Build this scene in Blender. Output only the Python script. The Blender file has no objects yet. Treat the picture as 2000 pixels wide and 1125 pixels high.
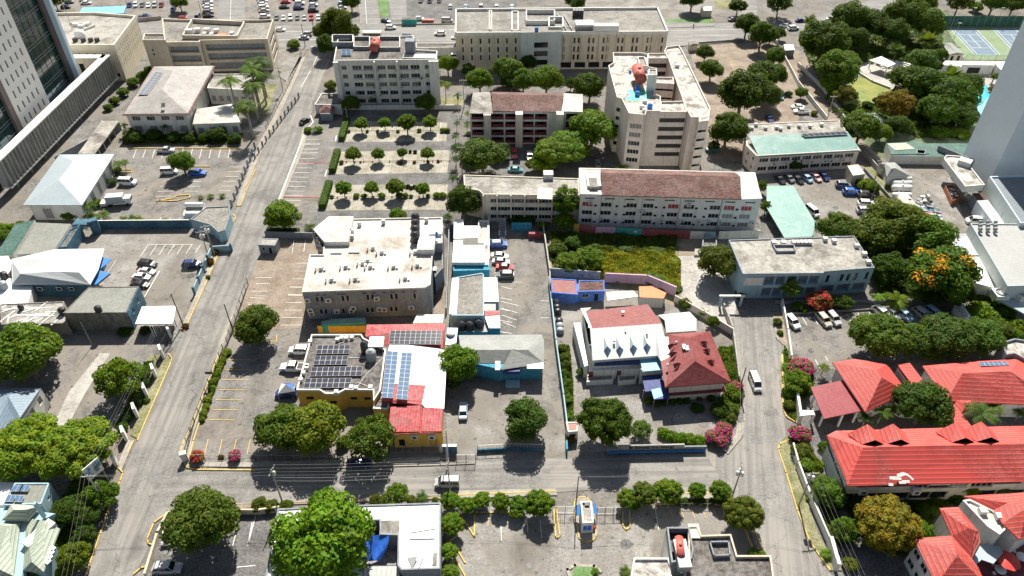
import bpy,math,random
from mathutils import Vector,Matrix
R=math.radians
sc=bpy.context.scene
FPX,TH,CH=1440.0,R(40.3),115.0
cd=bpy.data.cameras.new('camera');cam=bpy.data.objects.new('camera',cd)
sc.collection.objects.link(cam);sc.camera=cam
cam.location=(0,0,CH);cam.rotation_euler=(R(90)-TH,0,0)
cd.sensor_width=36;cd.lens=FPX/2000*36;cd.clip_start=1;cd.clip_end=3000
SUN_EL,SUN_AZ=47.0,5.0
w=bpy.data.worlds.new('World');sc.world=w;w.use_nodes=True
nt=w.node_tree;sk=nt.nodes.new('ShaderNodeTexSky');sk.sky_type='NISHITA'
sk.sun_disc=False;sk.sun_elevation=R(SUN_EL);sk.sun_rotation=R(SUN_AZ)
hs=nt.nodes.new('ShaderNodeHueSaturation');hs.inputs['Saturation'].default_value=.7
nt.links.new(sk.outputs[0],hs.inputs['Color']);nt.links.new(hs.outputs[0],nt.nodes['Background'].inputs[0])
nt.nodes['Background'].inputs[1].default_value=0.05
sd=bpy.data.lights.new('sun','SUN');so=bpy.data.objects.new('sun',sd);sc.collection.objects.link(so)
sd.energy=5.0;sd.angle=R(0.5);sd.color=(1,.94,.84)
so.rotation_euler=(R(90-SUN_EL),0,R(180-SUN_AZ));so.location=(0,0,300)
so.rotation_euler=Vector((-math.sin(R(SUN_AZ))*math.cos(R(SUN_EL)),-math.cos(R(SUN_AZ))*math.cos(R(SUN_EL)),-math.sin(R(SUN_EL)))).to_track_quat('-Z','Y').to_euler()
sc.view_settings.view_transform='Standard';sc.view_settings.look='None'
sc.view_settings.gamma=1;sc.view_settings.exposure=1.0
rnd=random.Random(7)
col=sc.collection
def G(x,y,h=0.0):
 dx=(x-1000)/FPX;dy=(y-562.5)/FPX
 t=(CH-h)/(math.sin(TH)+dy*math.cos(TH))
 return Vector((dx*t,(math.cos(TH)-dy*math.sin(TH))*t,h))
def ppm(x,y,h=0.0):
 dy=(y-562.5)/FPX
 return FPX*(math.sin(TH)+dy*math.cos(TH))/(CH-h)
OX,OY,OS=0,0,3.75
def tile(c,r):
 global OX,OY,OS
 OX=500*c;OY=(0,280,560,825)[r];OS=3.75
def zone(x,y,s):
 global OX,OY,OS
 OX,OY,OS=x,y,s
def px(X,Y):return(OX+X/OS,OY+Y/OS)
def p(X,Y,h=0.0):
 a=px(X,Y);return G(a[0],a[1],h)
def pl(pts,h=0.0):return[p(*(q if len(q)==3 else(q[0],q[1],h)))for q in pts]
def srgb(c):
 if isinstance(c,(int,float)):c=(c,c,c)
 return tuple(c)+(1,)
class N:
 def __init__(s,name):
  s.m=bpy.data.materials.new(name);s.m.use_nodes=True;s.t=s.m.node_tree;s.n=s.t.nodes
  s.b=s.n['Principled BSDF']
 def new(s,t,**k):
  n=s.n.new(t)
  for a,v in k.items():setattr(n,a,v)
  return n
 def link(s,a,b):s.t.links.new(a,b)
 def noise(s,scale,vec,detail=3,rough=.6,dist=0):
  n=s.new('ShaderNodeTexNoise');n.inputs['Scale'].default_value=scale;n.inputs['Detail'].default_value=detail
  n.inputs['Roughness'].default_value=rough;n.inputs['Distortion'].default_value=dist
  s.link(vec,n.inputs['Vector']);return n.outputs[0]
 def ramp(s,v,a,b,ca=(0,0,0,1),cb=(1,1,1,1)):
  r=s.new('ShaderNodeValToRGB');e=r.color_ramp.elements
  e[0].position=a;e[1].position=b;e[0].color=ca;e[1].color=cb
  s.link(v,r.inputs[0]);return r.outputs[0]
 def mix(s,fac,a,b,mode='MIX'):
  m=s.new('ShaderNodeMix',data_type='RGBA',blend_type=mode)
  for i,v in((0,fac),(6,a),(7,b)):
   if hasattr(v,'links'):s.link(v,m.inputs[i])
   else:m.inputs[i].default_value=v if i==0 else srgb(v)if not(isinstance(v,tuple)and len(v)==4)else v
  return m.outputs[2]
 def math(s,op,a,b=0.0,c=None):
  m=s.new('ShaderNodeMath',operation=op)
  for i,v in enumerate((a,b,c)):
   if v is None:continue
   if hasattr(v,'links'):s.link(v,m.inputs[i])
   else:m.inputs[i].default_value=v
  return m.outputs[0]
MATS={}
def mk(name,c,rough=.8,var=.25,stain=None,stain_amt=.0,stain_scale=.12,stripe=None,metal=0,spec=.3,bump=0,objcol=False,spots=0,seam=None,grain=1.6,streak=0,var2=None,cracks=0,stretch=None,thr=(.5,.68)):
 k=N(name);tc=k.new('ShaderNodeTexCoord');ge=k.new('ShaderNodeNewGeometry');pos=ge.outputs['Position']
 base=srgb(c)
 if objcol:
  oi=k.new('ShaderNodeObjectInfo');base=k.mix(1.0,oi.outputs['Color'],(1,1,1,1),'MULTIPLY')
 n1=k.noise(.22,pos,4,.65)
 n2=k.noise(grain,pos,4,.7)
 f=k.math('ADD',k.math('MULTIPLY',n1,.4),k.math('MULTIPLY',n2,.6))
 out=k.mix(k.ramp(f,.40,.60),k.mix(var,base,(.0,.0,.0,1)),k.mix(var*.35,base,(1,1,1,1)))
 if var2:
  out=k.mix(k.ramp(k.noise(.07,pos,3,.55,.5),.45,.6),out,srgb(var2))
 if stretch:
  mp=k.new('ShaderNodeMapping');mp.vector_type='TEXTURE';mp.inputs['Rotation'].default_value=(0,0,stretch)
  mp.inputs['Scale'].default_value=(30,1.1,1);k.link(pos,mp.inputs[0])
  n=k.noise(1.0,mp.outputs[0],3,.6,.3)
  out=k.mix(k.ramp(n,.42,.62),out,k.mix(.32,out,(.02,.02,.02,1)))
 if streak:
  mp=k.new('ShaderNodeMapping');mp.inputs['Scale'].default_value=(1.3,1.3,.12);k.link(pos,mp.inputs[0])
  n=k.noise(1.1,mp.outputs[0],4,.7)
  out=k.mix(k.math('MULTIPLY',k.ramp(n,.5,.72),streak),out,(.06,.055,.05,1))
 if stain_amt:
  n=k.noise(stain_scale,pos,6,.72,.6)
  out=k.mix(k.math('MULTIPLY',k.ramp(n,*thr),stain_amt),out,srgb(stain))
 if cracks:
  mp=k.new('ShaderNodeMapping');k.link(pos,mp.inputs[0])
  dn=k.new('ShaderNodeTexNoise');dn.inputs['Scale'].default_value=.35;dn.inputs['Detail'].default_value=3
  k.link(pos,dn.inputs['Vector'])
  va=k.new('ShaderNodeVectorMath',operation='MULTIPLY_ADD');k.link(dn.outputs[1],va.inputs[0]);va.inputs[1].default_value=(5,5,0);k.link(pos,va.inputs[2])
  v=k.new('ShaderNodeTexVoronoi',feature='DISTANCE_TO_EDGE');v.inputs['Scale'].default_value=.11
  k.link(va.outputs[0],v.inputs['Vector'])
  ln=k.ramp(v.outputs[0],.0015,.006,(1,1,1,1),(0,0,0,1))
  out=k.mix(k.math('MULTIPLY',ln,cracks),out,(.035,.033,.03,1))
 if spots:
  n=k.noise(.9,pos,2,.4,.2)
  out=k.mix(k.math('MULTIPLY',k.ramp(n,.66,.72),spots),out,(.03,.028,.025,1))
  n=k.noise(.45,pos,5,.8,1.2)
  out=k.mix(k.math('MULTIPLY',k.ramp(n,.56,.66),spots*.6),out,(.30,.26,.20,1))
 if stripe or seam:
  sx=k.new('ShaderNodeSeparateXYZ');k.link(tc.outputs['UV'],sx.inputs[0])
 h=None
 if stripe:
  ax,per,dark,width=stripe
  s_=k.math('FRACT',k.math('DIVIDE',sx.outputs[0 if ax=='u' else 1],per))
  g=k.math('LESS_THAN',s_,width)
  sm=k.math('ABSOLUTE',k.math('SUBTRACT',s_,.5))
  out=k.mix(k.math('MULTIPLY',g,dark),out,(.01,.008,.008,1));h=sm
 if seam:
  ax,per,dark,width=seam
  s_=k.math('FRACT',k.math('DIVIDE',sx.outputs[0 if ax=='u' else 1],per))
  out=k.mix(k.math('MULTIPLY',k.math('LESS_THAN',s_,width),dark),out,(.02,.02,.02,1))
 k.link(out,k.b.inputs['Base Color'])if hasattr(out,'links')else None
 k.b.inputs['Roughness'].default_value=rough;k.b.inputs['Metallic'].default_value=metal
 k.b.inputs['Specular IOR Level'].default_value=spec
 if bump:
  bp=k.new('ShaderNodeBump');bp.inputs['Strength'].default_value=bump;bp.inputs['Distance'].default_value=.12
  k.link(h if h is not None else k.noise(2.5,pos,4,.7),bp.inputs['Height']);k.link(bp.outputs[0],k.b.inputs['Normal'])
 MATS[name]=k.m;return k.m
def glass(name,c,rough=.12,spec=.8):
 k=N(name);k.b.inputs['Base Color'].default_value=srgb(c);k.b.inputs['Roughness'].default_value=rough
 k.b.inputs['Specular IOR Level'].default_value=spec;MATS[name]=k.m
def leafmat(name,a,b,trans=.3,objcol=True):
 k=N(name);ge=k.new('ShaderNodeNewGeometry');oi=k.new('ShaderNodeObjectInfo')
 c=k.mix(ge.outputs['Random Per Island'],srgb(a),srgb(b))
 n=k.noise(.55,ge.outputs['Position'],2,.5)
 c=k.mix(k.ramp(n,.38,.66),c,k.mix(.45,c,(.13,.15,.01,1)))
 if objcol:c=k.mix(1.0,c,oi.outputs['Color'],'MULTIPLY')
 k.link(c,k.b.inputs['Base Color']);k.b.inputs['Roughness'].default_value=.65
 k.b.inputs['Specular IOR Level'].default_value=.15
 tr=k.new('ShaderNodeBsdfTranslucent');k.link(k.mix(.35,c,(.35,.5,.02,1)),tr.inputs[0])
 mx=k.new('ShaderNodeMixShader');mx.inputs[0].default_value=trans
 k.link(k.b.outputs[0],mx.inputs[1]);k.link(tr.outputs[0],mx.inputs[2]);k.link(mx.outputs[0],k.n['Material Output'].inputs[0])
 MATS[name]=k.m
mk('ground_mix',(0.111,0.105,0.096),.95,.4,(0.049,0.049,0.041),.6,.06,var2=(0.169,0.152,0.130),spots=.5)
mk('road_asphalt',(0.206,0.199,0.184),.9,.2,(0.093,0.090,0.086),.65,.10,cracks=.6,grain=3.0,stretch=1.60,var2=(0.251,0.237,0.218))
mk('road_right',(0.216,0.208,0.193),.9,.2,(0.093,0.090,0.086),.65,.10,cracks=.6,grain=3.0,stretch=1.37,var2=(0.260,0.245,0.224))
mk('road_patch',(.16,.155,.148),.9,.2,grain=3)
mk('road_cross',(0.215,0.206,0.191),.9,.2,(0.093,0.090,0.086),.65,.12,cracks=.6,grain=3.0,stretch=.02,var2=(0.260,0.245,0.224))
mk('road_far',(.22,.215,.205),.9,.15,(.10,.10,.10),.4,.08,grain=2.0,stretch=.01)
mk('asphalt_lot',(0.139,0.131,0.121),.92,.3,(0.062,0.059,0.054),.7,.1,cracks=.4,grain=2.6,var2=(0.203,0.184,0.161),spots=.6)
mk('asphalt_dark',(.082,.08,.078),.92,.3,(.13,.12,.11),.5,.1,cracks=.4,grain=2.6,spots=.4)
mk('asphalt_brown',(0.220,0.168,0.120),.92,.3,(0.107,0.091,0.075),.5,.15,grain=2.6,spots=.4)
mk('concrete_lot',(0.226,0.214,0.196),.92,.28,(0.103,0.093,0.081),.75,.12,cracks=.4,grain=2.4,var2=(0.175,0.162,0.142),spots=.6)
mk('concrete_pale',(0.368,0.352,0.324),.9,.25,(0.172,0.161,0.145),.6,.15,cracks=.4,spots=.4)
mk('pavers_beige',(0.323,0.295,0.231),.95,.4,(0.148,0.148,0.084),.8,.35,seam=('u',2.4,.35,.05),grain=3.5,spots=.4)
mk('dirt',(0.249,0.193,0.137),.98,.3,(0.128,0.128,0.064),.6,.2,var2=(0.270,0.222,0.158))
mk('dry_grass',(.17,.16,.045),.98,.4,(.07,.10,.02),.8,.25,grain=3)
mk('lawn',(.15,.20,.022),.98,.3,(.30,.26,.07),.7,.10,grain=3,thr=(.45,.62))
mk('grass_green',(.045,.09,.014),.98,.4,(.10,.085,.04),.7,.2,grain=4)
mk('bright_grass',(.07,.17,.02),.98,.3,grain=4)
mk('sidewalk',(0.295,0.271,0.231),.9,.2,(0.242,0.202,0.154),.5,.3)
mk('white_paint',(.75,.74,.70),.7,.15,(.3,.29,.27),.5,.8)
mk('yellow_paint',(.68,.44,.05),.7,.15,(.35,.28,.15),.5,.8)
mk('yellow_kerb',(.62,.42,.07),.8,.25,(.3,.26,.18),.6,.5)
mk('red_paint',(.35,.05,.04),.8,.2)
mk('plaster_white',(.70,.69,.64),.85,.12,streak=.35)
mk('plaster_cream',(.66,.60,.47),.85,.12,streak=.3)
mk('plaster_beige',(.54,.47,.36),.85,.14,streak=.35)
mk('plaster_grey',(.22,.245,.27),.88,.2,streak=.3)
mk('plaster_pink',(.68,.60,.53),.85,.14,streak=.35)
mk('plaster_mint',(.60,.66,.63),.85,.12,streak=.3)
mk('blockwork',(.20,.18,.155),.95,.3,streak=.5,seam=('v',.4,.4,.1))
mk('wall_blue',(.025,.115,.175),.8,.2,streak=.3)
mk('wall_cyan',(.015,.25,.38),.8,.2,streak=.25)
mk('wall_paleblue',(.29,.44,.50),.8,.15,streak=.25)
mk('wall_yellow',(.74,.43,.06),.85,.15,streak=.3)
mk('wall_royal',(.05,.16,.55),.8,.2,streak=.3)
mk('wall_pink',(.60,.38,.50),.85,.15,streak=.3)
mk('wall_teal',(.03,.33,.28),.85,.15,streak=.2)
mk('wall_maroon',(.30,.06,.06),.85,.2,streak=.2)
mk('tower_panel',(.60,.60,.58),.7,.06,seam=('v',1.9,.18,.03))
mk('tower_brown',(.13,.105,.095),.7,.1)
mk('tower_frame',(.55,.70,.78),.5,.05)
mk('tower_smooth',(.76,.83,.86),.6,.06)
mk('tower_smooth_light',(.42,.45,.46),.6,.06)
mk('roof_white',(.50,.48,.44),.75,.25,(.20,.155,.11),.85,.13,seam=('v',3.0,.35,.02),grain=2.5,spots=.15)
mk('roof_bright',(.84,.84,.83),.6,.08,(.5,.47,.42),.35,.3,seam=('u',1.1,.12,.04))
mk('roof_grey',(.20,.19,.165),.9,.3,(.07,.065,.06),.7,.13,spots=.3)
mk('roof_dark',(.07,.06,.053),.92,.35,(.24,.215,.18),.6,.14,spots=.4)
mk('roof_stained',(.30,.285,.25),.9,.35,(.06,.052,.044),.85,.13,seam=('v',1.8,.3,.03))
mk('roof_patchy',(.52,.49,.44),.9,.4,(.11,.10,.09),.85,.22,thr=(.48,.6),grain=3,spots=.3)
mk('roof_sheet_grey',(.20,.21,.185),.75,.15,(.2,.2,.18),.4,.1,stripe=('u',.9,.25,.08))
mk('roof_metal_white',(.46,.49,.49),.45,.08,(.5,.5,.48),.3,.1,stripe=('v',.75,.22,.1))
mk('roof_metal_ribs',(.35,.36,.35),.5,.1,(.4,.4,.38),.4,.1,stripe=('u',.8,.3,.12))
mk('roof_metal_plain',(.33,.40,.43),.45,.08,(.45,.47,.48),.3,.08,stripe=('u',1.1,.16,.05))
mk('roof_villa',(.30,.285,.27),.7,.2,(.18,.17,.15),.5,.15,stripe=('v',1.0,.15,.08))
mk('roof_teal',(.15,.30,.27),.5,.15,(.40,.48,.44),.6,.12,stripe=('u',1.0,.15,.08))
mk('roof_green',(.015,.085,.065),.6,.2,stripe=('u',.8,.3,.12))
mk('roof_palegreen',(.37,.42,.34),.6,.12,stripe=('v',.7,.5,.22),bump=.5)
mk('roof_red',(.54,.062,.045),.6,.22,(.34,.04,.04),.45,.25,grain=2.5,var2=(.62,.085,.07),stripe=('v',.8,.62,.34),bump=.8)
mk('roof_redtile',(.46,.045,.055),.65,.3,(.26,.16,.14),.85,.55,stripe=('u',.55,.45,.2),bump=.5)
mk('roof_maroon',(.175,.026,.024),.6,.12,(.30,.06,.05),.4,.3,stripe=('v',.8,.3,.06))
mk('roof_darkred',(.22,.02,.03),.45,.08,stripe=('u',.8,.22,.1))
mk('roof_brown',(.135,.045,.03),.85,.3,(.05,.045,.035),.7,.3,stripe=('v',.55,.6,.25),bump=.6)
mk('roof_shingle',(.26,.27,.255),.85,.15,(.22,.22,.21),.5,.3,stripe=('v',.8,.2,.1))
mk('roof_bluegrey',(.16,.22,.28),.5,.1,stripe=('u',.8,.4,.15),bump=.3)
mk('roof_slate',(.17,.20,.22),.6,.1,stripe=('u',.9,.35,.1))
mk('tarp_blue',(.01,.13,.62),.35,.15,spec=.6)
mk('awning_navy',(.01,.03,.16),.6,.1)
mk('awning_sky',(.16,.42,.56),.5,.1,stripe=('u',.8,.15,.08))
mk('awning_blue',(.03,.17,.45),.6,.1)
mk('pool_water',(.05,.42,.50),.08,.1,spec=.9)
mk('court_blue',(.12,.18,.24),.85,.12,(.2,.25,.3),.4,.2)
mk('court_green',(.17,.24,.13),.9,.15)
mk('net_green',(.01,.10,.06),.9,.2)
mk('paint_green',(.05,.50,.36),.7,.2,(.66,.62,.57),.8,.35)
mk('steel',(.34,.35,.35),.5,.1,metal=.2)
mk('dark_metal',(.03,.03,.03),.5,.1)
mk('white_metal',(.74,.74,.72),.45,.08)
mk('ac_body',(.66,.65,.61),.6,.1)
mk('wood_pole',(.16,.13,.10),.9,.3)
mk('pole_grey',(.36,.34,.31),.9,.2)
mk('bark',(.13,.10,.07),.95,.3)
mk('bark_pale',(.33,.30,.25),.95,.2)
mk('tank_black',(.015,.015,.017),.4,.1,spec=.5)
mk('tank_red',(.42,.06,.03),.55,.25,(.2,.04,.03),.5,.5)
mk('tank_blue',(.02,.20,.62),.35,.1)
mk('tank_grey',(.30,.33,.35),.4,.1)
mk('skip_orange',(.40,.11,.03),.7,.3)
mk('yellow_obj',(.60,.45,.06),.6,.2)
mk('junk',(.35,.30,.28),.9,.5,(.05,.2,.35),.7,.9)
mk('maroon_paint',(.15,.02,.03),.7,.15)
mk('wire_grey',(.16,.16,.155),.6,.1)
mk('red_obj',(.6,.05,.04),.5,.1)
mk('orange_obj',(.85,.16,.03),.6,.1)
mk('mesh_fence',(.32,.33,.32),.6,.1)
mk('car_paint',(.5,.5,.5),.28,.03,objcol=True,spec=.6)
mk('car_black',(.02,.02,.02),.5,.05)
mk('tyre',(.02,.02,.02),.85,.1)
mk('head_lamp',(.75,.77,.8),.15,.02);mk('tail_lamp',(.45,.02,.02),.2,.02)
glass('glass_dark',(.012,.016,.02));glass('glass_car',(.01,.013,.016),.08)
glass('glass_green',(.01,.045,.04),.1,1.0);glass('pv_cell',(.035,.04,.06),.2,.6);glass('pv_grey',(.16,.18,.22),.3,.5);glass('pv_blue',(.085,.15,.25),.12,.9)
glass('glass_blue',(.05,.10,.16),.1,1.0)
mk('curtain_red',(.38,.03,.03),.8,.2);mk('louvre',(.30,.29,.27),.7,.2,seam=('v',.3,.5,.3))
mk('screen_fin',(.40,.39,.36),.75,.15,streak=.6)
leafmat('leaf',(.022,.058,.004),(.085,.165,.010))
leafmat('leaf_flower_pink',(.55,.005,.20),(.85,.015,.36),.3,False)
leafmat('leaf_flower_red',(.55,.01,.05),(.8,.03,.10),.3,False)
leafmat('leaf_flower_orange',(.8,.22,.01),(.9,.4,.02),.3,False)
leafmat('leaf_maroon',(.12,.02,.02),(.2,.04,.03),.2,False)
class MB:
 def __init__(s):s.v=[];s.f=[];s.m=[];s.mats=[];s.smooth=[]
 def mi(s,m):
  if m not in s.mats:s.mats.append(m)
  return s.mats.index(m)
 def poly(s,pts,m,smooth=False):
  i=len(s.v);s.v+=[Vector(q)for q in pts];s.f.append(list(range(i,i+len(pts))));s.m.append(s.mi(m));s.smooth.append(smooth)
 def prism(s,pts,z0,z1,m,mtop=None,bottom=False,top=True):
  pts=[Vector((q[0],q[1],0))for q in pts]
  a=sum(pts[i].x*pts[(i+1)%len(pts)].y-pts[(i+1)%len(pts)].x*pts[i].y for i in range(len(pts)))
  if a<0:pts=pts[::-1]
  n=len(pts);T=[Vector((q.x,q.y,z1))for q in pts];B=[Vector((q.x,q.y,z0))for q in pts]
  for i in range(n):s.poly([B[i],B[(i+1)%n],T[(i+1)%n],T[i]],m)
  if top:s.poly(T,mtop or m)
  if bottom:s.poly(B[::-1],m)
 def box(s,c,d,m,rz=0.0,mtop=None,tilt=0.0):
  M=Matrix.Translation(Vector(c))@Matrix.Rotation(rz,4,'Z')@Matrix.Rotation(tilt,4,'X')
  x,y,z=d[0]/2,d[1]/2,d[2]
  P=[M@Vector(q)for q in((-x,-y,0),(x,-y,0),(x,y,0),(-x,y,0),(-x,-y,z),(x,-y,z),(x,y,z),(-x,y,z))]
  for f in((0,3,2,1),(0,1,5,4),(1,2,6,5),(2,3,7,6),(3,0,4,7)):s.poly([P[i]for i in f],m)
  s.poly([P[4],P[5],P[6],P[7]],mtop or m)
 def tube(s,a,b,r0,r1,m,n=8,cap=True,smooth=True):
  a,b=Vector(a),Vector(b);d=(b-a).normalized()
  u=d.orthogonal().normalized();v=d.cross(u)
  A=[a+(u*math.cos(2*math.pi*i/n)+v*math.sin(2*math.pi*i/n))*r0 for i in range(n)]
  B=[b+(u*math.cos(2*math.pi*i/n)+v*math.sin(2*math.pi*i/n))*r1 for i in range(n)]
  i0=len(s.v);s.v+=A+B
  for i in range(n):
   j=(i+1)%n;s.f.append([i0+i,i0+j,i0+n+j,i0+n+i]);s.m.append(s.mi(m));s.smooth.append(smooth)
  if cap:s.poly(B,m);s.poly(A[::-1],m)
 def lathe(s,c,prof,m,n=14,axis=None):
  c=Vector(c);M=Matrix.Translation(c)@(axis.to_matrix().to_4x4()if axis else Matrix.Identity(4));i0=len(s.v)
  for r,z in prof:
   for i in range(n):s.v.append(M@Vector((r*math.cos(2*math.pi*i/n),r*math.sin(2*math.pi*i/n),z)))
  for k in range(len(prof)-1):
   for i in range(n):
    j=(i+1)%n;s.f.append([i0+k*n+i,i0+k*n+j,i0+(k+1)*n+j,i0+(k+1)*n+i]);s.m.append(s.mi(m));s.smooth.append(True)
 def mesh(s,name,off=Vector((0,0,0))):
  me=bpy.data.meshes.new(name);me.from_pydata([q-off for q in s.v],[],s.f)
  for m in s.mats:me.materials.append(MATS[m])
  me.polygons.foreach_set('material_index',s.m);me.polygons.foreach_set('use_smooth',s.smooth);me.update()
  uv=me.uv_layers.new(name='UVMap');Z=Vector((0,0,1))
  for f in me.polygons:
   n=f.normal
   if abs(n.z)>.98:u,v=UVX
   else:u=Z.cross(n).normalized();v=n.cross(u)
   for li in f.loop_indices:
    q=me.vertices[me.loops[li].vertex_index].co;uv.data[li].uv=(q.dot(u),q.dot(v))
  return me
 def build(s,name,parent=None):
  off=Vector(parent['_loc'])if parent is not None and '_loc' in parent else Vector((0,0,0))
  o=bpy.data.objects.new(name,s.mesh(name,off));col.objects.link(o)
  if parent is not None:o.parent=parent;o['_loc']=off
  return o
UVX=(Vector((1,0,0)),Vector((0,1,0)))
def tag(o,label=None,cat=None,group=None,kind=None):
 if label:o['label']=label
 if cat:o['category']=cat
 if group:o['group']=group
 if kind:o['kind']=kind
 return o
def root(name,loc,label,cat,group=None):
 o=bpy.data.objects.new(name,None);col.objects.link(o);o.location=loc;o['_loc']=Vector(loc);o.empty_display_size=.5
 return tag(o,label,cat,group)
def solo(mb,name,label,cat,group=None):
 c=sum(mb.v,Vector())/len(mb.v);c.z=min(q.z for q in mb.v)
 o=bpy.data.objects.new(name,mb.mesh(name,c));col.objects.link(o);o.location=c
 return tag(o,label,cat,group)
def structure(mb,name):o=mb.build(name);o['kind']='structure';return o
def copy_tree(o,parent=None):
 c=o.copy();col.objects.link(c)
 if parent is not None:c.parent=parent
 for ch in o.children:copy_tree(ch,c)
 return c
def centroid(P):return sum(P,Vector((0,0,0)))/len(P)
WM={}
def wmesh(kind,w,h):
 key=(kind,round(w,1),round(h,1))
 if key in WM:return WM[key]
 b=MB();fr,gl={'win':('white_metal','glass_dark'),'dark':(None,'glass_dark'),'red':('white_metal','curtain_red'),'louv':('white_metal','louvre'),'green':(None,'glass_green'),'blue':('white_metal','glass_blue'),'brown':('tower_brown','glass_dark'),'royal':('white_metal','tarp_blue'),'maroon':(None,'maroon_paint'),'door':('white_metal','louvre')}[kind]
 b.poly([(-w/2,-.02,0),(w/2,-.02,0),(w/2,-.02,h),(-w/2,-.02,h)],gl)
 if fr:
  t=.09
  for x0,x1,z0,z1 in((-w/2,-w/2+t,0,h),(w/2-t,w/2,0,h),(-w/2+t,w/2-t,0,t),(-w/2+t,w/2-t,h-t,h)):
   b.box(((x0+x1)/2,-.06,z0),(x1-x0,.07,z1-z0),fr)
  k=max(0,int(round(w/.95))-1)
  for i in range(k):
   x=-w/2+w*(i+1)/(k+1);b.box((x,-.055,t),(.06,.05,h-2*t),fr)
 WM[key]=b.mesh('window');return WM[key]
def pane_split(kind,w,h):
 key=(kind,round(w,1),round(h,1),'p')
 if key in WM:return WM[key]
 me=wmesh(kind,w,h);fr,gl=MB(),MB()
 for f in me.polygons:
  (gl if f.index==0 else fr).poly([me.vertices[i].co.copy()for i in f.vertices],me.materials[f.material_index].name)
 WM[key]=(fr.mesh('window')if fr.f else None,gl.mesh('pane'));return WM[key]
def facade(mb,rt,A,B,z0,z1,ops,mat,wallback=None,rail=None):
 """wall between A and B (A left, B right as seen from outside) with recessed openings.
    ops: (u centre m, sill z, w, h, depth, kind)"""
 A=Vector((A[0],A[1],0));B=Vector((B[0],B[1],0));L=(B-A).length;d=(B-A)/L;n=Vector((d.y,-d.x,0))
 ops=[o for o in ops if o[0]-o[2]/2>.02 and o[0]+o[2]/2<L-.02 and o[1]+o[3]<z1-.02 and o[1]>z0+.01]
 P=lambda u,z,dep=0:A+d*u-n*dep+Vector((0,0,z))
 us=sorted(set([0,L]+[round(o[0]-o[2]/2,3)for o in ops]+[round(o[0]+o[2]/2,3)for o in ops]))
 zs=sorted(set([z0,z1]+[round(o[1],3)for o in ops]+[round(o[1]+o[3],3)for o in ops]))
 for j in range(len(zs)-1):
  zc=(zs[j]+zs[j+1])/2;run=None
  for i in range(len(us)-1):
   uc=(us[i]+us[i+1])/2
   inside=any(abs(uc-o[0])<o[2]/2 and o[1]<zc<o[1]+o[3]for o in ops)
   if not inside and run is None:run=us[i]
   if inside and run is not None:
    mb.poly([P(run,zs[j]),P(us[i],zs[j]),P(us[i],zs[j+1]),P(run,zs[j+1])],mat);run=None
  if run is not None:mb.poly([P(run,zs[j]),P(L,zs[j]),P(L,zs[j+1]),P(run,zs[j+1])],mat)
 ang=math.atan2(d.y,d.x);off=Vector(rt['_loc'])
 for(uc,z,w_,h_,dep,kind)in ops:
  a,b,c,e=uc-w_/2,uc+w_/2,z,z+h_
  dd=1.3 if kind=='balc' else dep
  for q in(((a,c),(b,c)),((b,c),(b,e)),((b,e),(a,e)),((a,e),(a,c))):
   mb.poly([P(q[0][0],q[0][1]),P(q[0][0],q[0][1],dd),P(q[1][0],q[1][1],dd),P(q[1][0],q[1][1])],mat)
  if kind=='balc':
   mb.poly([P(a,c,dd),P(b,c,dd),P(b,e,dd),P(a,e,dd)],wallback or mat)
   k=max(1,int(w_/3.2))
   for i in range(k):
    uu=a+w_*(i+.5)/k;ww=min(1.6,w_/k*.6);me=wmesh('dark',ww,min(2.0,h_-.2));o=bpy.data.objects.new('balcony_door',me)
    col.objects.link(o);o.parent=rt;o.location=P(uu,z+.02,dd-.03)-off;o.rotation_euler.z=ang
   rb=MB();rm=rail or 'plaster_white'
   rb.box(P((a+b)/2,z,-.04),(w_+.1,.12,.95),rm,ang);rb.build('balcony_rail',rt)
  elif kind=='void':
   mb.poly([P(a,c,dd),P(b,c,dd),P(b,e,dd),P(a,e,dd)],wallback or 'car_black')  # default black back wall paints in the shade of an open recess
  else:
   f_,g_=pane_split(kind,w_,h_);o=bpy.data.objects.new('window',f_ or g_);col.objects.link(o)
   o.parent=rt;o.location=P(uc,z,dep)-off;o.rotation_euler.z=ang
   if f_:c_=bpy.data.objects.new('pane',g_);col.objects.link(c_);c_.parent=o
def expand(spec,L):
 out=[]
 for s in spec:
  if s[0]=='g':
   _,n,zs,w_,h_,kind=s[:6];m0,m1=(s[6],s[7])if len(s)>7 else(0,0);dep=s[8]if len(s)>8 else .22
   for i in range(n):
    u=m0+(L-m0-m1)*(i+.5)/n
    ww=min(w_,(L-m0-m1)/n-.25)if kind in('balc','void')else w_
    for z in zs:out.append((u,z,ww,h_,dep,kind))
  else:
   _,us,zs,w_,h_,kind=s[:6];dep=s[6]if len(s)>6 else .22
   for u in us:
    for z in zs:out.append((u*L,z,w_,h_,dep,kind))
 return out
def outward(A,B):
 d=B-A;n=Vector((d.y,-d.x,0));m=(A+B)/2
 return(A,B)if n.dot(Vector((0,0,0))-Vector((m.x,m.y,0)))>0 else(B,A)
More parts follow.
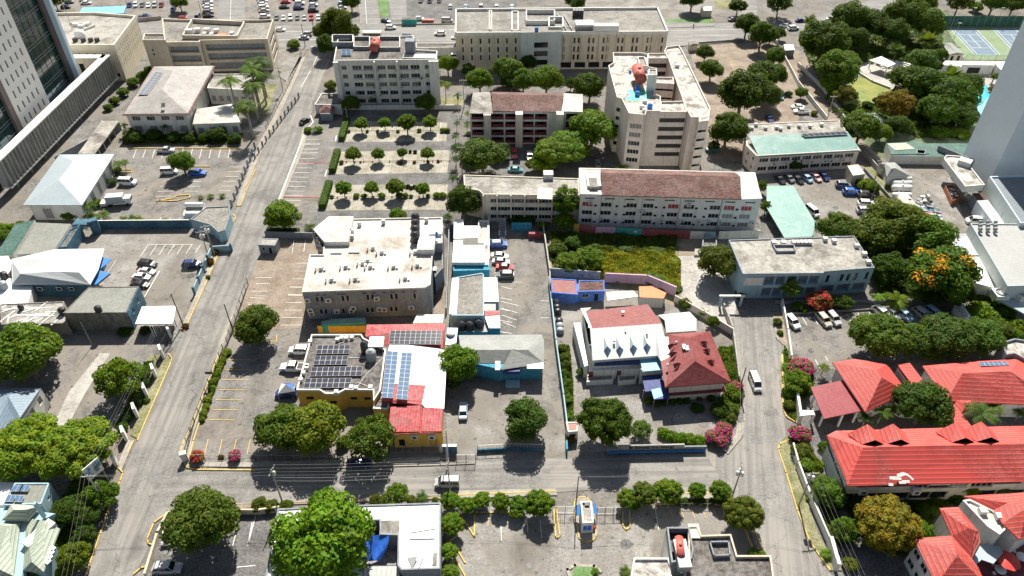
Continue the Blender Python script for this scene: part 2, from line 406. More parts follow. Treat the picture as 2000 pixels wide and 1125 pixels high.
def building(name,label,cat,roofpts,h,wall,roof,par=.7,fac={},z0=0.0,rail=None,wallback=None,pw=.28,uvdir=None,parm=None):
 """roofpts: world points (z ignored). fac: {edge index: spec} ; returns root"""
 global UVX
 P=[Vector((q.x,q.y,0))for q in roofpts];n=len(P)
 a=sum(P[i].x*P[(i+1)%n].y-P[(i+1)%n].x*P[i].y for i in range(n))
 idx=list(range(n))
 rt=root(name,Vector((centroid(P).x,centroid(P).y,z0)),label,cat)
 mb=MB()
 for i in range(n):
  A,B=P[i],P[(i+1)%n]
  if a<0:A,B=B,A
  L=(B-A).length
  facade(mb,rt,A,B,z0,h,expand(fac.get(i,[]),L),wall,wallback,rail)
 if z0>.5:mb.poly([Vector((q.x,q.y,z0))for q in(P[::-1]if a>0 else P)],wall)
 mb.build('wall',rt)
 if roof:
  sv=UVX
  if uvdir:
   d=(P[uvdir[1]]-P[uvdir[0]]).normalized();UVX=(d,Vector((-d.y,d.x,0)))
  rb=MB();PP=P if a>0 else P[::-1]
  rb.poly([Vector((q.x,q.y,h))for q in PP],roof);rb.build('roof',rt);UVX=sv
  if par:
   pb=MB();c=offset(PP,pw)
   for i in range(n):
    j=(i+1)%n;A,B,Ai,Bi=PP[i],PP[j],c[i],c[j];t=h+par
    U=lambda q,z:Vector((q.x,q.y,z))
    m=parm or wall
    pb.poly([U(A,h),U(B,h),U(B,t),U(A,t)],m);pb.poly([U(Bi,h),U(Ai,h),U(Ai,t),U(Bi,t)],m)
    pb.poly([U(A,t),U(B,t),U(Bi,t),U(Ai,t)],m)
   pb.build('parapet',rt)
 rt['_h']=h
 return rt
def offset(P,d):
 n=len(P);out=[]
 for i in range(n):
  a=(P[i]-P[i-1]).normalized();b=(P[(i+1)%n]-P[i]).normalized()
  na=Vector((-a.y,a.x,0));nb=Vector((-b.y,b.x,0));m=(na+nb)
  if m.length<.2:m=na
  m=m/max(.3,m.dot(na));out.append(P[i]+m*d)
 return out
def sloped(rt,name,verts,faces,mat,thick=.18,uv=None):
 """roof planes: verts world points with heights; faces index lists; closed slab"""
 mb=MB()
 for f in faces:
  m=mat
  if isinstance(f,tuple):f,m=f
  q=[verts[i]for i in f];nrm=Vector()
  for i in range(1,len(q)-1):nrm+=(q[i]-q[0]).cross(q[i+1]-q[0])
  if nrm.z<0:q=q[::-1]
  mb.poly(q,m)
  dn=Vector((0,0,-thick));mb.poly([v+dn for v in q[::-1]],m)
  for i in range(len(q)):
   a,b=q[i],q[(i+1)%len(q)];mb.poly([a+dn,b+dn,b,a],m)
 return mb.build(name,rt)
def ac(rt,pos,rz=0.0,s=1.0,name='air_conditioner'):
 b=MB();b.box(pos,(.95*s,.5*s,.8*s),'ac_body',rz)
 q=Matrix.Rotation(rz,4,'Z')@Vector((0,-.27*s,.4*s));b.box(Vector(pos)+Matrix.Rotation(rz,4,'Z')@Vector((0,-.26*s,.18*s)),(.5*s,.03,.45*s),'dark_metal',rz)
 return b.build(name,rt)
def cyl_tank(pos,r,h,m,label,n=16,name='water_tank',group=None):
 b=MB();pr=[(0.0,0),(r,0)]
 for i in range(6):z=h*.8*(i+.5)/6;pr+=[(r,z-.03),(r*.97,z),(r,z+.03)]
 pr+=[(r,h*.8),(r*.85,h*.9),(r*.3,h*.97),(r*.28,h),(0.001,h)]
 b.lathe(pos,pr,m,n);return solo(b,name,label,'water tank',group)
def drum(a,b_,r,m,label,cat='storage tank',name='storage_tank',legs=True):
 a,b_=Vector(a),Vector(b_);rt=root(name,Vector(((a.x+b_.x)/2,(a.y+b_.y)/2,a.z-r-.3)),label,cat)
 d=(b_-a).normalized();q=d.to_track_quat('Z','Y');L=(b_-a).length;mb=MB()
 mb.lathe(a,[(0.001,-r*.25),(r*.6,-r*.18),(r,0),(r,L*.3),(r*1.02,L*.31),(r*1.02,L*.33),(r,L*.34),(r,L),(r*.6,L+r*.18),(0.001,L+r*.25)],m,18,q)
 mb.build('tank_shell',rt)
 for t in(.2,.8):
  s=MB();c=a+(b_-a)*t;s.box((c.x,c.y,a.z-r-.3),(r*1.4 if abs(d.y)>.5 else .3,.3 if abs(d.y)>.5 else r*1.4,r*.6+.3),'steel',0);s.build('saddle',rt)
 s=MB();c=(a+b_)/2;s.lathe((c.x,c.y,a.z+r*.95),[(r*.3,0),(r*.3,r*.25),(0.001,r*.25)],m,10);s.build('hatch',rt)
 return rt
def panelgrid(rt,quad,nu,nv,mat='pv_cell',frame='ac_body',name='solar_panel',t=.05):
 """solar panels filling a quad of 4 world points (bl, br, tr, tl); one mesh per panel row"""
 bl,br,tr,tl=[Vector(q)for q in quad]
 nrm=(br-bl).cross(tl-bl).normalized()
 if nrm.z<0:nrm=-nrm
 for i in range(nu):
  for j in range(nv):
   f=lambda u,v:(bl*(1-u)+br*u)*(1-v)+(tl*(1-u)+tr*u)*v
   g=.028/nu;e=.035/nv;q=[f(i/nu+g,j/nv+e),f((i+1)/nu-g,j/nv+e),f((i+1)/nu-g,(j+1)/nv-e),f(i/nu+g,(j+1)/nv-e)]
   q2=[f(i/nu,j/nv),f((i+1)/nu,j/nv),f((i+1)/nu,(j+1)/nv),f(i/nu,(j+1)/nv)]
   b=MB();b.poly([v+nrm*(t+.012)for v in q],mat);b.poly([v+nrm*t for v in q2],frame)
   for k in range(4):b.poly([q2[k],q2[(k+1)%4],q2[(k+1)%4]+nrm*t,q2[k]+nrm*t],frame)
   b.build(name,rt)
def wall_run(pts,h,th,mat,label,cat='wall',name='boundary_wall',z0=0.0,posts=0,postm=None,cap=None,group=None):
 P=[Vector((q.x,q.y,z0))for q in pts];rt=root(name,P[0],label,cat,group);mb=MB()
 for a,b in zip(P[:-1],P[1:]):
  d=b-a;L=d.length;ang=math.atan2(d.y,d.x);mb.box(((a+b)/2),(L+th,th,h),mat,ang,cap)
 mb.build('wall_panel',rt)
 if posts:
  for a,b in zip(P[:-1],P[1:]):
   d=b-a;L=d.length;n=max(1,int(round(L/posts)));ang=math.atan2(d.y,d.x)
   for i in range(n+1):
    q=a+d*(i/n);b2=MB();b2.box(q,(.45,.45,h+.35),postm or mat,ang);b2.box((q.x,q.y,z0+h+.35),(.55,.55,.08),postm or mat,ang);b2.build('pillar',rt)
 return rt
def fence_run(pts,h,label,post='dark_metal',rail='mesh_fence',sp=2.6,z0=0.0,name='fence',bars=True,pr=.05,barsp=.45,plinth=0,plm='plaster_grey'):
 P=[Vector((q.x,q.y,z0))for q in pts];rt=root(name,P[0],label,'fence');mb=MB()
 for a,b in zip(P[:-1],P[1:]):
  d=b-a;L=d.length;ang=math.atan2(d.y,d.x);U=Vector((0,0,1))
  for z in(.25+plinth,h-.12):mb.box((a+b)/2+U*z,(L,.05,.06),rail,ang)
  if bars:
   k=int(L/barsp)
   for i in range(k):mb.box(a+d*((i+.5)/k)+U*(.15+plinth),(.035,.035,h-.3-plinth),rail,ang)
 mb.build('rail_panel',rt)
 if plinth:
  pb=MB()
  for a,b in zip(P[:-1],P[1:]):
   d=b-a;pb.box((a+b)/2,(d.length,.25,plinth),plm,math.atan2(d.y,d.x))
  pb.build('plinth',rt)
 for a,b in zip(P[:-1],P[1:]):
  d=b-a;L=d.length;n=max(1,int(round(L/sp)))
  for i in range(n+1):
   q=a+d*(i/n);c=MB();c.box(q,(pr*2,pr*2,h+.05),post,math.atan2(d.y,d.x));c.build('post',rt)
 return rt
ZL=[0.0]
def sheet(name,pts,mat,h=None,uvd=None):
 global UVX
 if h is None:ZL[0]+=.0015
 z=ZL[0]if h is None else h
 sv=UVX
 if uvd is not None:d=Vector(uvd).normalized();UVX=(d,Vector((-d.y,d.x,0)))
 b=MB();P=[Vector((q.x,q.y,z))for q in pts]
 a=sum(P[i].x*P[(i+1)%len(P)].y-P[(i+1)%len(P)].x*P[i].y for i in range(len(P)))
 b.poly(P if a>0 else P[::-1],mat);o=structure(b,name);UVX=sv;return o
def gp(*pts):return[G(x,y)for x,y in pts]
b=MB();b.poly([(-1500,-300,0),(1500,-300,0),(1500,2600,0),(-1500,2600,0)],'ground_mix');structure(b,'ground')
sheet('car_park_ground',gp((225,290),(498,286),(492,330),(466,400),(442,432),(180,440),(190,400),(212,330)),'asphalt_lot')
sheet('car_park_ground',gp((60,440),(440,434),(420,490),(345,640),(0,640),(0,440)),'concrete_lot')
sheet('car_park_ground',gp((110,655),(322,655),(318,690),(222,862),(190,930),(95,930),(30,870),(60,780)),'asphalt_lot')
sheet('path',gp((215,690),(195,690),(135,765),(90,860),(112,870),(165,770)),'concrete_pale')
sheet('lot_edge_grass',gp((295,692),(315,695),(262,800),(248,780),(270,720)),'dry_grass')
sheet('car_park_ground',gp((616,236),(880,220),(895,350),(872,440),(560,440),(545,400)),'asphalt_dark')
sheet('car_park_ground',gp((596,250),(650,236),(668,232),(625,410),(600,440),(545,420),(548,400)),'asphalt_lot')
tile(1,0)
sheet('parking_strip',pl([(690,885),(1400,900),(1395,1035),(655,1040)]),'pavers_beige')
tile(1,1)
sheet('parking_strip',pl([(620,62),(1425,50),(1400,215),(585,225)]),'pavers_beige')
sheet('parking_strip',pl([(560,305),(1405,300),(1390,485),(515,492)]),'pavers_beige')
sheet('car_park_ground',gp((505,470),(640,465),(610,520),(595,640),(450,650),(480,560),(498,500)),'asphalt_brown')
sheet('yard_ground',gp((450,655),(600,640),(870,880),(870,895),(375,895),(378,850),(412,740),(440,680)),'asphalt_lot')
sheet('yard_ground',gp((862,560),(874,560),(872,620),(845,620)),'asphalt_brown')
sheet('car_park_ground',gp((945,440),(1066,440),(1090,700),(1108,880),(1060,895),(985,620),(960,520)),'asphalt_lot')
sheet('car_park_ground',gp((872,750),(1065,750),(1112,880),(1060,900),(872,890)),'concrete_lot')
sheet('courtyard_ground',gp((1068,540),(1150,545),(1330,600),(1420,640),(1432,760),(1425,860),(1376,882),(1118,882),(1090,700)),'concrete_lot')
sheet('empty_lot_ground',gp((1068,450),(1400,450),(1400,500),(1330,520),(1325,600),(1180,550),(1075,540)),'dirt')
sheet('driveway',gp((1325,500),(1390,500),(1440,560),(1435,630),(1400,640),(1330,600)),'concrete_pale')
sheet('empty_lot_grass',gp((1078,462),(1330,468),(1325,500),(1330,590),(1240,572),(1170,545),(1080,538)),'dry_grass')
sheet('car_park_ground',gp((1505,590),(1725,575),(1900,590),(1910,640),(1690,640),(1680,715),(1600,715),(1560,720),(1535,640)),'asphalt_lot')
sheet('yard_ground',gp((1550,720),(2010,720),(2010,1130),(1620,1130),(1560,900),(1540,780)),'asphalt_dark')
sheet('car_park_ground',gp((1480,338),(1690,325),(1720,380),(1740,440),(1600,470),(1590,440),(1540,380),(1490,370)),'concrete_lot')
sheet('yard_ground',gp((1730,330),(1850,330),(1880,420),(1912,440),(1895,458),(1830,458),(1780,400)),'concrete_lot')
sheet('lawn',gp((1682,318),(1735,345),(1765,410),(1745,408),(1712,370),(1690,335)),'dry_grass')
sheet('lawn',gp((1660,150),(1760,160),(1755,205),(1700,222),(1655,215),(1640,190)),'lawn')
sheet('garden_ground',gp((1560,60),(1850,20),(1880,60),(1860,130),(1940,250),(1900,330),(1700,310),(1640,240),(1580,130)),'grass_green',0.003)
sheet('lawn',gp((1700,82),(1737,80),(1740,105),(1722,110)),'lawn')
sheet('terrace',gp((1675,130),(1700,118),(1795,130),(1790,150),(1752,178),(1700,160)),'concrete_pale')
sheet('terrace',gp((1850,138),(1990,135),(1990,200),(1940,225),(1900,190)),'concrete_pale')
sheet('service_lane',gp((1556,110),(1575,105),(1605,170),(1690,280),(1740,330),(1715,335),(1670,300),(1600,215),(1560,150)),'asphalt_brown')
sheet('car_park_ground',gp((1345,92),(1500,80),(1560,100),(1560,300),(1400,320),(1350,110)),'asphalt_brown')
sheet('car_park_ground',gp((300,1000),(480,985),(530,1010),(520,1140),(285,1140)),'asphalt_dark')
sheet('car_park_ground',gp((870,990),(1440,985),(1500,1060),(1510,1140),(870,1140)),'concrete_lot')
sheet('car_park_ground',gp((895,280),(1050,280),(1210,320),(1200,345),(900,345)),'asphalt_dark')
sheet('car_park_ground',gp((90,-40),(700,-40),(700,50),(285,45),(230,20),(100,28)),'asphalt_lot')
sheet('car_park_ground',gp((795,-40),(1010,-40),(1010,35),(900,40),(795,30)),'asphalt_dark')
sheet('car_park_ground',gp((1120,-40),(1400,-40),(1420,25),(1300,42),(1120,40)),'concrete_lot')
sheet('lawn',gp((1298,38),(1390,34),(1393,50),(1300,52)),'bright_grass')
sheet('lawn',gp((1395,0),(1430,-5),(1425,18),(1398,15)),'dry_grass')
sheet('lawn',gp((735,-20),(760,-20),(757,35),(745,35)),'bright_grass')
sheet('lawn',gp((498,165),(540,165),(525,220),(500,240)),'dry_grass')
sheet('lawn',gp((852,190),(905,190),(905,207),(852,207)),'dry_grass')
sheet('road',gp((160,1150),(168,1125),(196,1044),(216,985),(240,925),(269,860),(335,707),(360,648),(400,560),(440,455),(461,410),(500,328),(577,157),(612,85),(655,85),(640,130),(630,150),(602,240),(583,300),(540,400),(500,515),(470,600),(440,672),(427,693),(370,843),(356,870),(355,890),(368,912),(500,918),(420,990),(331,998),(301,1022),(288,1054),(290,1072),(262,1125),(250,1150)),'road_asphalt')
sheet('road',gp((300,960),(368,912),(500,918),(650,905),(761,906),(926,905),(1060,895),(1290,888),(1375,887),(1420,887),(1480,920),(1450,975),(1427,968),(1150,958),(1085,962),(860,969),(760,980),(500,984),(461,987),(331,1000)),'road_cross')
sheet('road',gp((1376,884),(1421,886),(1450,852),(1453,825),(1452,760),(1448,745),(1440,695),(1427,621),(1511,613),(1516,661),(1532,675),(1527,693),(1529,800),(1535,850),(1520,876),(1535,924),(1557,998),(1582,1060),(1625,1125),(1635,1150),(1510,1150),(1500,1125),(1488,1092),(1440,985),(1427,965)),'road_right')
sheet('road',gp((200,46),(330,46),(540,50),(700,46),(900,43),(1290,42),(1400,46),(1480,44),(1550,38),(1640,20),(1760,-20),(1860,-20),(1800,12),(1640,48),(1500,66),(1440,80),(1310,92),(900,97),(660,97),(600,96),(540,93),(270,86),(200,86)),'road_far')
sheet('road',gp((697,-40),(705,50),(742,50),(730,-40)),'road_far')
sheet('road',gp((430,-40),(425,50),(480,50),(475,-40)),'road_far')
sheet('road',gp((752,-40),(765,40),(795,40),(790,-40)),'road_far')
sheet('road',gp((1440,60),(1480,45),(1475,-30),(1450,-40)),'road_far')
def pavement(label,pts,mat='sidewalk',h=.2):
 b=MB();b.prism([G(x,y)for x,y in pts],0,h,mat);structure(b,'pavement')
def kerb(pts,mat='yellow_kerb',w_=.22,h=.25):
 P=[G(x,y)for x,y in pts];b=MB()
 for a,c in zip(P[:-1],P[1:]):
  d=c-a;b.box((a+c)/2,(d.length+w_*.8,w_,h),mat,math.atan2(d.y,d.x))
 structure(b,'kerb')
pavement('',[(437,672),(485,560),(481,556),(430,668),(416,720),(368,843),(352,874),(351,890),(366,912),(500,913),(500,903),(384,903),(372,895),(376,855)])
pavement('',[(592,250),(582,296),(540,397),(512,470),(518,472),(548,400),(592,296),(602,255)])
pavement('',[(510,300),(577,157),(596,112),(585,112),(560,160),(500,296),(468,380),(462,400),(470,403),(480,370)])
pavement('',[(270,858),(335,705),(328,700),(318,705),(255,850)],'dry_grass')
pavement('',[(236,922),(240,915),(262,862),(250,860),(232,905)])
pavement('',[(390,580),(360,645),(352,645),(382,578),(418,490),(428,492)])
pavement('',[(500,913),(760,908),(860,905),(860,893),(760,896),(500,903)])
pavement('',[(461,984),(860,967),(860,975),(545,987),(461,995)],'dirt')
pavement('',[(870,960),(1085,955),(1088,968),(870,975)])
pavement('',[(1220,960),(1427,962),(1430,975),(1222,975)])
pavement('',[(1421,886),(1450,852),(1453,825),(1440,828),(1436,850),(1410,878)])
pavement('',[(1535,850),(1522,876),(1536,924),(1558,998),(1583,1060),(1622,1115),(1645,1115),(1600,1050),(1570,960),(1556,900),(1560,870)],'dry_grass')
pavement('',[(1511,618),(1516,661),(1532,675),(1527,693),(1529,800),(1559,827),(1560,800),(1548,700),(1548,670),(1530,615)],'dirt')
pavement('',[(540,96),(600,98),(560,160),(545,150)],'concrete_lot')
kerb([(168,1125),(196,1044),(216,985),(235,940),(241,924),(232,914)])
kerb([(269,860),(335,707),(336,700),(330,692)]);kerb([(262,862),(250,884)])
kerb([(360,648),(400,560),(425,500),(429,491),(416,484)]);kerb([(444,448),(459,430),(460,424),(455,420)])
kerb([(462,402),(470,403),(480,375),(500,328)]);kerb([(500,328),(577,157),(600,105)],'sidewalk')
kerb([(427,693),(370,843),(356,870),(352,888),(366,914),(385,918),(500,919)]);kerb([(500,919),(700,913),(860,909),(926,906)],'sidewalk')
kerb([(331,1000),(301,1022),(288,1054),(290,1062),(302,1066)]);kerb([(262,1122),(275,1110),(290,1106)])
kerb([(461,985),(600,981),(860,968)],'sidewalk');kerb([(870,968),(1085,960)]);kerb([(1222,964),(1427,963),(1436,990),(1470,1070),(1490,1105)])
kerb([(1421,887),(1450,852),(1453,825),(1452,790)],'sidewalk')
kerb([(1560,862),(1545,858),(1522,868),(1520,878),(1535,924),(1557,998),(1582,1060),(1620,1114)])
kerb([(1527,693),(1529,800),(1536,815),(1559,828)]);kerb([(1511,618),(1516,661),(1530,674),(1528,690)],'sidewalk')
kerb([(392,820),(415,765),(420,745),(437,705)],'yellow_kerb');kerb([(372,890),(378,862),(392,820),(400,824)])
kerb([(705,48),(697,-40)],'sidewalk');kerb([(742,46),(732,-40)],'sidewalk');kerb([(900,48),(752,50)],'sidewalk')
kerb([(1310,92),(1440,82)],'sidewalk');kerb([(1298,55),(1395,52),(1400,44),(1388,30)],'sidewalk')
tile(0,1)
kerb([px(*q)for q in((1145,420),(1290,425),(1390,400),(1390,380),(1300,385),(1270,405),(1145,425))]);kerb([px(*q)for q in((880,215),(960,215),(972,195),(880,195))]);kerb([px(*q)for q in((1405,172),(1540,172))])
kerb([px(*q)for q in((950,38),(1760,40))])
tile(1,0);kerb([px(*q)for q in((400,850),(420,900),(370,950),(300,1125))],'white_paint',.3,.25)
tile(1,1);kerb([px(*q)for q in((330,0),(150,470))],'white_paint',.35,.3)
tile(1,3)
kerb([px(*q)for q in((1500,680),(1600,840),(1600,665),(1875,662))]);kerb([px(*q)for q in((1395,890),(1475,830))]);kerb([px(*q)for q in((1400,1060),(1465,1010),(1530,1125))]);kerb([px(*q)for q in((1475,935),(1530,1030))])
tile(2,3)
kerb([px(*q)for q in((305,640),(320,840),(335,850),(350,830),(325,640))]);kerb([px(*q)for q in((460,700),(455,575),(480,552),(545,550),(570,580))])
kerb([px(*q)for q in((475,750),(490,850),(540,882),(590,870),(615,840),(610,750))]);kerb([px(*q)for q in((810,660),(812,760),(835,790),(862,770),(860,650))])
kerb([px(*q)for q in((650,1095),(600,1055),(460,1050),(405,1080),(420,1125))],'sidewalk',.5);kerb([px(*q)for q in((1780,800),(1850,990))]);kerb([px(*q)for q in((1725,820),(1760,960))],'yellow_kerb',.1,.05)
kerb([px(*q)for q in((1050,600),(1570,605))])
sheet('lawn',pl([(445,1075),(480,1055),(580,1055),(605,1085),(590,1140),(440,1140)]),'bright_grass',.24)
pavement('',[px(*q)for q in((455,700),(460,575),(480,555),(545,552),(600,600),(612,840),(590,870),(540,880),(490,850))],'sidewalk')
r_=random.Random(21);ZB=ZL[0]+.002
for k in range(34):
 x,y=r_.choice(((r_.uniform(360,380)+r_.uniform(0,40),r_.uniform(600,800)),(r_.uniform(250,330),r_.uniform(880,1100)),(r_.uniform(400,1400),r_.uniform(915,955)),(r_.uniform(1460,1510),r_.uniform(700,1000)),(r_.uniform(480,530),r_.uniform(400,520))))
 q=G(x,y);a,c=r_.uniform(.6,2.6),r_.uniform(.5,1.6);sheet('road_patch',[q,q+Vector((a,r_.uniform(-.1,.1),0)),q+Vector((a+.1,c,0)),q+Vector((r_.uniform(-.1,.1),c,0))],'road_patch',ZB+.003*(k%4))
for x,y in((300,905),(265,962),(560,940),(1000,935),(1380,930),(1475,800),(1490,1010),(420,640),(1330,940)):
 q=G(x,y);sheet('manhole_cover',[q+Vector((.38*math.cos(i*.524),.38*math.sin(i*.524),0))for i in range(12)],'road_patch',ZB+.014)
for k in range(46):
 x,y=r_.choice(((r_.uniform(405,470),r_.uniform(700,860)),(r_.uniform(250,440),r_.uniform(330,420)),(r_.uniform(960,1060),r_.uniform(560,740)),(r_.uniform(180,380),r_.uniform(480,600)),(r_.uniform(900,1350),r_.uniform(1010,1110)),(r_.uniform(1550,1660),r_.uniform(620,690)),(r_.uniform(1110,1390),r_.uniform(790,860)),(r_.uniform(1500,1690),r_.uniform(350,420))))
 q=G(x,y);n=7;rr=r_.uniform(.3,1.5);sheet('oil_stain',[q+Vector((rr*r_.uniform(.6,1.1)*math.cos(i*.8976),rr*r_.uniform(.6,1.1)*math.sin(i*.8976),0))for i in range(n)],r_.choice(('road_patch','asphalt_dark','asphalt_lot')),ZB+.003*(k%4))
LN={'white_paint':MB(),'yellow_paint':MB(),'red_paint':MB()}
LZ=ZL[0]+.02
def line(a,b,w_=.13,m='white_paint'):
 A=G(*a);B=G(*b);d=(B-A).normalized();n=Vector((-d.y,d.x,0))*w_/2;z=Vector((0,0,LZ))
 LN[m].poly([A-n+z,B-n+z,B+n+z,A+n+z],m)
def lines(a0,a1,b0,b1,n,m='white_paint',w_=.13):
 for i in range(n):
  t=i/(n-1);line((a0[0]+(a1[0]-a0[0])*t,a0[1]+(a1[1]-a0[1])*t),(b0[0]+(b1[0]-b0[0])*t,b0[1]+(b1[1]-b0[1])*t),w_,m)
tile(0,1)
lines(px(1000,45),px(1685,40),px(975,110),px(1670,110),11)
lines(px(1680,175),px(1605,350),px(1785,175),px(1690,350),6)
lines(px(1235,205),px(1135,390),px(1350,205),px(1260,388),6)
lines(px(1390,210),px(1350,352),px(1500,210),px(1450,352),5)
lines(px(1085,745),px(1470,745),px(1030,830),px(1430,805),7);line(px(1085,742),px(1420,742));line(px(1170,935),px(1060,1125),.2);line(px(850,860),px(790,950),.1)
lines(px(1180,545),px(1320,545),px(1165,575),px(1305,575),3)
tile(1,0)
lines(px(340,1022),px(305,1120),px(475,1022),px(455,1120),4)
tile(1,1)
lines(px(330,12),px(185,452),px(465,12),px(320,455),14)
line(px(290,142),px(545,142),.3,'red_paint');line(px(205,395),px(475,398),.3,'red_paint');line(px(520,195),px(505,245),.3)
tile(1,0);line(px(590,995),px(582,1035),.3)
tile(1,1);lines(px(300,880),px(235,1110),px(380,880),px(335,1112),5);lines(px(-5,985),px(-5,1120),px(110,985),px(85,1120),2);line(px(0,1030),px(100,1030));line(px(280,708),px(265,800));line(px(365,705),px(350,795))
tile(1,2);lines(px(250,10),px(180,283),px(340,10),px(335,283),6);lines(px(-30,35),px(-60,130),px(80,35),px(50,140),3);line(px(155,350),px(150,400),.12,'yellow_paint');line(px(85,400),px(150,402),.12,'yellow_paint')
tile(0,2);lines(px(1675,535),px(1530,975),px(1875,540),px(1720,978),7,'yellow_paint',.11)
tile(0,3);lines(px(1525,125),px(1835,125),px(1500,235),px(1810,235),4,'yellow_paint',.11);lines(px(1755,715),px(1850,720),px(1705,905),px(1815,905),2);line(px(1735,1062),px(1870,1050))
tile(1,3);line(px(0,680),px(-60,900));line(px(1700,690),px(1700,760),.1,'yellow_paint');line(px(1795,760),px(1798,870),.1)
tile(2,3);line(px(110,700),px(115,800),.1);line(px(205,715),px(218,850),.1);line(px(1050,640),px(1075,790),.1)
for X in(1150,1230,1310,1390,1470,1540):line(px(X,630),px(X+30,700),.1,'yellow_paint')
tile(1,2);lines(px(1795,0),px(1780,330),px(1875,20),px(1875,345),5)
tile(2,1);line(px(-80,1015),px(70,1020),.12);tile(2,2);lines(px(-80,110),px(-70,260),px(45,140),px(30,300),4)
tile(2,2);line(px(210,230),px(270,230));line(px(210,105),px(270,107))
tile(3,2);lines(px(250,225),px(820,180),px(285,285),px(850,235),8);line(px(345,535),px(390,620));line(px(420,515),px(440,545));lines(px(1060,165),px(1060,165),px(1090,215),px(1095,225),2)
tile(1,0);line(px(800,0),px(812,175));line(px(812,175),px(890,175));line(px(400,342),px(450,342),.25);line(px(460,385),px(420,480),.15);line(px(400,520),px(330,640),.15)
lines((905,56),(905,78),(1300,56),(1300,78),1+1,'white_paint',.15);line((545,62),(700,60),.15);line((545,78),(660,78),.15);line((700,60),(900,58),.15);line((700,80),(900,78),.15);line((1310,60),(1440,58),.15);line((1310,72),(1440,68),.15);line((1310,84),(1440,78),.12)
line((452,-20),(450,40),.12);line((1015-150,240),(1015-150,240.5))
tile(2,0);lines(px(1570,410),px(1620,600),px(1650,470),px(1770,590),2,'yellow_paint',.1);line(px(1600,450),px(1650,580),.1,'yellow_paint')
for i in range(8):line(px(1560+i*22,430+i*22),px(1600+i*22,440+i*20),.1,'yellow_paint')
tile(1,0)
for i in range(8):line(px(760+i*85,895),px(750+i*86,955),.1)
tile(3,0)
sheet('tennis_court_surround',pl([(1290,185),(1990,185),(1990,440),(1440,440)]),'court_green')
for k,(a,b2,c,d)in enumerate((((1335,210),(1520,210),(1700,405),(1510,400)),((1640,210),(1830,210),(2010,405),(1820,400)))):
 sheet('tennis_court',pl([a,b2,c,d]),'court_blue')
 q=pl([a,b2,c,d]);f=lambda u,v:(q[0]*(1-u)+q[1]*u)*(1-v)+(q[3]*(1-u)+q[2]*u)*v
 def wl(u0,v0,u1,v1):
  A,B=f(u0,v0),f(u1,v1);dd=(B-A).normalized();n=Vector((-dd.y,dd.x,0))*.08;z=Vector((0,0,LZ+.004));LN['white_paint'].poly([A-n+z,B-n+z,B+n+z,A+n+z],'white_paint')
 for s in((0,0,1,0),(0,1,1,1),(0,0,0,1),(1,0,1,1),(.12,0,.12,1),(.88,0,.88,1),(.12,.25,.88,.25),(.12,.75,.88,.75),(.5,.25,.5,.75),(.12,.5,.88,.5)):wl(*s)
for m,b_ in LN.items():
 if b_.f:structure(b_,{'white_paint':'road_markings','yellow_paint':'yellow_markings','red_paint':'red_markings'}[m])
tile(3,0);sheet('pool',pl([(1540,640),(1610,625),(1600,680),(1660,700),(1560,800),(1500,860),(1480,760),(1530,700)]),'pool_water',.24)
def V2(q):return Vector((q.x,q.y,0))
def fl(n,z0=1.0,dz=3.0):return[z0+dz*i for i in range(n)]
def pipebox(rt,name,pos,d,m,rz=0):b=MB();b.box(pos,d,m,rz);return b.build(name,rt)
tile(0,0)
